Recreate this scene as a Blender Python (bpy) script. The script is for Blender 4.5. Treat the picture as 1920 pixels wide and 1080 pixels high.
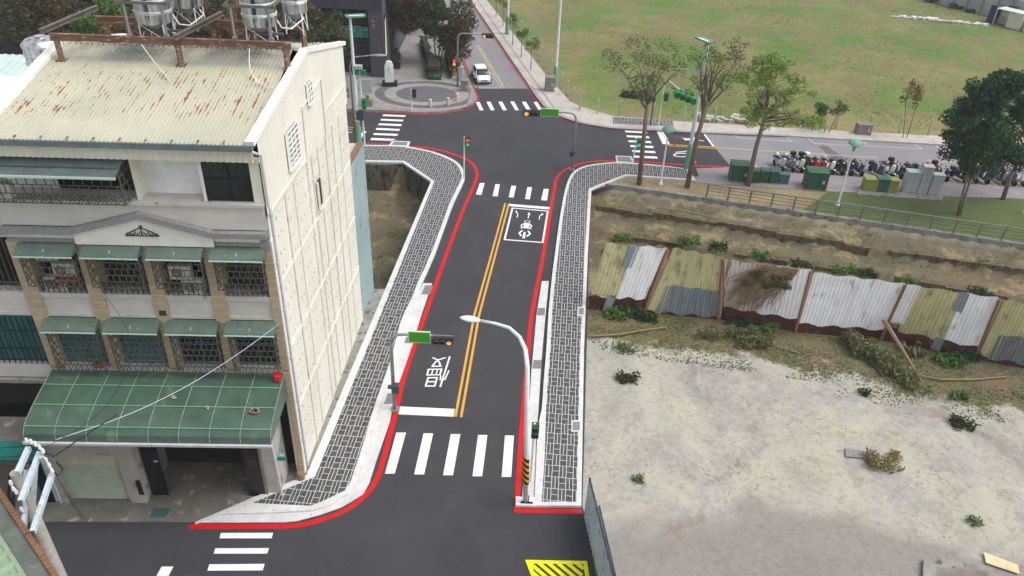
import bpy, math, random
import numpy as np
from math import radians, sin, cos, pi, sqrt, atan2
from mathutils import Vector, Matrix, noise
random.seed(7)
for o in list(bpy.data.objects): bpy.data.objects.remove(o)
S = bpy.context.scene; COL = S.collection
# ---------------- camera, sky, sun, exposure ----------------
F = 1479.0; TH = radians(33.1); RO = radians(2.6); H = 25.0
r0 = np.array([1, 0, 0.]); fw = np.array([0, cos(TH), -sin(TH)]); u0 = np.array([0, sin(TH), cos(TH)])
RV = cos(RO)*r0 + sin(RO)*u0; UV = -sin(RO)*r0 + cos(RO)*u0; C0 = np.array([0, 0, H])
cd = bpy.data.cameras.new('camera'); cam = bpy.data.objects.new('camera', cd); COL.objects.link(cam)
cd.sensor_width = 36; cd.lens = F/1920*36; cd.clip_end = 2000; cd.clip_start = .5
m = Matrix(((RV[0], UV[0], -fw[0], 0), (RV[1], UV[1], -fw[1], 0), (RV[2], UV[2], -fw[2], H), (0, 0, 0, 1)))
cam.matrix_world = m; S.camera = cam
SUN_EL = radians(58); SUN_AZ = radians(100)          # azimuth clockwise from +Y
W = bpy.data.worlds.new('World'); S.world = W; W.use_nodes = True
nt = W.node_tree; bg = nt.nodes['Background']
sky = nt.nodes.new('ShaderNodeTexSky'); sky.sky_type = 'NISHITA'; sky.sun_disc = False
sky.sun_elevation = SUN_EL; sky.sun_rotation = SUN_AZ; sky.dust_density = 4; sky.ozone_density = 1; sky.air_density = 1
hs = nt.nodes.new('ShaderNodeHueSaturation'); hs.inputs['Saturation'].default_value = .25
nt.links.new(sky.outputs[0], hs.inputs['Color']); nt.links.new(hs.outputs[0], bg.inputs[0]); bg.inputs[1].default_value = .15
sl = bpy.data.lights.new('sun', 'SUN'); sl.energy = .65; sl.angle = radians(30); sl.color = (1, .97, .93)
so = bpy.data.objects.new('sun', sl); COL.objects.link(so); so.location = (40, 0, 60)
sd = Vector((sin(SUN_AZ)*cos(SUN_EL), cos(SUN_AZ)*cos(SUN_EL), sin(SUN_EL)))
so.rotation_euler = sd.to_track_quat('Z', 'Y').to_euler()
S.view_settings.view_transform = 'Standard'; S.view_settings.look = 'None'; S.view_settings.exposure = 0.62; S.view_settings.gamma = 1
S.render.engine = 'CYCLES'

# ---------------- helpers ----------------
def g(px, py, z=0.):
    d = fw + (px-960)/F*RV - (py-540)/F*UV; t = (z-H)/d[2]; p = C0+t*d
    return (float(p[0]), float(p[1]), z)
def lin(c):
    return tuple(((v/255)/12.92 if v <= 10 else (((v/255)+.055)/1.055)**2.4) for v in c)+(1,)
MATS = {}
def mat(name, c1, c2=None, scale=4., rough=.85, metal=0., bump=0., bscale=None, lo=.35, hi=.65, c3=None, s3=30., t3=.62, emit=None, estr=1., stretch=None, alpha=None, spec=.3, w3=.06, detail=8):
    m = bpy.data.materials.new(name); m.use_nodes = True; N = m.node_tree.nodes; L = m.node_tree.links
    b = N['Principled BSDF']; b.inputs['Roughness'].default_value = rough; b.inputs['Metallic'].default_value = metal
    b.inputs['Specular IOR Level'].default_value = spec
    b.inputs['Base Color'].default_value = lin(c1)
    if emit: b.inputs['Emission Color'].default_value = lin(emit); b.inputs['Emission Strength'].default_value = estr
    tc = N.new('ShaderNodeTexCoord'); src = tc.outputs['Object']
    if stretch:
        mp = N.new('ShaderNodeMapping'); mp.inputs['Scale'].default_value = stretch; L.new(src, mp.inputs[0]); ssrc = mp.outputs[0]
    else: ssrc = src
    out = None
    if c2:
        n = N.new('ShaderNodeTexNoise'); n.inputs['Scale'].default_value = scale; n.inputs['Detail'].default_value = detail; n.inputs['Roughness'].default_value = .65
        L.new(ssrc, n.inputs['Vector'])
        r = N.new('ShaderNodeValToRGB'); r.color_ramp.elements[0].position = lo; r.color_ramp.elements[1].position = hi
        r.color_ramp.elements[0].color = lin(c1); r.color_ramp.elements[1].color = lin(c2); L.new(n.outputs[0], r.inputs[0]); out = r.outputs[0]
        L.new(out, b.inputs['Base Color'])
    if c3:
        n3 = N.new('ShaderNodeTexNoise'); n3.inputs['Scale'].default_value = s3; n3.inputs['Detail'].default_value = 3; L.new(ssrc, n3.inputs['Vector'])
        r3 = N.new('ShaderNodeMapRange'); r3.inputs['From Min'].default_value = t3; r3.inputs['From Max'].default_value = t3+w3; L.new(n3.outputs[0], r3.inputs[0])
        mx = N.new('ShaderNodeMix'); mx.data_type = 'RGBA'; L.new(r3.outputs[0], mx.inputs[0])
        if out: L.new(out, mx.inputs[6])
        else: mx.inputs[6].default_value = lin(c1)
        mx.inputs[7].default_value = lin(c3); out = mx.outputs[2]; L.new(out, b.inputs['Base Color'])
    if bump:
        nb = N.new('ShaderNodeTexNoise'); nb.inputs['Scale'].default_value = bscale or scale*3; nb.inputs['Detail'].default_value = 6; L.new(src, nb.inputs['Vector'])
        bp = N.new('ShaderNodeBump'); bp.inputs['Strength'].default_value = bump; bp.inputs['Distance'].default_value = .05; L.new(nb.outputs[0], bp.inputs['Height']); L.new(bp.outputs[0], b.inputs['Normal'])
    MATS[name] = m; return m
class Nd:
    """tiny node-math helper on a material"""
    def __init__(s, m): s.m = m; s.N = m.node_tree.nodes; s.L = m.node_tree.links; s.b = s.N['Principled BSDF']
    def pos(s, rot=0.):
        t = s.N.new('ShaderNodeTexCoord'); mp = s.N.new('ShaderNodeMapping'); mp.vector_type = 'POINT'; mp.inputs['Rotation'].default_value = (0, 0, rot); s.L.new(t.outputs['Object'], mp.inputs[0])
        x = s.N.new('ShaderNodeSeparateXYZ'); s.L.new(mp.outputs[0], x.inputs[0]); return x.outputs
    def f(s, op, a, b=None, c=None):
        n = s.N.new('ShaderNodeMath'); n.operation = op
        for i, v in enumerate((a, b, c)):
            if v is None: continue
            if isinstance(v, (int, float)): n.inputs[i].default_value = v
            else: s.L.new(v, n.inputs[i])
        return n.outputs[0]
    def mix(s, fac, a, b):
        n = s.N.new('ShaderNodeMix'); n.data_type = 'RGBA'
        for i, v in ((0, fac), (6, a), (7, b)):
            if isinstance(v, tuple) or isinstance(v, (int, float)): n.inputs[i].default_value = v
            else: s.L.new(v, n.inputs[i])
        return n.outputs[2]
    def noise(s, scale, detail=6, rough=.6, src=None):
        n = s.N.new('ShaderNodeTexNoise'); n.inputs['Scale'].default_value = scale; n.inputs['Detail'].default_value = detail; n.inputs['Roughness'].default_value = rough
        if src is None: t = s.N.new('ShaderNodeTexCoord'); src = t.outputs['Object']
        s.L.new(src, n.inputs['Vector']); return n.outputs[0]
    def rng(s, v, a, b, c=0., d=1.):
        n = s.N.new('ShaderNodeMapRange'); n.inputs[1].default_value = a; n.inputs[2].default_value = b; n.inputs[3].default_value = c; n.inputs[4].default_value = d; s.L.new(v, n.inputs[0]); return n.outputs[0]
def blank(name, rough=.85, metal=0.):
    m = bpy.data.materials.new(name); m.use_nodes = True; b = m.node_tree.nodes['Principled BSDF']; b.inputs['Roughness'].default_value = rough; b.inputs['Metallic'].default_value = metal; b.inputs['Specular IOR Level'].default_value = .3
    MATS[name] = m; return Nd(m)

def empty(name, label, cat, loc=(0, 0, 0), rz=0., group=None):
    o = bpy.data.objects.new(name, None); COL.objects.link(o); o.location = loc; o.rotation_euler = (0, 0, rz); o.empty_display_size = .2
    o['label'] = label; o['category'] = cat
    if group: o['group'] = group
    return o
def tag(o, label, cat, group=None, kind=None):
    if label: o['label'] = label
    if cat: o['category'] = cat
    if group: o['group'] = group
    if kind: o['kind'] = kind
    return o
class MB:
    def __init__(s, T=None):
        s.v = []; s.f = []; s.mi = []; s.m = 0
        s.o = Vector(T.location) if T is not None else Vector((0, 0, 0))
    def add(s, vs, fs):
        b = len(s.v); s.v += [tuple(Vector(p)-s.o) for p in vs]; s.f += [tuple(b+i for i in f) for f in fs]; s.mi += [s.m]*len(fs); return s
    def box(s, c, d, rz=0., M=None):
        x, y, z = d[0]/2, d[1]/2, d[2]/2; R = M or Matrix.Rotation(rz, 3, 'Z'); c = Vector(c)
        vs = [c+R@Vector(p) for p in [(-x, -y, -z), (x, -y, -z), (x, y, -z), (-x, y, -z), (-x, -y, z), (x, -y, z), (x, y, z), (-x, y, z)]]
        return s.add(vs, [(0, 3, 2, 1), (4, 5, 6, 7), (0, 1, 5, 4), (1, 2, 6, 5), (2, 3, 7, 6), (3, 0, 4, 7)])
    def bx(s, x0, x1, y0, y1, z0, z1): return s.box(((x0+x1)/2, (y0+y1)/2, (z0+z1)/2), (x1-x0, y1-y0, z1-z0))
    def bar(s, p, q, w, h=None):
        p, q = Vector(p), Vector(q); d = q-p; L = d.length
        if L < 1e-6: return s
        z = d.normalized(); x = z.orthogonal().normalized() if abs(z.z) > .98 else z.cross(Vector((0, 0, 1))).normalized(); y = z.cross(x)
        M = Matrix((x, y, z)).transposed(); return s.box((p+q)/2, (w, h or w, L), M=M)
    def tube(s, pts, r, n=8, cap=True):
        P = [Vector(p) for p in pts]; rs = r if isinstance(r, (list, tuple)) else [r]*len(P); vs = []; fs = []
        x = None
        for i, p in enumerate(P):
            t = (P[min(i+1, len(P)-1)]-P[max(i-1, 0)]).normalized()
            if x is None: x = t.orthogonal().normalized()
            else: x = (x-t*x.dot(t)).normalized()
            y = t.cross(x)
            for k in range(n):
                a = 2*pi*k/n; vs.append(p+(x*cos(a)+y*sin(a))*rs[i])
        for i in range(len(P)-1):
            for k in range(n): fs.append((i*n+k, i*n+(k+1) % n, (i+1)*n+(k+1) % n, (i+1)*n+k))
        if cap: fs.append(tuple(range(n-1, -1, -1))); fs.append(tuple((len(P)-1)*n+k for k in range(n)))
        return s.add(vs, fs)
    def lathe(s, c, prof, n=20):
        c = Vector(c); vs = []; fs = []
        for r, z in prof:
            for k in range(n): a = 2*pi*k/n; vs.append(c+Vector((r*cos(a), r*sin(a), z)))
        for i in range(len(prof)-1):
            for k in range(n): fs.append((i*n+k, i*n+(k+1) % n, (i+1)*n+(k+1) % n, (i+1)*n+k))
        fs.append(tuple(range(n-1, -1, -1))); fs.append(tuple((len(prof)-1)*n+k for k in range(n)))
        return s.add(vs, fs)
    def prism(s, poly, z0, z1):
        n = len(poly); a = sum(poly[i][0]*poly[(i+1) % n][1]-poly[(i+1) % n][0]*poly[i][1] for i in range(n))
        P = list(poly) if a > 0 else list(poly)[::-1]
        vs = [(p[0], p[1], z0) for p in P]+[(p[0], p[1], z1) for p in P]
        return s.add(vs, [tuple(range(n-1, -1, -1)), tuple(range(n, 2*n))]+[(i, (i+1) % n, n+(i+1) % n, n+i) for i in range(n)])
    def flat(s, poly, z):
        n = len(poly); a = sum(poly[i][0]*poly[(i+1) % n][1]-poly[(i+1) % n][0]*poly[i][1] for i in range(n))
        P = list(poly) if a > 0 else list(poly)[::-1]
        return s.add([(p[0], p[1], z) for p in P], [tuple(range(n))])
    def ex(s, poly, v):
        """extrude a 3D planar polygon by vector v"""
        n = len(poly); v = Vector(v); P = [Vector(p) for p in poly]
        return s.add(P+[p+v for p in P], [tuple(range(n-1, -1, -1)), tuple(range(n, 2*n))]+[(i, (i+1) % n, n+(i+1) % n, n+i) for i in range(n)])
    def stroke(s, pts, w, z, closed=False):
        P = [Vector((p[0], p[1])) for p in pts]; n = len(P); vs = []
        for i, p in enumerate(P):
            a = P[(i-1) % n] if (closed or i > 0) else None; b = P[(i+1) % n] if (closed or i < n-1) else None
            d1 = (p-a).normalized() if a is not None else None; d2 = (b-p).normalized() if b is not None else None
            if d1 is None: d1 = d2
            if d2 is None: d2 = d1
            n1 = Vector((-d1.y, d1.x)); n2 = Vector((-d2.y, d2.x)); mm = (n1+n2); mm = mm.normalized() if mm.length > 1e-4 else n1
            k = w/2/max(.5, mm.dot(n1)); vs += [(p.x+mm.x*k, p.y+mm.y*k, z), (p.x-mm.x*k, p.y-mm.y*k, z)]
        fs = []
        for i in range(n if closed else n-1): j = (i+1) % n; fs.append((2*i+1, 2*j+1, 2*j, 2*i))
        return s.add(vs, fs)
    def corr(s, p0, u, v, n, amp, nrm, flatf=.5, thick=0.):
        """corrugated sheet: origin p0, across u, along v, n ribs, trapezoid ribs standing amp along nrm"""
        p0, u, v, nr = Vector(p0), Vector(u), Vector(v), Vector(nrm).normalized()*amp; prof = []
        for i in range(n):
            for a, h in ((0, 0), (flatf, 0), (flatf+(1-flatf)*.25, 1), (flatf+(1-flatf)*.75, 1)): prof.append(((i+a)/n, h))
        prof.append((1, 0)); vs = []; fs = []
        for a, h in prof: q = p0+u*a+nr*h; vs += [q, q+v]
        for i in range(len(prof)-1): fs.append((2*i, 2*i+2, 2*i+3, 2*i+1))
        return s.add(vs, fs)
    def build(s, name, m, parent=None, kind=None, smooth=False, bevel=0.):
        me = bpy.data.meshes.new(name); me.from_pydata(s.v, [], s.f); me.validate()
        for k in (m if isinstance(m, list) else [m]): me.materials.append(MATS[k] if isinstance(k, str) else k)
        if isinstance(m, list) and len(me.polygons) == len(s.mi): me.polygons.foreach_set('material_index', s.mi)
        if smooth: me.polygons.foreach_set('use_smooth', [True]*len(me.polygons))
        me.update(); o = bpy.data.objects.new(name, me); COL.objects.link(o)
        if parent is not None: o.parent = parent
        if kind: o['kind'] = kind
        if bevel:
            md = o.modifiers.new('b', 'BEVEL'); md.width = bevel; md.segments = 2; md.limit_method = 'ANGLE'
        return o
def kids(o): return [c for c in COL.objects if c.parent == o]
def dup(root, loc=None, rz=None, label=None, scale=None):
    allo = list(COL.objects); ch = {}
    for c in allo:
        if c.parent: ch.setdefault(c.parent.name, []).append(c)
    def cp(o, par):
        c = o.copy(); COL.objects.link(c)
        if par is not None: c.parent = par
        for k in ch.get(o.name, []): cp(k, c)
        return c
    r = cp(root, None)
    if loc is not None: r.location = loc
    if rz is not None: r.rotation_euler = (0, 0, rz)
    if label: r['label'] = label
    if scale: r.scale = (scale,)*3
    return r
def G(pts, z=0., ox=0, oy=0, k=1.): return [g(ox+x/k, oy+y/k, z) for x, y in pts]
def inset(poly, d):
    """inset a simple polygon by d"""
    n = len(poly); a = sum(poly[i][0]*poly[(i+1) % n][1]-poly[(i+1) % n][0]*poly[i][1] for i in range(n)); sg = 1 if a > 0 else -1; out = []
    for i in range(n):
        p = Vector(poly[i][:2]); q = Vector(poly[i-1][:2]); r = Vector(poly[(i+1) % n][:2]); d1 = (p-q).normalized(); d2 = (r-p).normalized()
        n1 = Vector((-d1.y, d1.x))*sg; n2 = Vector((-d2.y, d2.x))*sg; mm = n1+n2; mm = mm.normalized() if mm.length > 1e-3 else n1
        out.append(p+mm*(d/max(.35, mm.dot(n1))))
    return [(p.x, p.y) for p in out]

# ---------------- materials ----------------
def asphalt(name, c1, c2, sp):
    n = blank(name, .9); a = n.noise(.35, 5); b = n.noise(60, 4); c = n.noise(9, 5)
    col = n.mix(n.rng(a, .35, .65), lin(c1), lin(c2)); col = n.mix(n.rng(b, .52, .7, 0, .7), col, lin(sp)); col = n.mix(n.rng(c, .64, .68, 0, .6), col, lin((30, 30, 32))); col = n.mix(n.rng(n.noise(22, 3), .6, .68, 0, .35), col, lin(sp)); col = n.mix(n.rng(n.noise(1.1, 5), .55, .7, 0, .15), col, lin(sp))
    n.L.new(col, n.b.inputs['Base Color']); bp = n.N.new('ShaderNodeBump'); bp.inputs['Strength'].default_value = .25; bp.inputs['Distance'].default_value = .02; n.L.new(b, bp.inputs['Height']); n.L.new(bp.outputs[0], n.b.inputs['Normal'])
asphalt('asphalt_new', (62, 62, 65), (53, 53, 57), (90, 90, 93))
asphalt('asphalt_old', (134, 132, 135), (124, 122, 126), (146, 144, 146))
mat('paint_white', (234, 234, 234), (218, 218, 218), scale=3, rough=.7, c3=(176, 176, 176), s3=26, t3=.66); mat('paint_red', (214, 0, 0), (196, 2, 4), scale=2, rough=.7); mat('paint_dark_red', (150, 28, 36), (170, 60, 66), scale=4)
mat('paint_amber', (212, 160, 66), (200, 148, 60), scale=2); mat('paint_yellow', (240, 240, 10), (225, 222, 10), scale=3); mat('paint_old_yellow', (196, 178, 110), (176, 162, 112), scale=5); mat('paint_old_white', (190, 190, 190), (165, 165, 168), scale=4)
mat('kerb', (212, 212, 211), (194, 194, 193), scale=1.5, c3=(170, 170, 168), s3=6, t3=.66); mat('kerb_side', (150, 150, 150), (130, 130, 130), scale=3)
mat('gutter', (208, 208, 206), (190, 190, 190), scale=1.2, bump=.2, bscale=20, c3=(170, 170, 170), s3=10, t3=.63)
mat('grate', (140, 140, 140), (120, 120, 120), scale=6, rough=.6)
def paver(name, rot, bw, bh, brick, brick2, grout, gw=.045):
    n = blank(name, .85); x, y, _ = n.pos(rot); u = n.f('DIVIDE', x, bw); v = n.f('DIVIDE', y, bh)
    wob = n.noise(1.3, 2); u = n.f('ADD', u, n.f('MULTIPLY', n.f('SUBTRACT', wob, .5), .12)); v = n.f('ADD', v, n.f('MULTIPLY', n.f('SUBTRACT', wob, .5), .10))
    fu = n.f('FRACT', u); fv = n.f('FRACT', v); par = n.f('MODULO', n.f('ABSOLUTE', n.f('ADD', n.f('FLOOR', u), n.f('FLOOR', v))), 2.)
    def edge(fr, at, w): return n.f('LESS_THAN', n.f('ABSOLUTE', n.f('SUBTRACT', fr, at)), w)
    gu = gw/bw/2; gv = gw/bh/2
    e = n.f('MAXIMUM', n.f('MAXIMUM', edge(fu, 0, gu), edge(fu, 1, gu)), n.f('MAXIMUM', edge(fv, 0, gv), edge(fv, 1, gv)))
    mid = n.f('ADD', n.f('MULTIPLY', par, edge(fu, .5, gu)), n.f('MULTIPLY', n.f('SUBTRACT', 1., par), edge(fv, .5, gv)))
    e = n.f('MINIMUM', n.f('ADD', e, mid), 1.)
    bid = n.N.new('ShaderNodeTexWhiteNoise'); cm = n.N.new('ShaderNodeCombineXYZ'); n.L.new(n.f('FLOOR', n.f('MULTIPLY', u, 2)), cm.inputs[0]); n.L.new(n.f('FLOOR', n.f('MULTIPLY', v, 2)), cm.inputs[1]); n.L.new(cm.outputs[0], bid.inputs['Vector'])
    col = n.mix(bid.outputs['Value'], lin(brick), lin(brick2)); col = n.mix(n.rng(n.noise(30, 3), .5, .7, 0, .4), col, lin((120, 120, 120)))
    col = n.mix(e, col, lin(grout)); n.L.new(col, n.b.inputs['Base Color'])
paver('paver_dark', radians(3.5), .30, .66, (60, 60, 61), (80, 80, 81), (196, 196, 195), .026)
def slabs(name, c1, c2, joint, sx, sy, rot, jw=.03):
    n = blank(name, .85); x, y, _ = n.pos(rot); u = n.f('FRACT', n.f('DIVIDE', x, sx)); v = n.f('FRACT', n.f('DIVIDE', y, sy))
    e = n.f('MAXIMUM', n.f('LESS_THAN', u, jw/sx), n.f('LESS_THAN', v, jw/sy)); col = n.mix(n.rng(n.noise(.7, 6), .35, .65), lin(c1), lin(c2)); col = n.mix(n.rng(n.noise(6, 5), .55, .7, 0, .5), col, lin(joint))
    col = n.mix(n.f('MULTIPLY', e, .7), col, lin(joint)); n.L.new(col, n.b.inputs['Base Color'])
slabs('paving_grey', (150, 148, 143), (128, 126, 124), (105, 103, 102), .6, .6, radians(4))
slabs('paving_light', (188, 182, 174), (168, 160, 154), (150, 140, 138), .9, .45, radians(10)); slabs('paving_park', (148, 143, 146), (132, 126, 130), (104, 98, 100), .45, 3., radians(-25), .05)
mat('ring_dark', (104, 104, 108), (90, 90, 95), scale=2); mat('ring_light', (156, 153, 148), (138, 136, 131), scale=1.5)
mat('concrete', (150, 148, 142), (118, 116, 110), scale=1.2, bump=.3, c3=(88, 86, 80), s3=3, t3=.6); mat('concrete_dark', (104, 98, 86), (66, 62, 54), scale=1.5, bump=.4, stretch=(1, 1, .35), c3=(46, 46, 38), s3=3, t3=.56)
mat('tier_stone', (116, 102, 80), (82, 74, 58), scale=2.2, bump=.6, c3=(58, 54, 42), s3=4, t3=.56, w3=.1); mat('forecourt', (122, 119, 112), (98, 95, 90), scale=.9, bump=.2, c3=(150, 147, 140), s3=1.6, t3=.6)
mat('metal_grey', (150, 156, 160), (130, 136, 140), scale=3, rough=.45, metal=.3); mat('pole_white', (226, 230, 232), (205, 210, 212), scale=3, rough=.45); mat('pole_green', (120, 172, 146), (100, 150, 126), scale=5, rough=.6)
mat('steel', (236, 238, 238), (150, 154, 156), scale=2.5, rough=.3, metal=.85, stretch=(2.2, 2.2, .25), c3=(70, 74, 78), s3=2.6, t3=.58, w3=.1); mat('dark_metal', (58, 64, 72), (44, 48, 54), scale=5, rough=.6); mat('black', (20, 20, 22), rough=.5); mat('rail_grey', (120, 128, 132), (100, 108, 112), scale=4, rough=.6); mat('box_blue_grey', (62, 82, 96), (50, 66, 80), scale=8, rough=.6)  # steel: mottled pale and dark reflections painted into the tank colour as upright streaks
mat('signal_green', (24, 150, 84), (16, 110, 62), scale=14, rough=.5); mat('sign_green', (62, 148, 38), rough=.5, emit=None); mat('sign_border', (190, 226, 180), rough=.5); mat('signal_body', (60, 62, 62), rough=.5); mat('signal_moss', (92, 112, 66), rough=.6)
mat('lamp_orange', (250, 130, 50), emit=(255, 120, 40), estr=1.6); mat('lamp_red', (230, 40, 30), emit=(240, 60, 40), estr=1.2); mat('lens_off', (46, 50, 54), rough=.2); mat('lamp_green', (20, 190, 110), emit=(20, 190, 110), estr=.6); mat('lamp_glass', (226, 230, 228), rough=.3)
def hazard():
    n = blank('hazard', .6); x, y, z = n.pos(); s = n.f('FRACT', n.f('MULTIPLY', n.f('ADD', n.f('MULTIPLY', x, 1.), z), 3.2)); n.L.new(n.mix(n.f('GREATER_THAN', s, .5), lin((30, 28, 24)), lin((214, 160, 50))), n.b.inputs['Base Color'])
hazard()
mat('cream', (226, 224, 208), (212, 209, 190), scale=.8, rough=.6, stretch=(1, 1, .3), c3=(150, 144, 122), s3=1.6, t3=.68, w3=.1); mat('cream_trim', (236, 236, 230), (224, 223, 214), scale=2, rough=.5, c3=(180, 176, 160), s3=5, t3=.66)
mat('side_sheet', (226, 224, 214), (216, 213, 200), scale=.6, rough=.6, stretch=(1, 1, .4)); mat('side_seam', (220, 218, 208), (204, 199, 186), scale=3); mat('side_stain', (194, 189, 174), (158, 150, 130), scale=4)
def roofmat():
    n = blank('roof_sheet', .6); t = n.N.new('ShaderNodeTexCoord'); mp = n.N.new('ShaderNodeMapping'); mp.inputs['Scale'].default_value = (9, .6, .6); n.L.new(t.outputs['Object'], mp.inputs[0])
    x, y, z = n.pos(); sp = n.noise(5, 4); xc = n.f('FLOOR', n.f('MULTIPLY', x, 7.3)); cv = n.N.new('ShaderNodeCombineXYZ'); n.L.new(n.f('MULTIPLY', xc, 3.17), cv.inputs[0]); n.L.new(n.f('MULTIPLY', y, .95), cv.inputs[1]); st = n.noise(1., 5, .75, cv.outputs[0])
    big = n.noise(.42, 2); fr_ = n.f('ABSOLUTE', n.f('SUBTRACT', n.f('FRACT', n.f('MULTIPLY', x, 7.3)), .5)); lim = n.f('ADD', n.f('MULTIPLY', n.f('SUBTRACT', st, .515), 3.0), n.f('MULTIPLY', n.f('SUBTRACT', n.noise(9, 3), .5), .5))
    zone = n.f('MULTIPLY', n.rng(y, .7, 1.4), n.rng(y, 4.7, 4.0)); rust = n.f('MULTIPLY', n.rng(n.f('SUBTRACT', lim, fr_), 0., .06), n.f('MULTIPLY', zone, n.rng(n.f('ADD', big, n.f('MULTIPLY', st, .5)), .52, .60)))
    base = n.mix(n.rng(n.noise(.5, 5), .35, .65), lin((186, 184, 164)), lin((174, 174, 156))); dirt = n.mix(n.f('MULTIPLY', n.rng(y, 4.2, 5.8), n.rng(n.noise(1.1, 4), .42, .6)), base, lin((142, 142, 136)))
    yel = n.mix(n.f('MULTIPLY', n.rng(n.f('ABSOLUTE', n.f('SUBTRACT', y, 4.15)), .12, .0), n.rng(sp, .42, .6)), dirt, lin((196, 178, 110)))
    n.L.new(n.mix(rust, yel, lin((144, 88, 66))), n.b.inputs['Base Color'])
roofmat()
mat('gutter_grey', (110, 122, 126), (90, 100, 104), scale=3, rough=.5); mat('tile_white', (198, 196, 190), (180, 178, 172), scale=1.2, c3=(140, 136, 128), s3=2.4, t3=.64)
def tilerows(name, c1, c2, joint, h, v=None):
    n = blank(name, .6); x, y, z = n.pos(); e = n.f('LESS_THAN', n.f('FRACT', n.f('DIVIDE', z, h)), .14 if v is None else .06)
    col = n.mix(n.rng(n.noise(1.3, 5), .3, .7), lin(c1), lin(c2)); n.L.new(n.mix(n.f('MULTIPLY', e, .8), col, lin(joint)), n.b.inputs['Base Color'])
tilerows('tile_row', (206, 203, 196), (188, 185, 178), (168, 165, 160), .08); tilerows('pillar_tile', (182, 166, 138), (164, 146, 116), (212, 202, 182), .36, 1)
mat('stone_grey', (150, 150, 148), (126, 126, 126), scale=9, c3=(100, 100, 100), s3=30, t3=.6); mat('plaster', (236, 236, 234), (206, 206, 206), scale=1); mat('gable_white', (222, 220, 212), (208, 206, 198), scale=1.5)
mat('awning_green', (98, 116, 106), (84, 102, 92), scale=2.5, rough=.35, c3=(108, 134, 118), s3=5, t3=.64); mat('awning_slate', (92, 104, 102), (76, 88, 88), scale=2, rough=.5); mat('awning_edge', (188, 206, 194), rough=.5); mat('canopy_green', (80, 104, 90), (66, 86, 74), scale=1.1, rough=.3, c3=(96, 128, 108), s3=1.3, t3=.62, w3=.15, spec=.5)
mat('canopy_rib', (142, 156, 144), (112, 128, 116), scale=6); mat('canopy_trim', (120, 170, 130), (100, 150, 114), scale=5)
mat('grille', (98, 96, 90), (74, 72, 68), scale=6, rough=.6); mat('glass_dark', (32, 36, 38), (18, 20, 22), scale=1.2, rough=.15, spec=.5); mat('glass_teal', (78, 122, 122), (40, 72, 74), scale=3, rough=.2, stretch=(6, 6, .3)); mat('room_dark', (40, 40, 40), (24, 24, 24), scale=2); mat('ac_white', (205, 205, 198), (180, 180, 172), scale=3, rough=.5)
mat('pot', (172, 84, 66), (150, 66, 52), scale=8); mat('leaf_pot', (52, 84, 36)); mat('shutter_green', (184, 194, 176), (168, 178, 160), scale=2, rough=.5); mat('shutter_cream', (206, 202, 172), (190, 186, 158), scale=2, rough=.5)
mat('wall_ground', (184, 181, 175), (160, 157, 150), scale=1, c3=(130, 128, 122), s3=2, t3=.6); mat('door_black', (30, 32, 34), (22, 24, 26), scale=4, rough=.4); mat('interior', (140, 132, 124), (112, 106, 98), scale=1)
mat('pipe', (200, 200, 204), (180, 180, 186), scale=5, rough=.5); mat('rust_beam', (132, 104, 88), (104, 80, 68), scale=2.2, stretch=(1, 3, 3), c3=(176, 152, 112), s3=3, t3=.57, rough=.9); mat('grey_beam', (112, 108, 100), (90, 86, 80), scale=4)
mat('blue_wall', (148, 170, 170), (134, 156, 158), scale=.8, stretch=(1, 1, .5), c3=(108, 134, 138), s3=1.4, t3=.62); mat('white_roof', (222, 224, 228), (206, 210, 216), scale=1); mat('mint_roof', (190, 208, 200), (170, 190, 184), scale=2); mat('red_trim', (150, 62, 60), (130, 50, 50), scale=3)
slabs('stone_dark', (66, 64, 74), (54, 52, 62), (84, 82, 92), 1.2, 9., 0, .02); mat('shop_glass', (30, 32, 36), (18, 18, 22), scale=.8, rough=.15, spec=.5); mat('banner_teal', (30, 140, 128), (18, 112, 104), scale=1.2, c3=(160, 210, 196), s3=6, t3=.56); mat('yellow_panel', (228, 222, 170)); mat('sign_purple', (84, 42, 100)); mat('sign_red', (190, 50, 44)); mat('sign_blue', (36, 66, 120))
mat('bark', (136, 120, 102), (108, 94, 80), scale=5, bump=.5, stretch=(3, 3, .6)); mat('bark_pale', (138, 124, 106), (108, 94, 80), scale=4, stretch=(3, 3, .6)); mat('trunk_dark', (70, 56, 48), (50, 42, 36), scale=5)
mat('wood', (150, 130, 100), (120, 102, 78), scale=4, stretch=(4, 4, .4)); mat('plywood', (214, 200, 160), (196, 182, 140), scale=3); mat('rubble', (190, 186, 176), (150, 146, 136), scale=6); mat('cardboard', (140, 112, 84), (112, 88, 64), scale=4); mat('red_plastic', (190, 44, 38), rough=.4); mat('blue_plastic', (70, 130, 180), rough=.4); mat('teal_cloth', (26, 122, 108), (20, 102, 92), scale=4); mat('teal_mat', (62, 102, 98), (48, 84, 82), scale=8)
mat('cab_green', (44, 92, 66), (34, 76, 54), scale=3, rough=.45, c3=(74, 118, 92), s3=5, t3=.66); mat('cab_teal', (56, 104, 96), (44, 88, 82), scale=3, rough=.5); mat('cab_olive', (146, 150, 70), (128, 132, 58), scale=3, rough=.5); mat('cab_grey', (176, 184, 184), (160, 168, 170), scale=2, rough=.5); mat('cab_stone', (140, 138, 132), (112, 110, 104), scale=5)
def fencemat(name, c1, c2, c3, t3=.6, st=(3, 3, .35), s3=2.2): mat(name, c1, c2, scale=1.6, rough=.7, stretch=st, c3=c3, s3=s3, t3=t3, w3=.12)
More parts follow.
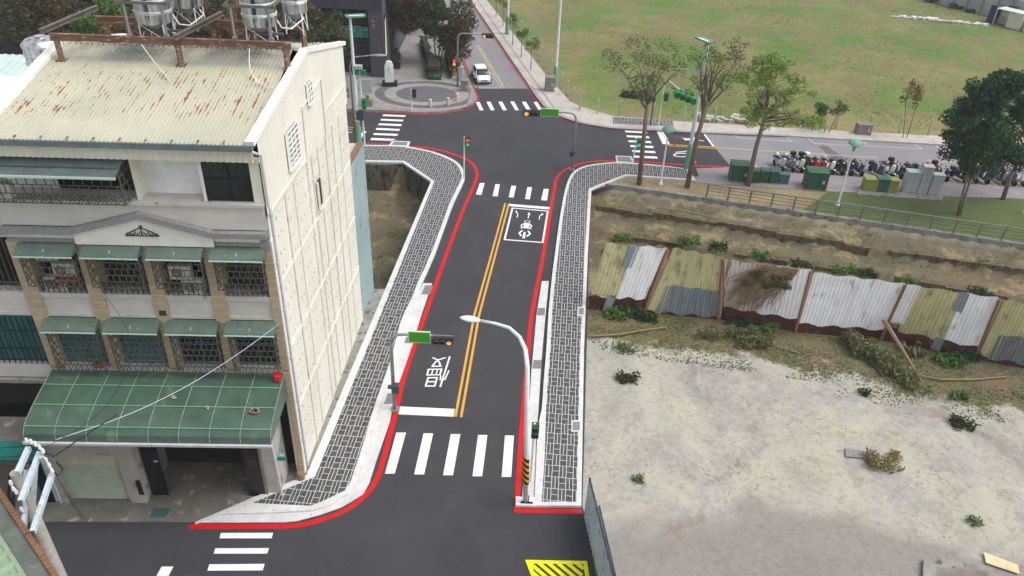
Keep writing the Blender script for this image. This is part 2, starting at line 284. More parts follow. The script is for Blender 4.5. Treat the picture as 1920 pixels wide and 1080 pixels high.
fencemat('sheet_yellow', (186, 182, 138), (162, 158, 116), (138, 130, 98), .56, (1.2, 1.2, .5)); fencemat('sheet_white', (226, 228, 230), (206, 208, 210), (176, 170, 162), .6, (1.2, 1.2, .5)); fencemat('sheet_grey', (128, 138, 144), (112, 122, 128), (104, 96, 88)); fencemat('sheet_blue', (112, 130, 138), (96, 112, 120), (120, 98, 82), .5); fencemat('sheet_rusty', (196, 190, 184), (176, 166, 156), (126, 100, 80), .52)
mat('red_base', (84, 46, 38), (62, 34, 28), scale=2, c3=(110, 64, 50), s3=3, t3=.6); mat('post_concrete', (186, 183, 174), (160, 156, 148), scale=5)
mat('car_white', (222, 226, 228), rough=.25, spec=.5); mat('car_blue', (40, 66, 110), rough=.3); mat('car_glass', (26, 32, 38), rough=.1, spec=.6); mat('tyre', (24, 24, 25), rough=.8); mat('rim', (150, 152, 155), rough=.3, metal=.8); mat('seat_black', (28, 28, 30), rough=.6); mat('chrome', (190, 190, 190), rough=.2, metal=1)
for k, c in dict(silver=(170, 174, 178), grey=(104, 110, 120), white=(222, 224, 224), red=(176, 30, 38), black=(34, 36, 42), navy=(40, 52, 84), teal=(52, 110, 110), cream=(206, 206, 186), blue=(40, 74, 130)).items(): mat('paint_'+k+'_body', c, rough=.3, spec=.5)
mat('container_navy', (40, 46, 84), (32, 38, 70), scale=2); mat('container_white', (208, 208, 196), (190, 190, 178), scale=1.5); mat('wall_pale', (172, 176, 178), (150, 154, 156), scale=.5, c3=(128, 132, 134), s3=1, t3=.6)
mat('utility_arm', (196, 208, 214), (176, 188, 194), scale=5, rough=.5, c3=(140, 132, 124), s3=8, t3=.64); mat('cable', (40, 42, 46)); mat('cable_pale', (190, 200, 214)); mat('porcelain', (214, 214, 210), rough=.3); mat('fence_blue', (196, 210, 218), (174, 190, 200), scale=3, stretch=(1, 6, .5), c3=(150, 140, 140), s3=3, t3=.6); mat('wrap_purple', (150, 110, 120))
mat('green_roof', (138, 158, 132), (122, 142, 118), scale=1.5, c3=(108, 126, 104), s3=3, t3=.62); mat('tarp_grey', (112, 120, 112), (92, 98, 92), scale=1.5, c3=(130, 136, 128), s3=2, t3=.6); mat('rust_rim', (150, 112, 84), (120, 86, 64), scale=12); mat('marble', (222, 226, 228), (200, 206, 210), scale=2.5, rough=.3); mat('stone_black', (34, 36, 38), rough=.35)
mat('bollard', (206, 192, 172), (188, 174, 154), scale=5)
def leafmat(name, c1, c2, c3):
    n = blank(name, .7); a = n.N.new('ShaderNodeAttribute'); a.attribute_name = 'tone'; s = n.N.new('ShaderNodeSeparateColor'); n.L.new(a.outputs['Color'], s.inputs[0])
    n.L.new(n.mix(s.outputs[1], n.mix(s.outputs[0], lin(c1), lin(c2)), lin(c3)), n.b.inputs['Base Color'])
    tr = n.N.new('ShaderNodeBsdfTranslucent'); mx = n.N.new('ShaderNodeMixShader'); mx.inputs[0].default_value = .3; o = n.N['Material Output']; n.L.new(n.b.outputs[0], mx.inputs[1]); n.L.new(tr.outputs[0], mx.inputs[2]); n.L.new(mx.outputs[0], o.inputs[0])
    q = n.mix(s.outputs[0], lin(c1), lin(c2)); n.L.new(q, tr.inputs[0])
leafmat('leaf_dark', (38, 68, 48), (60, 96, 64), (94, 126, 82)); leafmat('leaf_green', (66, 104, 44), (98, 132, 58), (128, 150, 74)); leafmat('leaf_lime', (118, 144, 66), (148, 168, 84), (170, 184, 104)); leafmat('leaf_olive', (98, 106, 70), (124, 128, 86), (148, 140, 102)); leafmat('leaf_brown', (62, 54, 40), (94, 82, 54), (118, 94, 58)); leafmat('leaf_autumn', (96, 78, 42), (130, 106, 52), (150, 92, 50)); leafmat('leaf_mixed', (52, 66, 40), (84, 88, 52), (112, 92, 62)); leafmat('leaf_hedge', (34, 58, 24), (58, 86, 36), (84, 108, 50))
leafmat('grass_mix', (92, 110, 54), (112, 124, 66), (138, 130, 88)); leafmat('field_grass', (104, 134, 62), (122, 148, 72), (140, 156, 86)); leafmat('field_dry', (138, 128, 88), (150, 140, 98), (164, 152, 112)); leafmat('dry_vine', (110, 92, 70), (92, 96, 58), (66, 92, 46))

# ================= terrain =================
def yb(x): return 54.9 if x < -7 else (54.9+(x+7)/14*(-2.2) if x < 7 else 52.7-.237*(x-7))
def yf(x): return 37.1-max(0, x-4)*.152 if x > 2 else 37.1          # hoarding line
def yn(x): return (yf(x)+.7) if x > 0 else 37.6
def ground_z(x, y):
    B = yb(x); Nn = yn(x); d = B-y; e = y-Nn
    if d <= 0 or e <= 0 or x < -60 or x > 110: return -.05
    nz = noise.noise(Vector((x*.35, y*.5, 0)))*.35+noise.noise(Vector((x*1.1, y*1.3, 3)))*.16
    if x < 0: pr = [(0, -.05), (.25, -2.1), (2.2, -2.35), (2.6, -2.8), (5, -3.1), (5.6, -3.5), (60, -3.9)]
    else: pr = [(0, -.05), (.25, -.55), (1.9, -.75), (2.15, -1.45), (4.0, -1.7), (4.25, -2.2), (7, -2.6), (8.5, -3.1), (60, -3.5)]
    for (a, za), (b, zb) in zip(pr, pr[1:]):
        if d <= b: z = za+(zb-za)*(d-a)/(b-a); break
    z2 = -.05-(3.6 if x < 0 else 3.4)*min(1, e/(3.2 if x < 0 else 2.4))
    z = max(z, z2)
    return z+nz*min(1, d/1.5)*min(1, e/1.5)*.9 if z < -.6 else z
def axis(a, b, *seg):
    out = [];
    for lo, hi, st in seg: out += list(np.arange(lo, hi, st))
    return sorted(set([a, b]+[round(float(v), 3) for v in out]))
XS = axis(-400, 500, (-300, -60, 20), (-60, -20, 2), (-20, 44, .32), (44, 80, 1.2), (80, 110, 5), (120, 480, 30))
YS = axis(-150, 800, (-120, 8, 16), (8, 33, .5), (33, 57, .28), (57, 115, 1.2), (115, 160, 5), (180, 780, 40))
vs = [(x, y, ground_z(x, y)) for y in YS for x in XS]; nx = len(XS); ny = len(YS)
fs = [(j*nx+i, j*nx+i+1, (j+1)*nx+i+1, (j+1)*nx+i) for j in range(ny-1) for i in range(nx-1)]
me = bpy.data.meshes.new('ground'); me.from_pydata(vs, [], fs); ground = bpy.data.objects.new('ground', me); COL.objects.link(ground); ground['kind'] = 'structure'
me.polygons.foreach_set('use_smooth', [True]*len(me.polygons))
ca = me.color_attributes.new('zone', 'FLOAT_COLOR', 'POINT'); arr = np.zeros((len(vs), 4), dtype=np.float32)
def sm(v): return max(0., min(1., v))
for i, (x, y, z) in enumerate(vs):
    arr[i] = (sm((y-yb(x)+.5)/1.), sm((-.1-z)/.5), sm(1-(yf(x)-y)/(9 if x < 0 else 5.2 if x < 15 else 5.8 if x < 20 else 7.5)) if y < yf(x)+1 else 0, sm((yb(x)-y)/14) if y > yn(x) else 0)
ca.data.foreach_set('color', arr.ravel())
def groundmat():
    n = blank('ground', .95); a = n.N.new('ShaderNodeAttribute'); a.attribute_name = 'zone'; s = n.N.new('ShaderNodeSeparateColor'); n.L.new(a.outputs['Color'], s.inputs[0])
    n1 = n.noise(.09, 6); n2 = n.noise(.5, 7, .7); n3 = n.noise(3.5, 6, .7); n4 = n.noise(14, 4); n5 = n.noise(.22, 5)
    # lot: pale concrete dust, brown stained patches
    wv = n.N.new('ShaderNodeTexNoise'); wv.inputs['Scale'].default_value = .16; wv.inputs['Detail'].default_value = 7; wv.inputs['Distortion'].default_value = 1.6; wv.inputs['Roughness'].default_value = .62; tcc = n.N.new('ShaderNodeTexCoord'); n.L.new(tcc.outputs['Object'], wv.inputs['Vector']); wv = wv.outputs[0]
    lot = n.mix(n.rng(wv, .38, .62), lin((176, 172, 155)), lin((152, 151, 149))); lot = n.mix(n.rng(n2, .52, .66, 0, .7), lot, lin((150, 144, 132))); lot = n.mix(n.rng(n2, .47, .36, 0, .6), lot, lin((180, 177, 166)))
    lot = n.mix(n.rng(wv, .58, .66, 0, .75), lot, lin((136, 122, 108))); lot = n.mix(n.rng(n3, .5, .72, 0, .7), lot, lin((134, 128, 116))); lot = n.mix(n.rng(n3, .46, .34, 0, .5), lot, lin((180, 176, 164)))
    cr = n.rng(n.f('ABSOLUTE', n.f('SUBTRACT', n.noise(.42, 6, .55), .5)), .006, .0); lot = n.mix(n.f('MULTIPLY', cr, n.rng(n5, .45, .55, 0, .75)), lot, lin((104, 98, 88)))
    lot = n.mix(n.rng(n4, .7, .73, 0, .8), lot, lin((226, 224, 220))); lot = n.mix(n.rng(n4, .3, .27, 0, .6), lot, lin((96, 92, 84)))
    x, y, z = n.pos(); dk = n.rng(n.f('ADD', n.f('MULTIPLY', wv, 6.), n.f('ADD', y, n.f('MULTIPLY', n.f('ABSOLUTE', n.f('SUBTRACT', x, 10.5)), .25))), 25.0, 26.2, 1, 0); lot = n.mix(n.f('MULTIPLY', dk, .8), lot, n.mix(n.rng(n3, .4, .6), lin((124, 118, 115)), lin((140, 135, 131))))
    weeds = n.mix(n.rng(n2, .4, .6), lin((112, 94, 76)), lin((86, 92, 58))); weeds = n.mix(n.rng(n3, .5, .6, 0, .7), weeds, lin((124, 110, 88))); weeds = n.mix(n.rng(n4, .6, .7), weeds, lin((160, 150, 130)))
    wz = n.f('ADD', s.outputs[2], n.f('MULTIPLY', n.f('SUBTRACT', n2, .5), 1.1)); lot = n.mix(n.rng(wz, .34, .46), lot, weeds)
    # soil of the channel
    soil = n.mix(n.rng(n2, .4, .6), lin((110, 99, 80)), lin((98, 95, 78))); soil = n.mix(n.rng(n5, .5, .64, 0, .7), soil, lin((122, 100, 80))); soil = n.mix(n.rng(n2, .54, .44, 0, .4), soil, lin((104, 100, 74))); soil = n.mix(n.rng(n3, .5, .62, 0, .8), soil, lin((84, 78, 58))); soil = n.mix(n.rng(n4, .6, .7, 0, .8), soil, lin((160, 150, 128)))
    bed = n.mix(n.rng(n3, .42, .6), lin((92, 86, 70)), lin((112, 102, 84))); bed = n.mix(n.rng(n4, .58, .68, 0, .8), bed, lin((150, 144, 130))); bed = n.mix(n.rng(n2, .54, .64, 0, .8), bed, lin((86, 96, 60)))
    soil = n.mix(n.rng(n.f('ADD', a.outputs['Alpha'], n.f('MULTIPLY', n.f('SUBTRACT', n2, .5), .3)), .38, .48), soil, bed)
    straw = n.rng(n2, .52, .6); soil = n.mix(n.f('MULTIPLY', straw, .5), soil, lin((176, 160, 118)))
    # field
    fl = n.mix(n.rng(n1, .43, .56), lin((78, 116, 46)), lin((128, 120, 80))); fl = n.mix(n.rng(n5, .48, .58, 0, .85), fl, lin((120, 104, 76))); fl = n.mix(n.rng(n2, .5, .62, 0, .8), fl, lin((82, 122, 46))); fl = n.mix(n.rng(n3, .5, .66, 0, .6), fl, lin((118, 104, 68))); fl = n.mix(n.rng(n3, .45, .3, 0, .5), fl, lin((126, 142, 66))); fl = n.mix(n.rng(n4, .64, .72, 0, .5), fl, lin((176, 164, 120)))
    near = n.rng(n.f('ADD', y, n.f('MULTIPLY', n2, 6.)), 68., 74., .75, 0); fl = n.mix(n.f('MULTIPLY', near, n.rng(n3, .62, .42, .3, 1)), fl, lin((158, 140, 98)))
    col = n.mix(s.outputs[0], lot, fl); col = n.mix(s.outputs[1], col, soil); n.L.new(col, n.b.inputs['Base Color'])
    bp = n.N.new('ShaderNodeBump'); bp.inputs['Strength'].default_value = .5; bp.inputs['Distance'].default_value = .12; n.L.new(n.f('ADD', n3, n.f('MULTIPLY', n4, .4)), bp.inputs['Height']); n.L.new(bp.outputs[0], n.b.inputs['Normal'])
groundmat(); me.materials.append(MATS['ground'])

# ================= roads =================
# pixel traces of the drawn carriageway, turned into ground points
far_edge = [(560, 203), (640, 206), (732, 209), (796, 213), (834, 210), (862, 205), (887, 195), (895, 187), (896, 182), (889, 166)]
ne_edge = [(993, 166), (1018, 198), (1049, 218), (1089, 231), (1129, 238), (1156, 241), (1233, 245), (1317, 249)]
R = G(far_edge+ne_edge)+G([(1370, 312), (1370, 318), (1300, 330), (1108, 356), (1092, 950), (1097, 962), (1110, 1030)])+[(3.9, 14, 0), (3.9, 5, 0), (-34, 5, 0)]+[(-34, 19.2, 0)]+G([(30, 977), (365, 979), (590, 893), (820, 345), (765, 306), (560, 300)])
road = MB().flat(R, .0).build('road', 'asphalt_new', kind='structure')
slab = MB().prism(G([(575, 885), (808, 340), (1108, 355), (1092, 760)]), -.9, -.03).build('bridge_deck', 'concrete', kind='structure')
ow = MB(); ow.flat(G([(1317, 249), (1480, 255), (1765, 271)])+[(44, 63.4, 0), (110, 62.5, 0), (110, 55, 0), (44, 56.1, 0)]+G([(1480, 320), (1371, 313)]), .002); old_east = ow.build('road', 'asphalt_old', kind='structure')
fl_ = g(893, 166); fr_ = g(993, 166); dirn = Vector(g(922, 58))-Vector(g(993, 162)); dirn = dirn/dirn.y
L2 = Vector(fl_)+dirn*150; R2 = Vector(fr_)+dirn*150
old_north = MB().flat([fl_, fr_, tuple(R2), tuple(L2)], .002).build('road', 'asphalt_old', kind='structure')
MKZ = .008
def mark(name, mb, m, z=None, parent=road): return mb.build(name, m, parent)
def q(*p, z=MKZ, ox=0, oy=0, k=1.): return G(p, z, ox, oy, k)
# crosswalk stripes
for st, ox, oy, k in [
    ([[(328, 226), (385, 226), (318, 470), (260, 470)], [(490, 230), (547, 230), (493, 475), (434, 475)], [(652, 235), (709, 235), (665, 480), (606, 480)], [(815, 240), (870, 240), (839, 486), (781, 486)], [(975, 243), (1028, 243), (1012, 490), (955, 490)]], 640, 740, 3.177),
    ([[(935, 587), (967, 587), (945, 668), (908, 664)], [(1040, 595), (1070, 596), (1055, 677), (1021, 675)], [(1148, 605), (1180, 607), (1163, 685), (1130, 683)], [(1256, 614), (1287, 616), (1272, 697), (1240, 695)], [(1367, 626), (1400, 628), (1388, 706), (1348, 703)],
      [(285, 124), (435, 130), (430, 141), (278, 135)], [(270, 154), (420, 160), (415, 172), (263, 165)], [(255, 184), (408, 190), (403, 203), (247, 196)], [(238, 215), (397, 223), (390, 235), (232, 228)], [(220, 250), (383, 256), (377, 269), (214, 262)], [(202, 282), (370, 290), (330, 302), (196, 297)]], 640, 180, 3.6),
    ([[(415, 860), (447, 860), (480, 930), (447, 930)], [(505, 858), (538, 858), (573, 930), (540, 930)], [(605, 857), (637, 857), (677, 930), (643, 930)], [(705, 856), (737, 856), (778, 930), (747, 930)], [(803, 858), (837, 858), (878, 928), (845, 928)], [(902, 860), (932, 860), (972, 922), (945, 928)]], 800, 0, 4.5),
    ([[(258, 665), (405, 672), (410, 684), (263, 677)], [(268, 697), (418, 704), (424, 717), (272, 709)], [(280, 731), (432, 737), (438, 750), (284, 743)], [(292, 764), (447, 769), (453, 783), (297, 776)], [(305, 797), (460, 804), (466, 818), (310, 810)], [(316, 834), (473, 840), (480, 855), (321, 847)]], 1100, 60, 3.6),
    ([[(385, 807), (716, 806), (706, 841), (376, 841)], [(350, 904), (690, 903), (678, 938), (339, 938)], [(312, 1005), (662, 1003), (650, 1044), (300, 1046)], [(10, 1020), (84, 1020), (40, 1110), (-40, 1110)]], 300, 760, 3.374)]:
    for s4 in st: mark('crosswalk_stripe', MB().flat(q(*s4, ox=ox, oy=oy, k=k), MKZ), 'paint_white')
mark('stop_line', MB().flat(q((350, 70), (676, 85), (668, 131), (340, 117), ox=640, oy=740, k=3.177), MKZ), 'paint_white')
mark('stop_line', MB().flat(q((1137, 728), (1408, 750), (1404, 766), (1133, 743), ox=640, oy=180, k=3.6), MKZ), 'paint_white')
for off in (0, 1):
    a = [[(947.3, 381), (920.5, 480), (889.5, 590), (854, 781)], [(954.3, 381.5), (928.2, 480), (898.5, 590), (864.5, 782)]][off]
    mark('centre_line', MB().stroke(G(a, MKZ), .125, MKZ), 'paint_amber')
K = dict(ox=940, oy=375, k=12.)
def kk(*p): return G(p, MKZ, 940, 375, 12.)
b = MB().stroke(kk((250, 180), (1045, 250), (930, 955), (72, 890)), .12, MKZ, closed=True); mark('waiting_box', b, 'paint_white')
b = MB(); b.stroke(kk((352, 395), (372, 310), (350, 275)), .06, MKZ); b.flat(kk((310, 250), (350, 238), (345, 300)), MKZ); b.stroke(kk((600, 412), (620, 335)), .06, MKZ); b.flat(kk((632, 268), (652, 338), (586, 330)), MKZ); b.stroke(kk((850, 440), (868, 350), (905, 325)), .06, MKZ); b.flat(kk((905, 290), (950, 318), (905, 360)), MKZ); mark('turn_arrows', b, 'paint_white')
b = MB(); el = [(585+62*cos(t*pi/8), 486+26*sin(t*pi/8)) for t in range(16)]; b.stroke(kk(*el), .05, MKZ, closed=True)
b.flat(kk((505, 520), (650, 528), (610, 632), (500, 628)), MKZ); b.stroke(kk((510, 530), (445, 570), (470, 625)), .08, MKZ+.001); b.stroke(kk((645, 540), (683, 580), (640, 640)), .08, MKZ+.001); b.stroke(kk((415, 628), (545, 628), (683, 652)), .07, MKZ+.002)
b.stroke(kk((475, 680), (405, 740), (445, 810)), .12, MKZ); b.stroke(kk((600, 690), (648, 755), (575, 820)), .12, MKZ); b.flat(kk((502, 718), (552, 722), (528, 864), (472, 862)), MKZ); mark('motorcycle_symbol', b, 'paint_white')
def cc(*p): return G(p, MKZ, 780, 640, 10.8)
b = MB(); w = .085
for s_, ww in [([(335, 328), (440, 378), (480, 440), (488, 490)], w), ([(600, 328), (440, 378), (375, 440), (328, 510)], w), ([(312, 507), (525, 500)], w), ([(685, 305), (490, 925)], w), ([(668, 590), (578, 785)], w*.8), ([(505, 690), (490, 790)], w*.8), ([(345, 570), (310, 680)], w*.7), ([(435, 570), (405, 685)], w*.7), ([(228, 818), (405, 818)], w)]: b.stroke(cc(*s_), ww, MKZ+.0004*len(b.v)/20)
b.stroke(cc((252, 567), (520, 564), (482, 678), (226, 682)), w, MKZ+.003, closed=True); b.stroke(cc((245, 738), (428, 735), (378, 905), (195, 905)), w, MKZ+.003, closed=True); mark('slow_lettering', b, 'paint_white')
# yellow hatch
b = MB(); hb = G([(990, 1053), (1097, 1055), (1106, 1110), (1012, 1110)], MKZ); b.stroke(hb, .16, MKZ, closed=True)
for i in range(6):
    t = i/6; p = Vector(hb[0]).lerp(Vector(hb[1]), t); d = Vector((1.0, -.95, 0)); L = min(1.6, (Vector(hb[1]).x-p.x)*.95)
    if L > .2: b.stroke([p, p+d*L*.85], .15, MKZ+.002)
b.stroke([Vector(hb[0]).lerp(Vector(hb[3]), .35), Vector(hb[0]).lerp(Vector(hb[3]), .35)+Vector((.8, -.75, 0))], .15, MKZ+.002); mark('yellow_hatching', b, 'paint_yellow')
# red kerb lines
RZ = .006
red_r = [(1370, 313), (1300, 310), (1200, 303), (1160, 302), (1123, 302), (1096, 305), (1073, 312), (1053, 323), (1043, 337), (1039.5, 358), (1034, 386), (1019, 477), (998, 586), (989, 674), (982, 760), (975, 850), (969, 957), (1090, 958.5)]
red_l = [(772, 275), (790, 275.5), (807, 278), (834, 284), (871, 297), (887, 308), (894, 322), (893, 336), (882, 363), (865, 402), (837, 477), (807, 563), (790, 611), (759, 702), (743, 770), (734, 803), (716, 873), (700, 910), (681, 932), (659, 950), (632, 964), (590, 978), (552, 985.5), (500, 987), (355, 987)]
def smooth(p, n=3):
    out = []
    for i in range(len(p)-1):
        p0, p1, p2, p3 = [Vector(p[max(0, min(len(p)-1, j))]) for j in (i-1, i, i+1, i+2)]
        for t in range(n): u = t/n; out.append(tuple(.5*((2*p1)+(p2-p0)*u+(2*p0-5*p1+4*p2-p3)*u*u+(3*p1-p0-3*p2+p3)*u**3)))
    out.append(tuple(p[-1])); return out
mark('red_line', MB().stroke(smooth(G(red_r[:-2], RZ))[:-1]+G(red_r[-2:], RZ), .21, RZ), 'paint_red'); mark('red_line', MB().stroke(smooth(G(red_l, RZ)), .22, RZ), 'paint_red')
mark('red_line', MB().stroke(smooth(G([(560, 262), (640, 267), (700, 269), (735, 271)], RZ)), .2, RZ), 'paint_red')
mark('red_line', MB().stroke(smooth(G([(p[0], p[1]+1.5) for p in far_edge], RZ)), .2, RZ), 'paint_dark_red'); mark('red_line', MB().stroke(smooth(G([(p[0]-1, p[1]+1) for p in ne_edge], RZ)), .2, RZ), 'paint_dark_red')
dl = Vector((dirn.x, dirn.y, 0)); p = Vector(fr_)+Vector((-.15, 0, 0)); MB().stroke([p, p+dl*120], .15, .007).build('red_line', 'paint_dark_red', old_north)
p = Vector(fl_)+Vector((.15, 0, 0)); MB().stroke([p, p+dl*120], .15, .007).build('red_line', 'paint_dark_red', old_north)
b = MB(); 
for dx in (-.12, .12): a0 = Vector(g(943, 164)); b.stroke([a0+Vector((dx, 0, 0)), a0+Vector((dx, 0, 0))+dl*13.5], .11, .007)
a0 = Vector(g(889, 69)); b.stroke([a0, a0+dl*3.2], .13, .007); a0 = Vector(g(875, 46)); b.stroke([a0, a0+dl*3.2], .13, .007); b.build('lane_line', 'paint_yellow_old' if 'paint_yellow_old' in MATS else 'paint_old_yellow', old_north)
b = MB().stroke(G([(885, 143), (893, 165), (940, 165), (924, 138)], .007), .13, .007); b.build('waiting_box', 'paint_old_white', old_north)
MB().flat(G([(866, 68), (889, 68), (892, 76), (866, 77)]), .006).build('asphalt_patch', 'asphalt_new', old_north)
# east street
def e6(*p): return G(p, MKZ, 1100, 60, 3.6)
b = MB(); b.stroke(e6((485, 663), (530, 757)), .4, MKZ); b.stroke(e6((512, 672), (555, 757)), .14, MKZ); b.stroke(e6((790, 684), (856, 772)), .16, MKZ); b.stroke(e6((512, 672), (790, 686)), .1, MKZ); mark('waiting_box', b, 'paint_white')
mark('centre_line', MB().stroke(e6((548, 759), (872, 776)), .12, MKZ), 'paint_amber'); mark('centre_line', MB().stroke(e6((550, 768), (878, 786)), .12, MKZ), 'paint_amber')
b = MB(); el = [(640+50*cos(t*pi/8), 830+12*sin(t*pi/8)) for t in range(16)]; b.stroke(e6(*el), .13, MKZ, True); b.stroke(e6((600, 812), (660, 806), (690, 800)), .12, MKZ); mark('turn_arrow', b, 'paint_white')
b = MB(); b.stroke(e6((640, 715), (700, 722), (790, 735)), .12, MKZ); b.stroke(e6((660, 728), (735, 716)), .3, MKZ+.001); b.stroke(e6((690, 733), (740, 738)), .2, MKZ+.002); mark('motorcycle_symbol', b, 'paint_white')
b = MB(); 
y0 = g(1344, 277); y1 = g(1645, 296); b.stroke([y0, y1], .13, .008); b.stroke([g(1740, 301), g(1800, 304)], .13, .008); b.stroke([g(1850, 308), (60, 59, 0)], .13, .008); b.build('lane_line', 'paint_old_yellow', old_east)
b = MB()
for a in ([(1372, 247), (1383, 258), (1485, 265), (1470, 253)], [(1515, 259), (1528, 269), (1728, 279), (1715, 270)], [(1618, 265), (1626, 273)], [(1755, 273), (1768, 283), (1900, 290)]): b.stroke(G(a, .008), .1, .008)
b.build('parking_bay_line', 'paint_old_white', old_east)
b = MB(); b.stroke(G([(1448, 311), (1455, 322)], .008), .1, .008); b.stroke([g(1450, 311), g(1640, 323), g(1900, 340)], .1, .009)
for i in range(34): x = 18.6+i*.78; b.stroke([(x, 57.6-(x-18)*.05, 0), (x+.35, 55.7-(x-18)*.05, 0)], .08, .008)
b.build('scooter_bay_line', 'paint_old_white', old_east)
MB().flat(G([(1534, 273), (1550, 274), (1590, 300), (1562, 300)]), .006).build('asphalt_patch', 'ring_dark', old_east)
# west street box
b = MB(); b.stroke(G([(600, 236), (684, 240)], .008), .12, .008); b.stroke(G([(600, 240), (684, 243.5)], .008), .12, .008); mark('centre_line', b, 'paint_amber')
b = MB(); b.stroke(G([(684, 246), (668, 268)], .008), .3, .008); b.stroke(G([(600, 244), (660, 248)], .008), .1, .008); b.stroke(G([(600, 262), (655, 264)], .008), .1, .008); mark('waiting_box', b, 'paint_white')

# ================= bridge sidewalks =================
KH = .13
lo = [(365, 979), (575, 890), (808, 340), (755, 304), (668, 302), (560, 296)]
lr = [(560, 268), (640, 271), (732, 272), (768, 275), (812, 284), (846, 297), (862, 308), (870, 322), (871, 336), (857, 366), (845, 394), (815, 477), (794, 524), (779, 561), (759, 605), (739, 685), (717, 745), (708, 775), (668, 904), (640, 932), (587, 956), (417, 963)]
lw = G(lo, KH)+[p for p in smooth(G(lr, KH), 2)]
left_walk = MB().prism(lw, -.02, KH).build('sidewalk', 'kerb', kind='structure')
li = inset([p[:2] for p in G([(440, 949), (582, 889)]+lo[2:], KH)]+[p[:2] for p in smooth(G(lr[:-1]+[(576, 957)], KH), 2)], .24)
MB().flat(li, KH+.004).build('paving', 'paver_dark', left_walk)
# apron and gutter strips on the left
ap = G([(365, 979.5), (395, 967), (417, 963.5), (587, 956.5), (640, 932.5), (668, 904.5), (708, 775.5), (717, 745), (739, 685), (759, 605), (779, 561), (794, 531), (810, 531), (787, 600), (773, 647), (741, 738), (731, 790), (704, 868), (693, 904), (681, 926), (662, 938), (640, 951), (600, 965), (555, 977), (530, 979)], .03)
MB().prism(ap, -.01, .035).build('gutter_strip', 'gutter', left_walk)
for a in ([(797, 535), (812, 535), (806, 552), (790, 552)], [(762, 632), (777, 632), (773, 643), (758, 643)], [(727, 737), (743, 737), (739, 757), (720, 757)]):
    b = MB().prism(G(a, .045), .02, .045); P = [Vector(p) for p in G(a, .05)]
    for i in range(7): t = (i+.5)/7; b.bar(P[0].lerp(P[3], t)+Vector((0, 0, .004)), P[1].lerp(P[2], t)+Vector((0, 0, .004)), .05, .02)
    b.build('drain_grate', 'grate', left_walk)
b = MB().prism(G([(735, 263.5), (769, 265), (766, 275), (728, 273.5)], .06), .0, .06); b.build('drain_frame', 'kerb', left_walk)
def gratebars(a, z, par, n=9):
    P = [Vector(p) for p in G(a, z)]; bb = MB().prism(P, z-.03, z)
    for i in range(n): t = (i+.5)/n; bb.bar(P[0].lerp(P[1], t)+Vector((0, 0, .012)), P[3].lerp(P[2], t)+Vector((0, 0, .012)), .05, .02)
    bb.build('drain_grate', 'grate', par)
gratebars([(739, 265.5), (764, 266.5), (762, 272.5), (734, 271)], .075, left_walk)
ro = [(1002, 948), (1090, 948), (1095, 658), (1102, 480), (1109, 355), (1174, 329), (1305, 338), (1290, 316), (1250, 311), (1197, 306), (1155, 304), (1128, 306), (1100, 310), (1077, 320), (1066, 336), (1059, 358), (1054, 383), (1048, 419), (1040, 480), (1036, 510), (1029, 580), (1025, 647), (1019, 720), (1016, 765), (1008, 800)]
rw = G(ro[:7], KH)+smooth(G(ro[7:], KH), 2)
right_walk = MB().prism(rw, -.02, KH).build('sidewalk', 'kerb', kind='structure')
ri = inset([p[:2] for p in G([(1006, 948)]+ro[1:7], KH)]+[p[:2] for p in smooth(G(ro[7:-1]+[(1013, 850)], KH), 2)], .2)
MB().flat(ri, KH+.004).build('paving', 'paver_dark', right_walk)
MB().prism(G([(1016, 527), (1029, 527), (1022, 600), (1015, 680), (1009, 780), (1006, 800), (990, 800), (991, 780), (996, 700), (1006, 590)], .03), -.01, .035).build('gutter_strip', 'gutter', right_walk)
MB().prism(G([(988, 800.5), (1006, 800.5), (1002, 948), (978, 948), (983, 870)], .05), -.01, .06).build('gutter_strip', 'gutter', right_walk)
for a in ([(1009, 577), (1022, 577), (1021, 591), (1007, 591)], [(1001, 675), (1015, 675), (1014, 691), (998, 691)]):
    b = MB().prism(G(a, .045), .02, .045); P = [Vector(p) for p in G(a, .05)]
    for i in range(6): t = (i+.5)/6; b.bar(P[0].lerp(P[3], t), P[1].lerp(P[2], t), .05, .025)
    b.build('drain_grate', 'grate', right_walk)
for a in ([(1083, 575), (1097, 575), (1096, 592), (1082, 592)], [(1072, 788), (1090, 788), (1089, 809), (1071, 809)]):
    MB().prism(G(a, KH+.02), KH-.02, KH+.02).build('drain_frame', 'kerb', right_walk); x0, y0_ = a[0]; x1, y1_ = a[2]
    gratebars([(x0+2.5, y0_+3), (x1-1.5, y0_+3), (x1-2, y1_-3), (x0+2, y1_-3)], KH+.03, right_walk, 6)
MB().prism(G([(1154, 291.5), (1184, 293), (1189, 305), (1156, 303.5)], .06), 0, .06).build('drain_frame', 'kerb', right_walk); gratebars([(1157, 293), (1182, 294.5), (1185, 303), (1159, 302)], .075, right_walk)
gp = [g(584, 885, KH), g(800, 352, KH), (-7.6, 38.0, KH), (-7.75, 37.2, KH), (-8.2, 23.7, KH)]
MB().prism([p[:2] for p in [(-8.42, 23.3), (-7.93, 37.4), (-7.15, 37.5), g(580, 890, KH)]], -.3, KH-.02).build('kerb_band', 'concrete', left_walk)
# parapet-like edge upstand under the walks (bridge fascia)
MB().prism(G([(575, 890), (808, 340), (811, 342), (580, 890)]), -1.0, -.02).build('bridge_fascia', 'concrete', kind='structure'); MB().prism(G([(1097, 700), (1107.5, 357), (1105, 357), (1094, 700)]), -1.0, -.021).build('bridge_fascia', 'concrete', kind='structure')

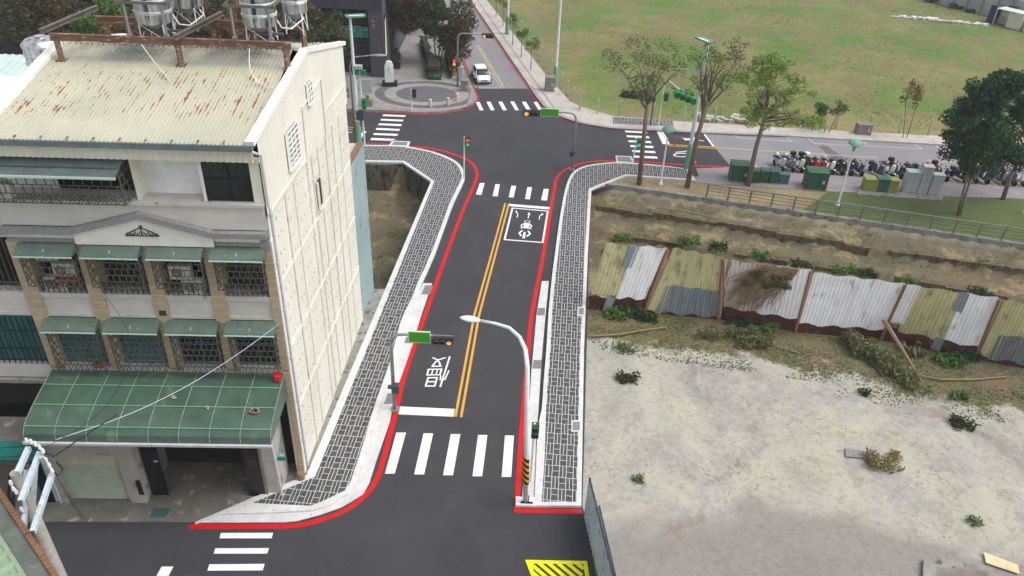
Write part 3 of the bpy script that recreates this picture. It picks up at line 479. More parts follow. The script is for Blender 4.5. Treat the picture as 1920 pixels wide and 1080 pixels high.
# ================= other pavements =================
plaza = [g(560, 201, KH)]+G([(640, 203.5), (732, 207), (796, 211), (834, 208), (862, 203), (886, 193), (893.5, 186), (894, 182), (887.5, 166)], KH)
pv = [tuple(p) for p in plaza]+[(fl_[0]-.1+dl.x*40, fl_[1]+40, KH), (-60, fl_[1]+45, KH), (-60, 64.5, KH)]
plaza_walk = MB().prism(pv, -.02, KH).build('pavement', 'paving_grey', kind='structure')
pc = Vector(g(808, 184)); pc = Vector((-8.6, 69.95, 0))
def ring(r0_, r1, z, m, name='paving_ring', n=64):
    b = MB(); o_ = [(min(pc.x+r1*cos(2*pi*i/n), -4.7), pc.y+r1*.76*sin(2*pi*i/n), z) for i in range(n)]; b.add(o_, [tuple(range(n))]); return b.build(name, m, plaza_walk)
ring(0, 5.3, KH+.004, 'ring_light'); ring(0, 4.75, KH+.008, 'ring_dark'); ring(0, 3.85, KH+.012, 'ring_light'); ring(0, 2.8, KH+.016, 'ring_dark')
ne = [(993.5, 162), (1019, 197), (1050, 217), (1090, 230), (1130, 237), (1157, 240), (1234, 244), (1320, 248.5), (1480, 254.5), (1765, 270.5)]
nw = G(ne, KH)+[(110, 63.0, KH), (110, 66.2, KH)]+G([(1765, 255), (1480, 240), (1283, 228), (1147, 217), (1090, 200), (1069, 190), (1022, 138)], KH)
dr = Vector(g(1022, 138))-Vector(g(1069, 190)); e = Vector(g(1022, 138)); nw += [(e.x+(dl.x-.012)*80, e.y+80, KH), (fr_[0]+dl.x*85+.1, fr_[1]+85, KH)]
ne_walk = MB().prism(nw, -.02, KH).build('pavement', 'paving_light', kind='structure')
MB().stroke([Vector(p)+Vector((.1, .1, 0)) for p in smooth(G(ne[:9], KH+.004), 2)], .35, KH+.004).build('kerb_band', 'ring_light', ne_walk)
a = Vector(g(1001, 150, KH)); MB().stroke([g(1040, 205, KH), g(1030, 190, KH), tuple(a), tuple(a+dl*70)], .16, KH+.005).build('kerb_joint', 'grate', ne_walk)  # plain grey line along the paving inside the kerb band
MB().flat(G([(1149, 219), (1262, 226), (1262, 237), (1149, 232)], KH), KH+.006).build('paving', 'paver_dark', ne_walk)
pk = G([(1371, 314), (1480, 324), (1920, 352)], .03)+[(110, 52, .03), (110, 50, .03)]+G([(1920, 373), (1700, 366), (1552, 359), (1300, 342), (1310, 330), (1305, 316)], .03)
park_walk = MB().prism(pk, -.03, .05).build('pavement', 'paving_park', kind='structure')
fc = G([(40, 978), (372, 978.5), (585, 888), (575, 860)])
forecourt = MB().flat([(-40, 20.15, 0)]+[g(40, 978)]+G([(365, 979), (578, 889)])+[(-8.3, 26, 0), (-40, 26, 0)], .006).build('forecourt', 'forecourt', kind='structure')
MB().flat(G([(288, 953), (320, 953), (312, 970), (280, 970)], .01), .012).build('floor_mat', 'teal_mat', forecourt)
# park lawn and bare verge beside the bridge
def veg(name, c1, c2, c3, c4):
    n = blank(name, .95); a = n.noise(.5, 6, .7); b = n.noise(5, 6, .7); c = n.noise(16, 4)
    col = n.mix(n.rng(a, .42, .58), lin(c1), lin(c2)); col = n.mix(n.rng(b, .45, .65), col, lin(c3)); col = n.mix(n.rng(c, .6, .72, 0, .6), col, lin(c4)); n.L.new(col, n.b.inputs['Base Color'])
    bp = n.N.new('ShaderNodeBump'); bp.inputs['Strength'].default_value = .6; bp.inputs['Distance'].default_value = .08; n.L.new(b, bp.inputs['Height']); n.L.new(bp.outputs[0], n.b.inputs['Normal'])
veg('lawn', (80, 96, 52), (92, 104, 58), (72, 86, 46), (118, 112, 74)); veg('verge', (158, 142, 110), (138, 124, 94), (116, 106, 74), (172, 158, 126))
lwn = G([(1552, 359.5), (1700, 366.5), (1920, 373.5)], 0)+[(110, 50, 0), (110, yb(110)+.2, 0), (34, yb(34)+.2, 0), (20, yb(20)+.2, 0)]
lawn = MB().flat(lwn, .012).build('grass', 'lawn', kind='structure')
vg = G([(1112, 355), (1174, 331), (1300, 341), (1552, 359)], 0)+[(20, yb(20)+.2, 0), (13, yb(13)+.2, 0), (7, yb(7)+.2, 0)]
verge = MB().flat(vg, .008).build('ground_verge', 'verge', kind='structure')
# retaining edges of the channel
b = MB(); xs = [5.6]+list(np.arange(8, 60, 4.)); P = [(x, yb(x)+.12) for x in xs]
for p_, q_ in zip(P, P[1:]): b.prism([(p_[0], p_[1]-.2), (q_[0], q_[1]-.2), (q_[0], q_[1]+.12), (p_[0], p_[1]+.12)], -.62, .12)
tag(b.build('retaining_wall', 'concrete'), 'low grey concrete kerb wall along the top of the earth bank under the park railing', 'wall')
b = MB(); b.prism([(-26, 55.2), (-9.9, 55.2), (-9.9, 54.45), (-26, 54.45)], -2.7, -.025); p1 = Vector(g(755, 305)); p2 = Vector(g(809, 341)); b.prism([(p1.x, p1.y), (p2.x, p2.y), (p2.x, p2.y+.3), (p1.x, p1.y+.3)], -2.5, -.026); b.prism([(-9.9, 54.45), (-9.9, 55.2), (p1.x, p1.y+.3), (p1.x, p1.y)], -2.5, -.027)
tag(b.build('retaining_wall', 'concrete_dark'), 'dark stained concrete retaining wall below the far left sidewalk', 'wall')

# ================= main building =================
bld = empty('townhouse', 'cream five storey townhouse with rust streaked metal roof and green awnings beside the bridge', 'building', (-8.36, 23.3, 0), radians(2.5))
def bb(): return MB()
SX, SY = .080, .9968                      # side wall runs slightly outward
def side(t, z, o=0.): return (SX*t+o, SY*t, z)
def wallz(t): return 14.95+(t/6.0)*1.0 if t < 6 else 15.95-(t-6)*(1.25/5.4)
# body
b = bb(); b.bx(-8.7, -.28, 0.6, 11.2, 0, 12.72); b.bx(-8.7, -.28, 1.31, 11.2, 12.72, 14.9); b.build('wall', 'room_dark', bld)
b = bb(); b.prism([(.0, .02), (.0+SX*11.2, 11.2), (-.3+SX*11.2, 11.2), (-.3, .02)], 0, 12.2); b.build('side_wall', 'side_sheet', bld)
# upper gable wall (vertical ribs)
b = bb(); n = 46
for i in range(n):
    t0 = 11.2*i/n; t1 = 11.2*(i+1)/n
    for (a0, a1, o0, o1) in ((0, .55, .06, .06), (.55, .7, .06, .085), (.7, .85, .085, .085), (.85, 1., .085, .06)):
        ta, tb = t0+(t1-t0)*a0, t0+(t1-t0)*a1; b.add([side(ta, 12.15, o0), side(tb, 12.15, o1), side(tb, wallz(tb), o1), side(ta, wallz(ta), o0)], [(0, 1, 2, 3)])
b.build('gable_sheet', 'side_sheet', bld)
# lower sheeting: panels with laps and fixing marks
b = bb(); n = 58
for i in range(n):
    t0 = 11.1*i/n+.03; t1 = 11.1*(i+1)/n+.03
    for (a0, a1, o0, o1) in ((0, .8, .02, .02), (.8, .86, .02, .032), (.86, .94, .032, .032), (.94, 1., .032, .02)):
        ta, tb = t0+(t1-t0)*a0, t0+(t1-t0)*a1; zt = 12.3 if ta < 3.4 else (14.4 if ta < 5.6 else (13.9 if ta < 9 else 13.1)); zt = min(zt, 12.2); b.add([side(ta, 0, o0), side(tb, 0, o1), side(tb, zt, o1), side(ta, zt, o0)], [(0, 1, 2, 3)])
clad = b; b = bb()
def strip(t0, z0, t1, z1, w=.05, o=.1): b.bar(side(t0, z0, o), side(t1, z1, o), .05, w)
# stepped edge of the lower cladding, seams
for a in ((.1, 12.25, 1.05, 12.3), (1.05, 12.3, 3.1, 12.35), (3.1, 12.35, 4.6, 12.25), (4.6, 12.25, 4.75, 14.3), (4.75, 14.3, 7.4, 14.55), (7.4, 14.55, 7.4, 12.2), (7.4, 13.1, 11., 13.1)): strip(*a)
for zz in (9.35, 6.4, 3.5): strip(.1, zz, 11, zz+.02, .045, .06)
for tt in (1.9, 2.9, 4.65, 5.3, 6.2, 7.4, 8.5, 9.6): strip(tt, .1, tt, 12.1 if tt != 7.4 else 14.5, .03, .055)
b.build('seam', 'side_seam', bld)
b = clad; b.m = 1; R_ = random.Random(3)
for r_ in range(17):
    zz = 1.0+r_*.72
    for k in range(30):
        t = .35+k*.37+R_.uniform(-.03, .03)
        if zz > 12.2 and not (4.7 < t < 7.3 or t > 7.6 and zz < 13): continue
        if R_.random() < .2: continue
        L = R_.uniform(.05, .16); b.box(side(t, zz+R_.uniform(-.05, .05), .065), (.012, .03, L))
b.build('wall_cladding', ['side_sheet', 'side_stain'], bld)
# windows in the side wall
def sidewin(t0, t1, z0, z1, nv, nh):
    f = bb(); f.add([side(t0, z0, .1), side(t1, z0, .1), side(t1, z1, .1), side(t0, z1, .1)], [(0, 1, 2, 3)]); f = f.build('window', 'cab_grey', bld)
    w = bb()
    for i in range(nv+1): t = t0+(t1-t0)*i/nv; w.bar(side(t, z0, .16), side(t, z1, .16), .035)
    for i in range(nh+1): z = z0+(z1-z0)*i/nh; w.bar(side(t0, z, .17), side(t1, z, .17), .035)
    w.bar(side(t0-.03, z0, .12), side(t0-.03, z1, .12), .05); w.bar(side(t1+.03, z0, .12), side(t1+.03, z1, .12), .05); w.bar(side(t0-.05, z0-.02, .14), side(t1+.05, z0-.02, .14), .12, .06); w.build('window_grille', 'cream_trim', f)
sidewin(2.55, 3.75, 12.75, 14.15, 3, 7); sidewin(5.45, 5.95, 14.15, 14.95, 2, 4); 
f = bb(); f.add([side(5.5, 9.7, .09), side(5.95, 9.7, .09), side(5.95, 10.9, .09), side(5.5, 10.9, .09)], [(0, 1, 2, 3)]); f = f.build('window', 'glass_dark', bld); w = bb(); w.bar(side(5.45, 9.7, .12), side(5.45, 10.9, .12), .09); w.bar(side(6.0, 9.7, .12), side(6.0, 10.9, .12), .09); w.bar(side(5.4, 9.66, .13), side(6.05, 9.66, .13), .12, .08); w.build('window_frame', 'side_seam', f)
# roof
rx0, rx1 = -8.45, .02
b = bb(); b.corr((rx0, -.42, 14.93), (rx1-rx0, 0, 0), (SX*6*0, 6.45, 1.07), 62, .035, (0, -.16, .98)); b.build('roof', 'roof_sheet', bld)
b = bb(); b.add([(rx0, 6.03, 16.0), (rx1+SX*6, 6.03, 16.0), (rx1+SX*11.4, 11.5, 14.7), (rx0, 11.5, 14.7)], [(0, 1, 2, 3)]); b.corr((rx0, 6.03, 16.01), (rx1-rx0+.3, 0, 0), (0, 5.45, -1.28), 44, .045, (0, .2, .98)); b.build('roof', 'roof_sheet', bld)
b = bb(); b.prism([(rx1-.1, -.4), (rx1+SX*11.4, 11.4), (rx1+.1+SX*11.4, 11.4), (rx1, -.4)], 13.9, 14.0)
b = bb()
for (t0, t1) in ((-.42, 3.0), (3.0, 6.03), (6.03, 11.55)):
    for x_off, w_ in ((0, .30),):
        p0 = Vector(side(t0, wallz(max(0, t0))+.1 if t0 > 0 else 15.0, -.02)); p1 = Vector(side(t1, wallz(t1)+.1, -.02)); b.bar(p0, p1, w_, .16)
b.build('roof_trim', 'cream_trim', bld)
b = bb(); b.bar((rx0, -.42, 15.02), (rx0, 6.05, 16.1), .38, .14); b.bar((rx0, 6.05, 16.1), (rx0, 11.5, 14.8), .38, .14); b.build('roof_trim', 'cream_trim', bld)
b = bb(); b.bx(rx0-.1, .05, -.58, -.42, 14.82, 14.94); b.bx(rx0-.1, .05, -.6, -.57, 14.8, 14.99); b.m = 1
for i in range(11): b.box((rx0+.4+i*.8, -.36, 15.03), (.05, .12, .03))
b.build('gutter', ['gutter_grey', 'rust_beam'], bld)
b = bb(); b.corr((rx0, -.32, 14.32), (rx1-rx0-.05, 0, 0), (0, 0, .55), 42, .035, (0, -1, 0)); b.build('fascia_sheet', 'cream', bld)
# drainpipes
b = bb(); b.tube([(-.1, -.5, 14.85), (.06, -.5, 14.75), (.16, -.12, 14.5), (.16, -.1, 12.7), (.2, -.1, 12.6), (.2, -.1, .6)], .05, 8)
for z in (12.3, 10.4, 8.4, 6.2, 4.1, 2.): b.lathe((.2, -.1, z), [(.075, 0), (.075, .12)], 8)
b.build('drainpipe', 'pipe', bld, smooth=False)
b = bb(); b.tube([(-.62, -1.7, 4.4), (-.55, -1.75, 4.1), (-.5, -1.6, .5)], .06, 8); b.build('drainpipe', 'pipe', bld)
# top floor
b = bb(); b.bx(-.3, .0, -.05, .3, 12.75, 14.35); b.bx(-.3, .06, -.1, .3, 14.2, 14.35); b.build('corner_column', 'cream', bld)
b = bb(); b.bx(-4.1, -4.0, -.05, 1.6, 12.75, 14.35); b.build('party_column', 'cream', bld)
b = bb(); b.bx(-4.0, -1.95, .55, .65, 12.7, 14.4); b.bx(-1.95, -1.85, .0, 1.3, 12.7, 14.4); b.bx(-8.7, -4.05, .75, .8, 12.7, 14.4); b.bx(-8.7, -.25, -.3, 1.2, 14.34, 14.4); b.build('recess_wall', 'plaster', bld)
f = bb().bx(-1.85, -.3, .05, .1, 12.82, 14.34).build('window', 'glass_dark', bld)
w = bb(); 
for x in (-1.87, -1.05, -.3): w.bx(x-.03, x+.03, .02, .06, 12.8, 14.35)
w.bx(-1.9, -.3, .02, .06, 13.55, 13.6); w.bx(-1.9, -.3, .02, .06, 12.78, 12.84); w.build('window_frame', 'door_black', f)
f = bb().bx(-6.9, -4.3, .6, .68, 12.8, 14.3).build('window', 'glass_dark', bld)
def cage(x0, x1, y0, z0, z1, cw=.2, ch=.3, yb_=0.0, t=.028, density=1, top=False):
    """window cage with a staggered brick lattice in front and on both ends"""
    w = bb(); nr = max(2, round((z1-z0)/ch)); ch = (z1-z0)/nr; nc = max(2, round((x1-x0)/cw)); cw = (x1-x0)/nc
    for r in range(nr+1): w.box(((x0+x1)/2, y0, z0+r*ch), (x1-x0, t, t)); 
    for r in range(nr):
        for c in range(nc+1):
            x = x0+c*cw+(cw/2 if r % 2 else 0)
            if x <= x1+.01: w.box((x, y0, z0+(r+.5)*ch), (t, t*.8, ch))
    for xx in (x0, x1):
        ns = max(2, round(abs(yb_-y0)/cw))
        for r in range(nr+1): w.box((xx, (y0+yb_)/2, z0+r*ch), (t, abs(yb_-y0), t*.9))
        for r in range(nr):
            for c in range(ns): w.box((xx, y0+(yb_-y0)*(c+(.5 if r % 2 else 0))/ns, z0+(r+.5)*ch), (t*.9, t, ch))
    for xx in (x0, x1): w.box((xx, y0, (z0+z1)/2), (t*1.5, t*1.5, z1-z0))
    nf = max(2, round((x1-x0)/.13))
    for c in range(nf+1): w.box((x0+(x1-x0)*c/nf, (y0+yb_)/2, z0-.006), (.02, abs(yb_-y0), .02))
    return w
cage(-8.95, -4.25, -.62, 12.85, 14.15, .3, .34, 0.).build('window_cage', 'grille', bld)
b = bb(); b.add([(-9.0, 0, 14.3), (-4.2, 0, 14.3), (-4.2, -.95, 13.95), (-9.0, -.95, 13.95), (-9.0, 0, 14.33), (-4.2, 0, 14.33), (-4.2, -.95, 13.98), (-9.0, -.95, 13.98)], [(0, 1, 2, 3), (7, 6, 5, 4), (3, 2, 6, 7), (0, 3, 7, 4), (1, 5, 6, 2)]); aw = b.build('awning', 'awning_slate', bld); bb().bx(-9., -4.2, -.98, -.94, 13.9, 13.98).build('awning_edge', 'awning_edge', aw)
# parapet band with pediment
b = bb(); b.bx(-8.75, -.02, -.12, .6, 11.75, 12.62); b.build('parapet', 'tile_row', bld)
b = bb(); b.bx(-8.75, .02, -.2, .75, 12.62, 12.74); b.build('coping', 'tile_white', bld)
b = bb()
def mold(p, q, h): b.ex([(p[0], -.12, p[1]), (q[0], -.12, q[1]), (q[0], -.12, q[1]+h), (p[0], -.12, p[1]+h)], (0, -.22, 0))
mold((-8.75, 11.52), (-6.5, 11.52), .2); mold((-6.5, 11.52), (-4.14, 12.18), .22); mold((-4.14, 12.18), (-1.8, 11.52), .22); mold((-1.8, 11.52), (0, 11.52), .2); b.bx(-8.75, -6.48, -.14, .3, 11.12, 11.26); b.bx(-1.8, -.0, -.14, .3, 11.12, 11.26); b.bx(-.28, .0, -.15, .3, 11.0, 11.5); b.build('cornice', 'stone_grey', bld)
b = bb(); b.ex([(-6.45, -.1, 11.12), (-1.84, -.1, 11.12), (-1.84, -.1, 11.54), (-4.14, -.1, 12.2), (-6.45, -.1, 11.54)], (0, -.14, 0)); b.bx(-8.75, -6.46, -.1, .3, 11.26, 11.52); b.bx(-1.83, -.28, -.1, .3, 11.26, 11.52); b.build('pediment', 'gable_white', bld)
b = bb(); R_ = random.Random(5)
def curl(cx, cz, r, a0, a1): b.tube([(cx+r*(1-.55*k/9)*cos(a0+(a1-a0)*k/9), -.27, cz+r*(1-.55*k/9)*sin(a0+(a1-a0)*k/9)) for k in range(10)], .016, 5)
b.tube([(-4.7, -.27, 11.52), (-3.58, -.27, 11.52)], .02, 5); b.tube([(-4.14, -.27, 11.52), (-4.14, -.27, 11.86)], .022, 5); curl(-4.14, 11.86, .06, 0, 2*pi)
for sg in (-1, 1):
    curl(-4.14+sg*.13, 11.66, .12, pi/2, pi/2-sg*5); curl(-4.14+sg*.3, 11.61, .09, pi/2, pi/2-sg*5); curl(-4.14+sg*.45, 11.57, .06, pi/2, pi/2-sg*5); b.tube([(-4.14+sg*.03, -.27, 11.82), (-4.14+sg*.25, -.27, 11.72), (-4.14+sg*.55, -.27, 11.55)], .016, 5)
b.build('iron_ornament', 'door_black', bld)
# floors 3 and 4
pil = [(-8.85, -8.3), (-6.6, -6.12), (-4.42, -3.94), (-2.32, -1.84), (-.25, .03)]
for (a, c) in pil: bb().bx(a, c, -.12, .5, 5.6, 11.12).build('pillar', 'pillar_tile', bld)
bb().bx(-.16, .05, -.16, .02, 0, 5.6).build('pillar', 'pillar_tile', bld)
b = bb().bx(-.03, .055, -.05, .25, 0, 11.3).build('corner_strip', 'cream_trim', bld)
wins = [(-8.3, -6.6), (-6.12, -4.42), (-3.94, -2.32), (-1.84, -.25)]
for fl, (z0, z1) in enumerate(((9.0, 11.12), (5.75, 7.98))):
    for i, (a, c) in enumerate(wins):
        if fl == 0:
            bb().bx(a, c, -.02, .5, 8.0, 8.82).build('spandrel', 'tile_row', bld); bb().bx(a, c, -.1, .55, 8.82, 9.0).build('sill', 'tile_white', bld); bb().bx(a, c, -.06, .5, 7.98, 8.1).build('sill', 'tile_white', bld)
            b = bb()
            for k in range(9): b.bx(a+.1+k*(c-a-.2)/8-.012, a+.1+k*(c-a-.2)/8+.012, -.05, -.03, 9.0, 9.5)
            b.bx(a, c, -.06, -.02, 9.48, 9.52)
            for k in range(4):
                cx = a+.28+k*(c-a-.5)/3; b.tube([(cx+.1*cos(t*pi/4), -.06, 9.25+.12*sin(t*pi/4)) for t in range(9)], .012, 4)
            b.build('railing', 'door_black', bld)
        gm = 'glass_dark' if fl == 0 else ('glass_teal' if i < 2 else 'glass_dark')
        yw = .45 if fl == 0 else .12
        w = bb().bx(a+.02, c-.02, yw, yw+.04, z0+.05, z1).build('window', gm, bld)
        fr = bb(); 
        for x in (a+.04, (a+c)/2, c-.04): fr.bx(x-.03, x+.03, yw-.03, yw, z0+.05, z1)
        fr.bx(a, c, yw-.03, yw, z0+.05, z0+.12); fr.bx(a, c, yw-.03, yw, (z0+z1)/2-.1, (z0+z1)/2-.05); fr.build('window_frame', 'grille' if fl == 0 else 'glass_teal', w)
        yo = -.5
        cage(a-.02, c+.02, yo, z0+(.55 if fl == 0 else .08), z1-.28, .21, .27, -.1, t=.024).build('window_cage', 'grille', bld)
        # curved awning
        prof = [(-.08, z1-.02), (-.3, z1-.06), (-.48, z1-.13), (-.6, z1-.22), (-.64, z1-.3)]; b = bb(); x0, x1 = a-.12, c+.1
        vs_ = [(x, y, z) for (y, z) in prof for x in (x0, x1)]+[(x, y+.015, z-.02) for (y, z) in prof for x in (x0, x1)]; n = len(prof)
        fs_ = [(2*k, 2*k+2, 2*k+3, 2*k+1) for k in range(n-1)]+[(2*n+2*k+1, 2*n+2*k+3, 2*n+2*k+2, 2*n+2*k) for k in range(n-1)]
        b.add(vs_, fs_); b.add([(x0, p_[0], p_[1]) for p_ in prof]+[(x0, -.08, z1-.3)], [tuple(range(n+1))]); b.add([(x1, p_[0], p_[1]) for p_ in prof]+[(x1, -.08, z1-.3)], [tuple(range(n+1))]); aw = b.build('awning', 'awning_green', bld)
        e_ = bb(); e_.bx(x0, x1, -.665, -.635, z1-.33, z1-.29); e_.bar(((x0+x1)/2, -.45, z1-.1), ((x0+x1)/2, -.645, z1-.3), .02); e_.build('awning_edge', 'awning_edge', aw)
bb().bx(-4.3, -4.05, -.14, -.11, 8.15, 8.36).build('wall_plaque', 'stone_dark', bld)
b = bb(); b.bx(-8.85, .0, -.12, .5, 5.45, 5.75); b.build('ledge', 'tile_white', bld)
# canopy
prof = [(-.05, 5.56), (-.9, 5.45), (-1.8, 5.27), (-2.35, 5.12), (-2.62, 4.98), (-2.8, 4.78), (-2.86, 4.5)]; x0, x1 = -8.8, -.15
b = bb(); n = len(prof); b.add([(x, y, z) for (y, z) in prof for x in (x0, x1)]+[(x, y+.02, z-.03) for (y, z) in prof for x in (x0, x1)], [(2*k, 2*k+2, 2*k+3, 2*k+1) for k in range(n-1)]+[(2*n+2*k+1, 2*n+2*k+3, 2*n+2*k+2, 2*n+2*k) for k in range(n-1)])
for x in (x0, x1): b.add([(x, y, z) for y, z in prof]+[(x, -.05, 4.5)], [tuple(range(n+1))])
can = b.build('canopy', 'canopy_green', bld, smooth=False)
for k in range(9):
    x = x0+(x1-x0)*k/8; bb().tube([(x, y, z+.02) for y, z in prof], .018, 5).build('canopy_rib', 'canopy_rib', can)
b = bb(); 
for y, z in ((-.9, 5.47), (-1.8, 5.29), (-2.62, 5.0)): b.bx(x0, x1, y-.02, y+.02, z, z+.025)
b.build('canopy_batten', 'canopy_trim', can); bb().bx(x0-.05, x1+.05, -2.95, -2.85, 4.4, 4.5).build('canopy_gutter', 'pipe', can)
# ground floor
yg = -1.65
b = bb(); b.bx(-9.4, -8.95, yg, .5, 0, 4.4); b.bx(-6.55, -5.9, yg, yg+.4, 0, 4.4); b.bx(-8.95, -6.55, yg, yg+.3, 2.62, 4.4); b.bx(-5.9, -1.2, yg+.05, yg+.3, 3.3, 4.4); b.bx(-1.2, -.7, yg+.5, yg+.8, 0, 4.4); b.bx(-.8, -.7, yg+.8, .2, 0, 4.4); b.build('ground_wall', 'wall_ground', bld)
b = bb(); b.corr((-8.95, yg+.2, 0), (0, 0, 1.9), (2.4, 0, 0), 26, .03, (0, -1, 0)); b.build('roller_shutter', 'shutter_green', bld)
b = bb(); b.corr((-8.95, yg+.2, 1.9), (0, 0, .72), (2.4, 0, 0), 10, .03, (0, -1, 0)); b.build('roller_shutter', 'shutter_cream', bld)
b = bb(); b.bx(-5.9, -1.2, 1.5, 1.6, 0, 3.4); b.bx(-5.95, -5.85, yg+.4, 1.5, 0, 3.4); b.bx(-1.3, -1.2, yg+.4, 1.5, 0, 3.4); b.bx(-5.9, -1.2, yg+.3, 1.5, 3.3, 3.4); b.build('garage_wall', 'interior', bld)
d_ = bb().bx(-5.85, -5.2, yg+.42, yg+.48, 0, 2.6).build('door', 'door_black', bld); bb().bx(-5.4, -5.25, yg+.38, yg+.42, 1.9, 1.96).build('handle', 'pipe', d_)
d_ = bb().bx(-1.95, -1.3, yg+.42, yg+.48, 0, 2.6).build('door', 'door_black', bld); b = bb()
for i in range(4): b.bx(-1.75+i*.1, -1.74+i*.1, yg+.40, yg+.42, 1.7, 2.3)
b.bx(-1.78, -1.42, yg+.40, yg+.42, 1.98, 2.0); b.build('door_grille', 'grille', d_)
bb().bx(-6.1, -5.92, yg-.03, yg-.005, .5, 1.3).build('meter_cover', 'door_black', bld)
b = bb().lathe((-.05, -.35, 0), [(.16, 0), (.16, .45), (.13, .5)], 12).build('stump_post', 'wood', bld)
bb().bx(-.62, -.3, -1.2, -1.15, 2.0, 2.3).build('house_number', 'banner_teal', bld)
# continuing unit to the left (same row, lower roof)
nb = empty('townhouse', 'neighbouring townhouse at the left edge with teal curtained window and pale flat roof', 'building', (-8.36, 23.3, 0), radians(2.5))
b = bb(); b.bx(-17, -8.9, .5, 12, 0, 12.3); b.build('wall', 'room_dark', nb)
b = bb(); b.bx(-17, -8.76, -.12, .6, 11.26, 12.62); b.build('parapet', 'tile_row', nb); bb().bx(-17, -8.76, -.3, .0, 11.45, 11.7).build('cornice', 'stone_grey', nb); bb().bx(-17, -8.76, -.2, .75, 12.62, 12.74).build('coping', 'tile_white', nb)
bb().bx(-11.4, -8.86, -.05, .5, 8.0, 9.0).build('spandrel', 'tile_row', nb); bb().bx(-11.4, -8.86, -.08, .5, 8.0, 8.12).build('sill', 'tile_white', nb); bb().bx(-11.9, -11.4, -.12, .5, 5.6, 11.26).build('pillar', 'pillar_tile', nb)
bb().bx(-17, -8.86, -.09, .5, 5.15, 5.75).build('ledge', 'tile_white', nb); bb().bx(-17, -8.86, -.25, .4, 4.95, 5.1).build('ledge', 'concrete', nb)
w = bb().bx(-11.35, -8.9, .1, .15, 5.78, 8.0).build('window', 'glass_teal', nb); b = bb()
for k in range(13): b.bx(-11.3+k*.2-.012, -11.3+k*.2+.012, -.1, -.07, 5.8, 7.9)
for z in (5.95, 6.5, 7.3): b.bx(-11.35, -8.9, -.11, -.08, z, z+.03)
b.build('window_grille', 'door_black', w)
w = bb().bx(-11.35, -8.9, .3, .35, 9.05, 11.2).build('window', 'glass_dark', nb); b = bb()
for k in range(13): b.bx(-11.3+k*.2-.012, -11.3+k*.2+.012, .05, .08, 9.2, 11.1)
for k in range(7): b.tube([(-11.15+k*.36+.12*cos(t*pi/4), -.05, 9.2+.12*sin(t*pi/4)) for t in range(9)], .014, 4)
b.bx(-11.35, -8.9, -.06, -.03, 9.36, 9.4); b.build('window_grille', 'grille', w)
b = bb(); b.bx(-17, -8.9, .75, 12, 12.3, 12.66); b.build('roof', 'white_roof', nb)
b = bb(); b.bx(-17, -8.86, -1.6, -.1, 2.9, 3.1); b.bx(-17, -9.4, yg, yg+.3, 0, 2.9); b.build('balcony', 'forecourt', nb); b = bb(); b.bx(-17, -8.9, .3, .4, 3.1, 4.95); b.build('recess_window', 'glass_dark', nb)
b = bb(); b.add([(-17, yg, 3.3), (-9.15, yg, 3.3), (-9.15, yg-.7, 3.05), (-17, yg-.7, 3.05), (-17, yg-.7, 2.98), (-9.15, yg-.7, 2.98)], [(0, 1, 2, 3), (3, 2, 5, 4)]); b.build('awning', 'teal_cloth', nb)
bb().bx(-9.9, -9.5, yg-.02, yg+.0, 0, 2.7).build('door', 'door_black', nb)
# things on that balcony
def local(x, y, z): a_ = radians(2.5); return (-8.36+x*cos(a_)-y*sin(a_), 23.3+x*sin(a_)+y*cos(a_), z)
r_ = MB().lathe((0, 0, 0), [(.17, 0), (.2, .04), (.26, .5), (.29, .52), (.29, .56), (.24, .56), (.2, .1)], 20).build('bucket', 'red_plastic'); r_.location = local(-9.45, -1.25, 3.1); tag(r_, 'red plastic bucket standing on the balcony ledge at the left edge', 'bucket')
for i, (x, y, sx_, sy_, sz_, rz_, lb) in enumerate([(-9.2, -.45, .6, .45, .3, .3, 'flattened brown cardboard box behind the red bucket'), (-8.98, -.75, .55, .4, .08, -.4, 'loose sheet of pale cardboard beside the green canopy'), (-9.6, -.25, .5, .5, .35, .1, 'brown cardboard box at the back of the balcony near the dark window')]):
    o = MB().box((0, 0, sz_/2), (sx_, sy_, sz_)).box((sx_*.3, 0, sz_+.03), (sx_*.5, sy_*.9, .015)).build('cardboard_box', 'cardboard'); o.location = local(x, y, 3.1); o.rotation_euler = (0, 0, rz_); tag(o, lb, 'box', 'cardboard on the neighbour balcony')
o = MB().box((0, 0, .09), (.32, .24, .18)).box((0, 0, .19), (.34, .26, .02)).build('storage_box', 'blue_plastic'); o.location = local(-8.85, -.25, 3.1); tag(o, 'small blue plastic box beside the cardboard on the balcony', 'box')
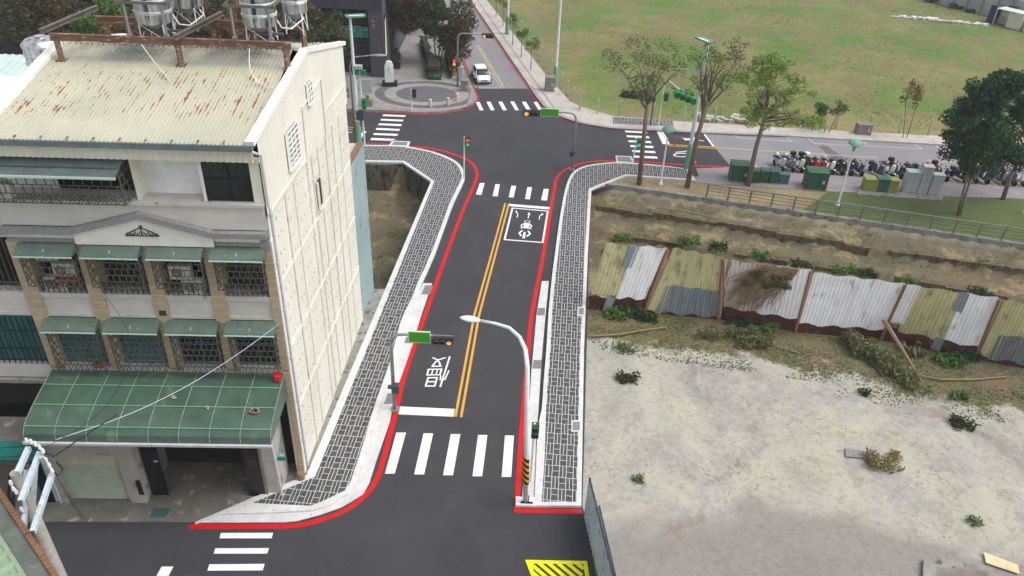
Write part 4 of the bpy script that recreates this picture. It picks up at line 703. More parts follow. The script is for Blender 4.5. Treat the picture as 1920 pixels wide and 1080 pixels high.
# air conditioners, flowerpots
def ac(loc, label):
    T = empty('air_conditioner', label, 'air conditioner', loc, radians(2.5), 'outdoor air conditioner units behind window cages')
    MB().bx(-.38, .38, -.14, .14, 0, .55).build('casing', 'ac_white', T, bevel=.015); b = MB().lathe((0, 0, 0), [(.19, 0), (.19, .015)], 18); fan = b.build('fan', 'room_dark', T); fan.rotation_euler = (pi/2, 0, 0); fan.location = (-.1, -.145, .28)
    w_ = MB(); 
    for k in range(6): w_.tube([(-.1+.035*k*cos(t*pi/6), -.17, .28+.035*k*sin(t*pi/6)) for t in range(13)], .005, 4) if k else None
    w_.bx(-.3, .1, -.175, -.168, .275, .285); w_.bx(-.105, -.095, -.175, -.168, .08, .48); w_.build('fan_guard', 'ac_white', T)
for x, y, z, lb in [(-6.9-1.55, -.3, 13.5, 'upper air conditioner at the left of the wide top floor cage'), (-6.75-1.5, -.33, 12.9, 'lower air conditioner at the left of the wide top floor cage'), (-7.75, .12, 10.25, 'upper air conditioner in the fourth floor cage farthest left'), (-7.3, .14, 9.62, 'air conditioner below the flowerpots in the fourth floor cage farthest left'), (-7.75, .14, 9.02, 'lowest air conditioner behind the scroll railing farthest left'), (-3.3, .14, 9.62, 'air conditioner in the third fourth floor cage from the left'), (-2.95, .14, 9.02, 'air conditioner standing on the sill under the third cage')]: ac(local(x, y, z), lb)
def pot(loc, label):
    T = empty('flowerpot', label, 'flowerpot', loc, 0, 'terracotta flowerpots standing in window cages'); MB().lathe((0, 0, 0), [(.07, 0), (.1, .16), (.115, .16), (.115, .19), (.09, .19)], 12).build('pot', 'pot', T)
    b = MB(); R2 = random.Random(int(loc[0]*100))
    for k in range(14): a = R2.uniform(0, 6.28); l = R2.uniform(.1, .2); b.add([(0, 0, .18), (cos(a)*l*.5-.02, sin(a)*l*.5, .18+l*.6), (cos(a)*l, sin(a)*l, .18+l*.7), (cos(a)*l*.5+.03, sin(a)*l*.5, .18+l*.5)], [(0, 1, 2, 3)])
    b.build('plant', 'leaf_pot', T)
for x, z, lb in ((-7.35, 9.6, 'leftmost of three terracotta pots on the fourth floor cage floor'), (-7.1, 9.6, 'middle of three terracotta pots on the fourth floor cage floor'), (-6.85, 9.6, 'rightmost of three terracotta pots on the fourth floor cage floor'), (-7.0, 5.87, 'left terracotta pot in the third floor cage above the canopy'), (-6.8, 5.87, 'right terracotta pot in the third floor cage above the canopy')): pot(local(x, -.36, z), lb)
# items on the canopy
o = MB().box((0, 0, .12), (.2, .3, .24)).box((.0, 0, .3), (.32, .04, .12)).build('crate', 'red_plastic'); o.location = local(-.3, -.5, 5.55); tag(o, 'red plastic crate at the upper right end of the green canopy', 'crate')
for x, y, z, sz, mt, lb in ((-3.9, -1.4, 5.37, .13, 'plywood', 'small beige litter scrap near the middle of the green canopy'), (-2.6, -1.85, 5.29, .13, 'plywood', 'small beige litter scrap on the lower batten of the green canopy'), (-.85, -1.95, 5.27, .3, 'wrap_purple', 'crumpled plastic bag lying at the right end of the green canopy')):
    b = MB(); R2 = random.Random(int(sz*77+x*10)); 
    for k in range(7): b.box((R2.uniform(-.5, .5)*sz, R2.uniform(-.4, .4)*sz, .03), (sz*.5, sz*.35, .05), R2.uniform(0, 3))
    o = b.build('plastic_bag' if 'bag' in lb else 'paper_scrap', mt); o.location = local(x, y, z); tag(o, lb, 'scrap')

# ---- steel frame and water tanks on the roof ----
def lo2(x, y, z): return Vector(local(x, y, z))
fr = empty('roof_frame', 'rusty brown steel beam frame standing across the metal roof ridge', 'steel frame', local(-4, 5.8, 16))
def beam(name, p, q, m='rust_beam', h=.22, w=.12):
    b = MB(fr); p, q = Vector(p), Vector(q); up = Vector((0, 0, 1)); b.bar(p+up*h/2, q+up*h/2, w, .035); b.bar(p-up*h/2, q-up*h/2, w, .035); b.bar(p, q, .04, h); b.build(name, m, fr)
beam('beam', lo2(-8.1, 4.75, 16.62), lo2(.35, 4.6, 16.62)); beam('beam', lo2(-7.6, 7.2, 16.62), lo2(.3, 7.1, 16.62)); beam('beam', lo2(-8.2, 4.4, 16.88), lo2(-7.7, 7.9, 16.88), 'grey_beam', .14, .14); beam('beam', lo2(-3.55, 4.2, 16.88), lo2(-2.9, 7.6, 16.88), 'grey_beam', .14, .14)
for x, y in ((-7.9, 4.75), (-3.65, 4.65), (.15, 4.6), (-7.2, 7.2), (-3.2, 7.15), (.25, 7.1)):
    b = MB(fr); zb = 15.0+(y+.42)/6.45 if y < 6 else 15.7; p_ = lo2(x, y, zb-.02); b.bar(p_, lo2(x, y, 16.5), .16, .16); b.box(p_+Vector((0, 0, .03)), (.32, .32, .04)); b.build('post', 'rust_beam', fr)
def tank(loc, r, h, zleg, label):
    T = empty('water_tank', label, 'water tank', loc, 0, 'stainless steel water tanks above the metal roof')
    prof = [(r*.96, 0), (r, .05)]; k = max(3, round(h/.42))
    for i in range(k): z0 = .05+(h-.1)*i/k; z1 = .05+(h-.1)*(i+1)/k; prof += [(r, z0+.02), (r, z1-.06), (r*1.06, z1-.03), (r, z1)]
    prof += [(r*1.04, h-.02), (r*.8, h+.14), (r*.3, h+.22), (r*.3, h+.27), (.01, h+.28)]; MB().lathe((0, 0, 0), prof, 36).build('tank_shell', 'steel', T, smooth=False)
    b = MB()
    for i in range(k):
        for dz in (.0, .07): z1 = .05+(h-.1)*(i+1)/k-dz; b.lathe((0, 0, 0), [(r*1.0, z1-.02), (r*1.035, z1-.012), (r*1.035, z1+.012), (r*1.0, z1+.02)], 36)
    b.build('hoop', 'pole_white', T)
    MB().lathe((0, 0, 0), [(.05, -.3), (r*.9, 0)], 24).build('tank_bottom', 'metal_grey', T)
    for k in range(4):
        a = pi/4+k*pi/2; b = MB(); b.bar((r*.95*cos(a), r*.95*sin(a), .1), (r*1.0*cos(a), r*1.0*sin(a), -zleg), .035); b.bar((r*.97*cos(a), r*.97*sin(a), -.0), (r*.97*cos(a+pi/2), r*.97*sin(a+pi/2), -zleg*.85), .025); b.build('leg', 'pole_white', T)
    return T
tank(lo2(-4.55, 5.35, 17.12), .62, 2.4, .65, 'front steel water tank of the left pair on the roof'); tank(lo2(-3.85, 6.75, 17.35), .6, 2.4, .8, 'rear steel water tank of the left pair on the roof')
tank(lo2(-.85, 5.4, 17.12), .6, 2.4, .65, 'front steel water tank of the right pair on the roof'); tank(lo2(.15, 6.6, 17.3), .45, 2.4, .75, 'rear narrow steel water tank of the right pair on the roof')
def stand(cx, cy, label):
    T = empty('tank_stand', label, 'tank stand', tuple(lo2(cx, cy, 16.78)), radians(2.5), 'steel tank stands on the roof beams')
    for sx_ in (-.78, .5):
        for sy_ in (-.72, 1.6): MB().bar((sx_, sy_, 0), (sx_, sy_, 1.12), .07).box((sx_, sy_, .02), (.16, .16, .08)).build('leg', 'metal_grey', T)
    b = MB(); 
    for yy in (-.85, 1.7): b.bx(-1., .75, yy-.035, yy+.035, 1.1, 1.19)
    for xx in (-.95, .7): b.bx(xx-.035, xx+.035, -.85, 1.7, 1.11, 1.21)
    b.bar((-.78, -.72, .1), (.5, 1.6, .1), .04); b.bx(-.9, .8, -.2, -.1, .0, .08); b.bx(-.9, .8, 1.1, 1.2, 0, .08); b.build('platform_frame', 'grey_beam', T)
    MB().tube([(.45, .2, .6), (.7, .1, .2), (1.0, .3, .12), (1.35, .9, .35), (1.1, 1.2, .5)], .03, 6).build('pipe', 'pole_white', T)
stand(-4.5, 5.45, 'bolted steel stand around the left pair of water tanks'); stand(-.85, 5.45, 'bolted steel stand around the right pair of water tanks')
for pts, lb in (([(-4.9, 4.6, 16.5), (-4.4, 4.2, 16.0), (-3.9, 3.7, 15.72), (-3.6, 3.2, 15.7)], 'thin pale hose lying on the roof below the left tanks'), ([(-1.1, 4.5, 16.5), (-1.0, 3.9, 15.95), (-.5, 3.2, 15.68), (.0, 3.0, 15.66)], 'thin pale hose lying on the roof below the right tanks')):
    T = MB().tube(smooth([lo2(*p) for p in pts], 4), .018, 6).build('hose', 'pole_white'); tag(T, lb, 'hose')
tank(lo2(-11.25, 9.75, 13.0), .74, 1.9, .3, 'large steel water tank on the pale flat roof at the left edge')['group'] = 'stainless steel water tanks'
o = empty('low_building', 'pale mint roofed building with a red edge behind the left water tank', 'building', (-30, 38, 0)); bb_ = MB(o); bb_.corr((-38, 37.6, 9.6), (16.5, 0, 0), (0, 6, 1.1), 40, .04, (0, -.2, 1)); bb_.build('roof', 'mint_roof', o); MB(o).bx(-38, -21.4, 37.3, 37.6, 9.2, 9.7).build('roof_edge', 'red_trim', o); MB(o).bx(-38, -21.6, 37.7, 43, 0, 9.5).build('wall', 'white_roof', o)
# blue neighbour
bl = empty('blue_house', 'pale blue rendered house wall rising behind the cream townhouse', 'building', (-8.36, 23.3, 0), radians(2.5)); b = MB()
b.prism([(.86, 11.25), (1.1, 14.2), (-6, 14.2), (-6, 11.25)], -3.8, 8.9); b.build('wall', 'blue_wall', bl); MB().prism([(.83, 11.25), (1.07, 14.1), (.8, 14.1), (.6, 11.25)], 8.9, 9.02).build('roof_edge', 'rust_rim', bl); MB().prism([(.45, 11.3), (.68, 14.1), (-6, 14.1), (-6, 11.3)], 8.9, 8.95).build('roof', 'tile_white', bl)

# ================= fences =================
def z8(x, y, z=0.): return g(1100+x/2.3415, 330+y/2.3415, z)
GRP = 'bays of the corrugated sheet hoarding along the channel'
def bay(label, bl_, br_, tl, tr, zb, zt, panels, rot=0):
    """panels: (u0,u1,v0,v1,material) on the bay's face; bottom and top corners are ground plan points"""
    o = empty('sheet_hoarding', label, 'hoarding', (bl_[0], bl_[1], 0), 0, GRP); B0, B1 = Vector((bl_[0], bl_[1], zb)), Vector((br_[0], br_[1], zb)); T0, T1 = Vector((tl[0], tl[1], zt)), Vector((tr[0], tr[1], zt))
    def pt(u, v): return (B0.lerp(B1, u)).lerp(T0.lerp(T1, u), v)
    for j, (u0, u1, v0, v1, m) in enumerate(panels):
        b = MB(o); n = max(3, int((B1-B0).length*(u1-u0)/.19)); vs = []; off = Vector((0, -.012*(j+1)-.02, 0)); rr = random.Random(int(bl_[0]*31)+j)
        for i in range(n):
            for a, h in ((0, 0), (.5, 0), (.62, .018), (.88, .018)):
                u = u0+(u1-u0)*(i+a)/n; w0 = .025*sin(u*19+j)+rr.uniform(-.006, .006); vs += [pt(u, v0+w0)+off+Vector((0, -h, 0)), pt(u, v1+w0*.6)+off+Vector((0, -h, 0))]
        vs += [pt(u1, v0)+off, pt(u1, v1)+off]; b.add(vs, [(2*i, 2*i+2, 2*i+3, 2*i+1) for i in range(len(vs)//2-1)]); k = len(vs); b.add([Vector(v)+Vector((0, .02, 0)) for v in vs], [(2*i+1, 2*i+3, 2*i+2, 2*i) for i in range(k//2-1)]); b.build('sheet_panel', m, o)
    b = MB(o)
    for v in (.12, .5, .9): b.bar(pt(0, v)+Vector((0, .08, 0)), pt(1, v)+Vector((0, .08, 0)), .06)
    for u in (.02, .5, .98): b.bar((pt(u, 0).x, pt(u, 0).y+.12, 0), pt(u, .97)+Vector((0, .12, 0)), .08)
    b.build('support_rail', 'wood', o)
    b = MB(o); b.prism([(bl_[0], bl_[1]-.02), (br_[0], br_[1]-.02), (br_[0], br_[1]+.14), (bl_[0], bl_[1]+.14)], -.1, zb+.12); b.build('base_wall', 'red_base', o)
    b = MB(o); b.bar((br_[0], br_[1]-.06, 0), pt(1, .98)+Vector((.0, -.06, 0)), .16, .12); b.build('post', 'rust_rim', o)
Z3 = 3.95
bay('leftmost hoarding bay beside the bridge, yellow sheet left and white sheet right', z8(10, 580), z8(250, 595), z8(85, 295, Z3), z8(355, 315, Z3), .85, Z3, [(0, .48, 0, 1, 'sheet_yellow'), (.46, .98, 0, 1, 'sheet_white'), (.36, .54, .6, 1.0, 'sheet_grey'), (.3, .45, -.28, 0.02, 'sheet_grey')])
bay('second hoarding bay from the bridge, yellow sheets above blue grey sheets', z8(262, 598), z8(575, 625), z8(380, 318, Z3-.1), z8(600, 350, Z3), .1, Z3-.05, [(0, 1, .42, 1, 'sheet_yellow'), (0, .2, 0, .45, 'sheet_yellow'), (.12, .98, 0, .44, 'sheet_blue')])
bay('third hoarding bay from the bridge, rusty white sheets overgrown by a dry vine', z8(590, 625), z8(915, 680), z8(605, 365, 3.85), z8(985, 410, 3.85), .8, 3.85, [(0, .5, 0, 1, 'sheet_rusty'), (.44, .99, 0, 1, 'sheet_white')])
bay('fourth hoarding bay from the bridge, wide clean white sheets', z8(922, 682), z8(1290, 715), z8(1000, 416, 3.75), z8(1398, 474, 3.6), .55, 3.65, [(0, .52, 0, 1, 'sheet_white'), (.5, .99, .02, 1, 'sheet_white')])
bay('fifth hoarding bay from the bridge, yellow sheet between two white strips', z8(1300, 718), z8(1700, 800), z8(1408, 476, 3.75), z8(1815, 530, 3.8), .75, 3.75, [(0, .15, .15, 1, 'sheet_white'), (.12, .62, 0, 1, 'sheet_yellow'), (.6, .98, 0, 1, 'sheet_white'), (.56, .68, .6, 1.0, 'sheet_grey'), (.52, .62, -.25, 0.02, 'sheet_grey')])
bay('hoarding bay at the right edge, yellow sheets above blue grey sheets', z8(1712, 803), z8(2150, 880), z8(1832, 545, Z3), z8(2250, 600, Z3), .2, Z3, [(0, 1, .42, 1, 'sheet_yellow'), (0, .15, 0, .45, 'sheet_yellow'), (.1, .98, 0, .44, 'sheet_blue')])
# slanting steel hoarding at the junction
o = empty('sheet_hoarding', 'weathered blue grey sheet hoarding running toward the viewer at the junction corner', 'hoarding', g(1095, 965)); b = MB(o); P0 = Vector(g(1095, 965)); P1 = Vector(g(1121, 1080)); P2 = P1+(P1-P0)*2
b.corr(P0, P2-P0, (0, 0, 2.1), 40, .03, (-1, 0, 0)); b.build('sheet_panel', 'fence_blue', o); b = MB(o); b.bar(P0+Vector((.03, 0, 2.1)), P2+Vector((.03, 0, 2.1)), .06); b.bar(P0+Vector((.05, 0, 1)), P2+Vector((.05, 0, 1)), .04)
for k in range(7): p = P0.lerp(P2, k/6)+Vector((.06, 0, 0)); b.bar(p, p+Vector((0, 0, 2.1)), .05)
b.build('support_rail', 'dark_metal', o)
o = empty('sheet_hoarding', 'second weathered blue grey sheet hoarding panel standing close behind the first at the junction', 'hoarding', g(1112, 1000)); b = MB(o); P0 = Vector(g(1113, 1010)); P1 = Vector(g(1128, 1080)); P2 = P1+(P1-P0)*2
b.corr(P0, P2-P0, (0, 0, 1.9), 30, .03, (-1, 0, 0)); b.build('sheet_panel', 'fence_blue', o); MB(o).bar(P0+Vector((.03, 0, 1.9)), P2+Vector((.03, 0, 1.9)), .05).build('support_rail', 'dark_metal', o)
# park railing
rail = empty('railing', 'dark grey metal railing with flat top rail along the park edge', 'railing', g(1322, 368))
xs = [g(1322, 368)[0]+i*(34-g(1322, 368)[0])/14 for i in range(24)]; P = [Vector((x, yb(x)+.12, .12)) for x in xs]
for p_ in P: MB(rail).bar(p_, p_+Vector((0, -.05, 1.0)), .13, .08).build('post', 'rail_grey', rail)
b = MB(rail); b.tube([p_+Vector((0, -.05, 1.02)) for p_ in P], .055, 8); b.build('top_rail', 'rail_grey', rail)
b = MB(rail)
for z in (.25, .5, .75): 
    for a_, c_ in zip(P, P[1:]): b.bar(a_+Vector((0, -.02, z)), c_+Vector((0, -.02, z)), .03)
b.build('lower_rail', 'grey_beam', rail)
# field posts
def post_proto():
    T = empty('fence_post', 'pale concrete fence post standing along the field beside the far road', 'post', (0, 0, 0), 0, 'concrete posts along the field beside the far road'); MB().box((0, 0, .65), (.15, .15, 1.3)).box((.0, .05, 1.33), (.12, .2, .12)).build('shaft', 'post_concrete', T); return T
pp = post_proto(); first = True
PX = [(1074, 191), (1061, 180), (1048, 168), (1108, 212)][:0]
A = Vector(g(1075, 193)); Bd = Vector(g(1016, 114)); stp = (Bd-A)/6.0
k = 0
spots = [A+stp*i for i in range(-1, 22)]
for i, p_ in enumerate(spots):
    if i == 0: pp.location = p_; continue
    dup(pp, p_)
e2 = dup(pp, Vector(g(1120, 215)), label='pale concrete fence post standing along the field beside the east street'); e2['group'] = 'concrete posts along the field beside the east street'
for px, py in ((1162, 217), (1223, 224), (1281, 228), (1338, 231), (1398, 232), (1446, 234), (1508, 237), (1566, 240), (1628, 246), (1685, 250), (1740, 253), (1800, 256), (1860, 260), (1915, 264)): dup(e2, g(px, py))
# ================= street lights and signals =================
def zpole(px, py, bx_, by_):
    """height above the base point at which a vertical pole passes image row py"""
    b0 = g(bx_, by_); lo_, hi_ = 0., 22.
    for _ in range(40):
        z = (lo_+hi_)/2; d = np.array([b0[0], b0[1], z])-C0; yy = 540-F*(d@UV)/(d@fw)
        if yy > py: lo_ = z
        else: hi_ = z
    return z
def tall_light(base, top, label, ang, w=1.1):
    bx_ = g(*base); h = zpole(top[0], top[1], *base); T = empty('street_light', label, 'street light', bx_, 0, 'tall white street lights with flat frame heads')
    MB().lathe((0, 0, 0), [(.3, 0), (.3, .06), (.26, .1), (.2, 1.8), (.15, 2.1)], 14).build('base', 'pole_green', T); MB().tube([(0, 0, 2.0), (0, 0, h)], [.15, .09], 12).build('pole', 'pole_white', T)
    b = MB(); R3 = Matrix.Rotation(ang, 3, 'Z')
    for (x0, x1, y0, y1) in ((-.35, w, -.3, -.2), (-.35, w, .2, .3), (-.35, -.25, -.3, .3), (w-.1, w, -.3, .3)): b.box(R3@Vector(((x0+x1)/2, (y0+y1)/2, h)), (x1-x0, y1-y0, .12), ang)
    b.build('head_frame', 'pole_green', T); b = MB(); b.box(R3@Vector((w/2-.1, 0, h-.02)), (w, .42, .05), ang); b.build('lamp', 'lamp_glass', T); return T
tall_light((674, 276), (664, 30), 'tall white street light with green foot at the left corner behind the cream building', radians(20))
tall_light((1287, 318), (1328, 78), 'tall white street light with green foot among the trees on the right', radians(120))
tall_light((1040, 165), (1050, -60), 'tall white street light with green foot beside the grey cabinet at the field corner', radians(0))
tall_light((951, 66), (953, -90), 'tall white street light farther up the road beside the field', radians(0))
def arm_light(base, h, reach, ang, label, col='metal_grey', sleeve=True, lean=(0, 0), r=.08):
    T = empty('street_light', label, 'street light', g(*base), ang, 'curved arm street lights'); MB().box((0, 0, .03), (.4, .4, .06)).build('base_plate', col, T)
    pts = [(0, 0, 0), (lean[0], lean[1], h-.9)]+[(lean[0]+reach*.5*(1-cos(t))*.75, lean[1], h-.9+.9*sin(t)) for t in (pi/8, pi/4, 3*pi/8, pi/2)]+[(lean[0]+reach*.75, lean[1], h+.06), (lean[0]+reach, lean[1], h+.12)]
    MB().tube(pts, [r, r*.8]+[r*.7]*4+[r*.55, r*.5], 12).build('pole', col, T, smooth=True); b = MB(); cx = lean[0]+reach
    b.tube([(cx-.1, lean[1], h+.1), (cx+.15, lean[1], h+.13), (cx+.6, lean[1], h+.16), (cx+1.0, lean[1], h+.15), (cx+1.2, lean[1], h+.13)], [.06, .13, .2, .15, .03], 14); b.v = [(x, y, (z-h)*.5+h+.06) for x, y, z in b.v]; b.build('lamp_head', 'lamp_glass' if col == 'pole_white' else col, T, smooth=True)
    if sleeve: MB().lathe((0, 0, 0), [(r+.03, 1.3), (r+.03, 2.4)], 14).build('warning_sleeve', 'hazard', T)
    return T
arm_light((667, 272), 7.0, 1.6, radians(5), 'grey curved arm street light with striped sleeve at the left corner')
arm_light((1300, 305), 7.2, 1.6, radians(183), 'grey curved arm street light with striped sleeve among the right trees')
# near white curved light on the bridge corner
nb_ = g(985, 944); top = g(989, 690, 7.3); T = empty('street_light', 'white curved arm street light standing at the near end of the right sidewalk', 'street light', nb_, 0, 'curved arm street lights')
tp = Vector(top)-Vector(nb_); rel = lambda px, py, z: Vector(g(px, py, z))-Vector(nb_)
pts = [Vector((0, 0, 0)), tp*.5, tp, rel(985, 655, 7.65), rel(974, 632, 7.85), rel(955, 615, 7.95), rel(930, 607, 8.0), rel(900, 601, 8.0)]
MB().tube(pts, [.11, .1, .085, .08, .075, .07, .06, .055], 12).build('pole', 'pole_white', T, smooth=True); a_, c_ = rel(901, 601, 8.0), rel(862, 595, 8.0)
b = MB(); b.tube([a_.lerp(c_, t) for t in (0, .12, .35, .6, .85, 1)], [.05, .11, .17, .17, .11, .03], 16); zc = 8.0; b.v = [(x, y, (z-zc)*.55+zc) for x, y, z in b.v]; b.build('lamp_head', 'lamp_glass', T, smooth=True)
b = MB(); b.tube([tp*(1.25/7.3), tp*(2.75/7.3)], .14, 14); b.build('warning_sleeve', 'hazard', T); b = MB(); b.box((0, 0, .08), (.8, .45, .12)); b.build('base_plate', 'pole_white', T); MB().box((.05, -.1, .17), (.5, .06, .05)).bar((-.05, -.1, .15), (-.05, -.1, .6), .03).bar((.12, -.1, .15), (.12, -.1, .6), .03).build('anchor_bolt', 'black', T)
def ped_signal(base, top, label, ang=0., look='green', body='black', side_=1, box=None, arm=None, base_z=KH):
    bx_ = g(base[0], base[1], base_z); h = zpole(top[0], top[1], *base)-.1; T = empty('pedestrian_signal', label, 'pedestrian signal', bx_, ang, 'pedestrian signals at the crossings'); MB().tube([(0, 0, 0), (0, 0, h)], [.055, .045], 10).build('pole', 'pole_white', T)
    b = MB(); s_ = side_; b.box((s_*.26, 0, h-.38), (.3, .22, .72)); b.bar((0, 0, h-.15), (s_*.2, 0, h-.15), .04); b.bar((0, 0, h-.6), (s_*.2, 0, h-.6), .04); hb_ = b.build('signal_head', body, T, bevel=.02)
    for z, m_ in ((h-.22, 'lamp_red' if look == 'red' else 'signal_green'), (h-.54, 'lamp_green' if look != 'off' else 'lens_off')):
        c_ = MB().box((s_*.26, -.125, z), (.22, .03, .24)); c_.build('lens', m_ if look != 'off' else 'lens_off', hb_); MB().box((s_*.26, -.17, z+.14), (.28, .12, .02)).build('visor', body, hb_)
    return T
ped_signal((870, 334), (868, 254), 'pedestrian signal with a red figure on a white pole at the left bridge corner', look='red')
ped_signal((1187, 303), (1187, 256), 'small green pedestrian signal on a white pole by the right crossing', look='green', body='signal_green')
ped_signal((772, 207), (771, 165), 'small dark pedestrian signal on a white pole on the round plaza', look='off')
ped_signal((995, 900), (996, 791), 'green bodied pedestrian signal beside the near white street light', look='off', body='cab_green', side_=.15)
T = empty('traffic_signal', 'white pole with a group of bright green signal housings beside the field', 'traffic signal', g(1234, 238)); MB().tube([(0, 0, 0), (0, 0, 4.0)], [.06, .05], 10).build('pole', 'pole_white', T); MB().tube([(0, 0, 4.0), (.3, -.2, 4.15), (1.1, -1.1, 3.75)], .045, 8).build('arm', 'pole_white', T)
for i in range(4):
    h_ = MB(); c_ = Vector((.9+i*.42, -1.1-i*.22, 3.45-i*.08)); h_.tube([c_+Vector((0, .15, .0)), c_+Vector((.05, -.35, -.1))], [.27, .3], 12); h_.build('signal_head', 'signal_green', T); MB().tube([c_+Vector((.055, -.352, -.1)), c_+Vector((.06, -.37, -.1))], .22, 12).build('lens', 'cab_green', T)
MB().bar((.5, -.6, 3.7), (2.3, -1.7, 3.45), .07).build('bracket', 'black', T); MB().box((.3, -.05, 2.7), (.34, .25, .7)).build('pedestrian_head', 'cab_green', T)
# left corner cluster
T = empty('traffic_signal', 'white signal pole with green housings and grey control box beside the tall left street light', 'traffic signal', g(684, 276)); h = zpole(677, 128, 684, 276)
MB().tube([(0, 0, 0), (0, 0, h)], [.07, .05], 10).build('pole', 'pole_white', T); MB().box((-.35, 0, h-.3), (.4, .3, .35)).box((.25, 0, h-.3), (.36, .3, .35)).bar((-.3, 0, h-.1), (.2, 0, h-.1), .04).build('signal_head', 'signal_green', T); MB().box((-.1, 0, h+.1), (.6, .4, .25)).build('camera_housing', 'cab_grey', T)
MB().box((.2, -.1, h-2.45), (.3, .3, .35)).box((.2, -.1, h-2.9), (.3, .3, .35)).box((.2, -.28, h-2.36), (.34, .14, .03)).box((.2, -.28, h-2.8), (.34, .14, .03)).build('signal_head', 'signal_green', T); MB().box((-.15, -.1, h-3.6), (.6, .35, .75)).build('control_box', 'box_blue_grey', T, bevel=.03)
MB().bar((-.35, 0, h-1.2), (0, 0, h-.7), .05).bar((-.35, 0, h-.9), (0, 0, h-1.2), .04).build('bracket', 'pole_white', T)
T = empty('notice_board', 'white notice board on a post standing at the left plaza kerb', 'sign', g(690, 201)); MB().tube([(0, 0, 0), (0, 0, 1.6)], .05, 8).build('post', 'cab_grey', T); MB().box((0, 0, 1.9), (.95, .08, 1.2)).build('board', 'cab_grey', T, bevel=.02); MB().box((0, -.06, .9), (.3, .06, .4)).build('label_plate', 'hazard', T); MB().box((0, .05, .35), (.8, .5, .7)).build('foot', 'cab_stone', T)
T = empty('sign_board', 'white sign board half hidden behind the back corner of the cream building', 'sign', g(648, 275)); MB().tube([(0, 0, 0), (0, 0, 1.4)], .04, 8).build('post', 'metal_grey', T); MB().box((0, 0, 1.5), (.55, .05, 1.1)).build('board', 'cab_grey', T)
T = empty('guide_sign', 'thin grey sign post with a round face standing by the right sidewalk crossing', 'sign', g(1258, 312)); MB().tube([(0, 0, 0), (0, 0, 2.3)], .035, 8).build('post', 'metal_grey', T); MB().tube([(0, -.06, 2.1), (0, -.03, 2.1)], .2, 16).build('face', 'wrap_purple', T); MB().box((0, -.02, 2.45), (.8, .03, .1)).build('face', 'grate', T)
def mast(base, hz, spanpx, label, signpx, headpx, lensorder, row, zt, col='metal_grey', sign=True, boxz=1.5, panels=True):
    b0 = g(*base); T = empty('traffic_signal', label, 'traffic signal', b0, 0, 'mast arm traffic signals')
    def atx(px):
        # x offset of the point on the arm (height zt, row y) under image column px
        lo_, hi_ = -12., 12.
        for _ in range(40):
            x = (lo_+hi_)/2; d = np.array([b0[0]+x, b0[1], zt])-C0; xx = 960+F*(d@RV)/(d@fw)
            if xx < px: lo_ = x
            else: hi_ = x
        return x
    e_ = atx(spanpx); s_ = 1 if e_ > 0 else -1
    pts = [(0, 0, 0), (0, 0, zt-.5), (s_*.08, 0, zt-.22), (s_*.3, 0, zt-.03), (s_*.6, 0, zt), (e_, 0, zt)]; MB().tube(pts, [.09, .08, .075, .07, .06, .05], 12).build('mast', col, T, smooth=True)
    MB().box((0, 0, .03), (.34, .34, .06)).build('base_plate', col, T)
    if sign:
        a, c = atx(signpx[0]), atx(signpx[1]); MB().bx(min(a, c), max(a, c), -.16, -.1, zt-.3, zt+.3).build('street_name_sign', 'sign_border', T); p_ = MB().bx(min(a, c)+.04, max(a, c)-.04, -.175, -.161, zt-.26, zt+.26).build('sign_face', 'sign_green', T)
    a, c = atx(headpx[0]), atx(headpx[1]); a, c = min(a, c), max(a, c); hh = (c-a)/6.2; hd = MB().bx(a, c, -.3, -.06, zt-hh-.1, zt+hh*.6-.1+.1).bx(a-.03, c+.03, -.28, -.2, zt+hh*.7, zt+hh*.7+.05).build('signal_head', 'signal_body', T, bevel=.02)
    ncl = 3
    for i in range(ncl):
        x = a+(c-a)*(i+.5)/ncl*.9+(c-a)*.05; r = (c-a)/8.5; m_ = lensorder[i]; MB().tube([(x, -.33, zt-.1), (x, -.302, zt-.1)], r, 16).build('lens', m_, hd)
        v = MB(); v.add([(x+r*1.12*cos(t*pi/8), -.31, zt-.1+r*1.12*sin(t*pi/8)) for t in range(9)]+[(x+r*1.12*cos(t*pi/8), -.31-r*1.1, zt-.1+r*1.12*sin(t*pi/8)) for t in range(9)], [(t, t+1, t+10, t+9) for t in range(8)]); v.build('visor', 'signal_body', hd)
    MB().box((s_*.1, -.05, boxz), (.34, .3, .45)).box((-s_*.08, -.12, boxz+.12), (.3, .2, .12)).build('control_box', 'box_blue_grey', T, bevel=.03)
    return T
mast((740, 768), 0, 850, 'near left traffic signal on a grey mast with blank green sign above the stop line', (766, 808), (811, 851), ['lens_off', 'lens_off', 'lamp_orange'], 624, zpole(735, 626, 740, 768), boxz=1.35)
mast((1072, 318), 0, 981, 'mast arm traffic signal with blank green sign at the far right bridge corner', (1048, 1013), (1013, 981), ['lamp_orange', 'lens_off', 'lens_off'], 210, zpole(1075, 212, 1072, 318), boxz=1.35)
T = mast((858, 165), 0, 925, 'far traffic signal on a curved mast before the road by the field', None, (904, 926), ['lamp_orange', 'lens_off', 'lens_off'], 62, zpole(870, 62, 858, 165), sign=False, boxz=2.3)
MB().box((-.3, -.1, 2.45), (.28, .25, .7)).build('pedestrian_head', 'signal_body', T); MB().box((-.3, -.24, 2.6), (.2, .02, .25)).build('lens', 'lamp_red', T); MB().box((-.3, -.24, 2.3), (.2, .02, .2)).build('lens', 'lamp_orange', T); MB().lathe((-.3, 0, 0), [(.13, 1.2), (.13, 2.0)], 12).build('warning_sleeve', 'hazard', T)
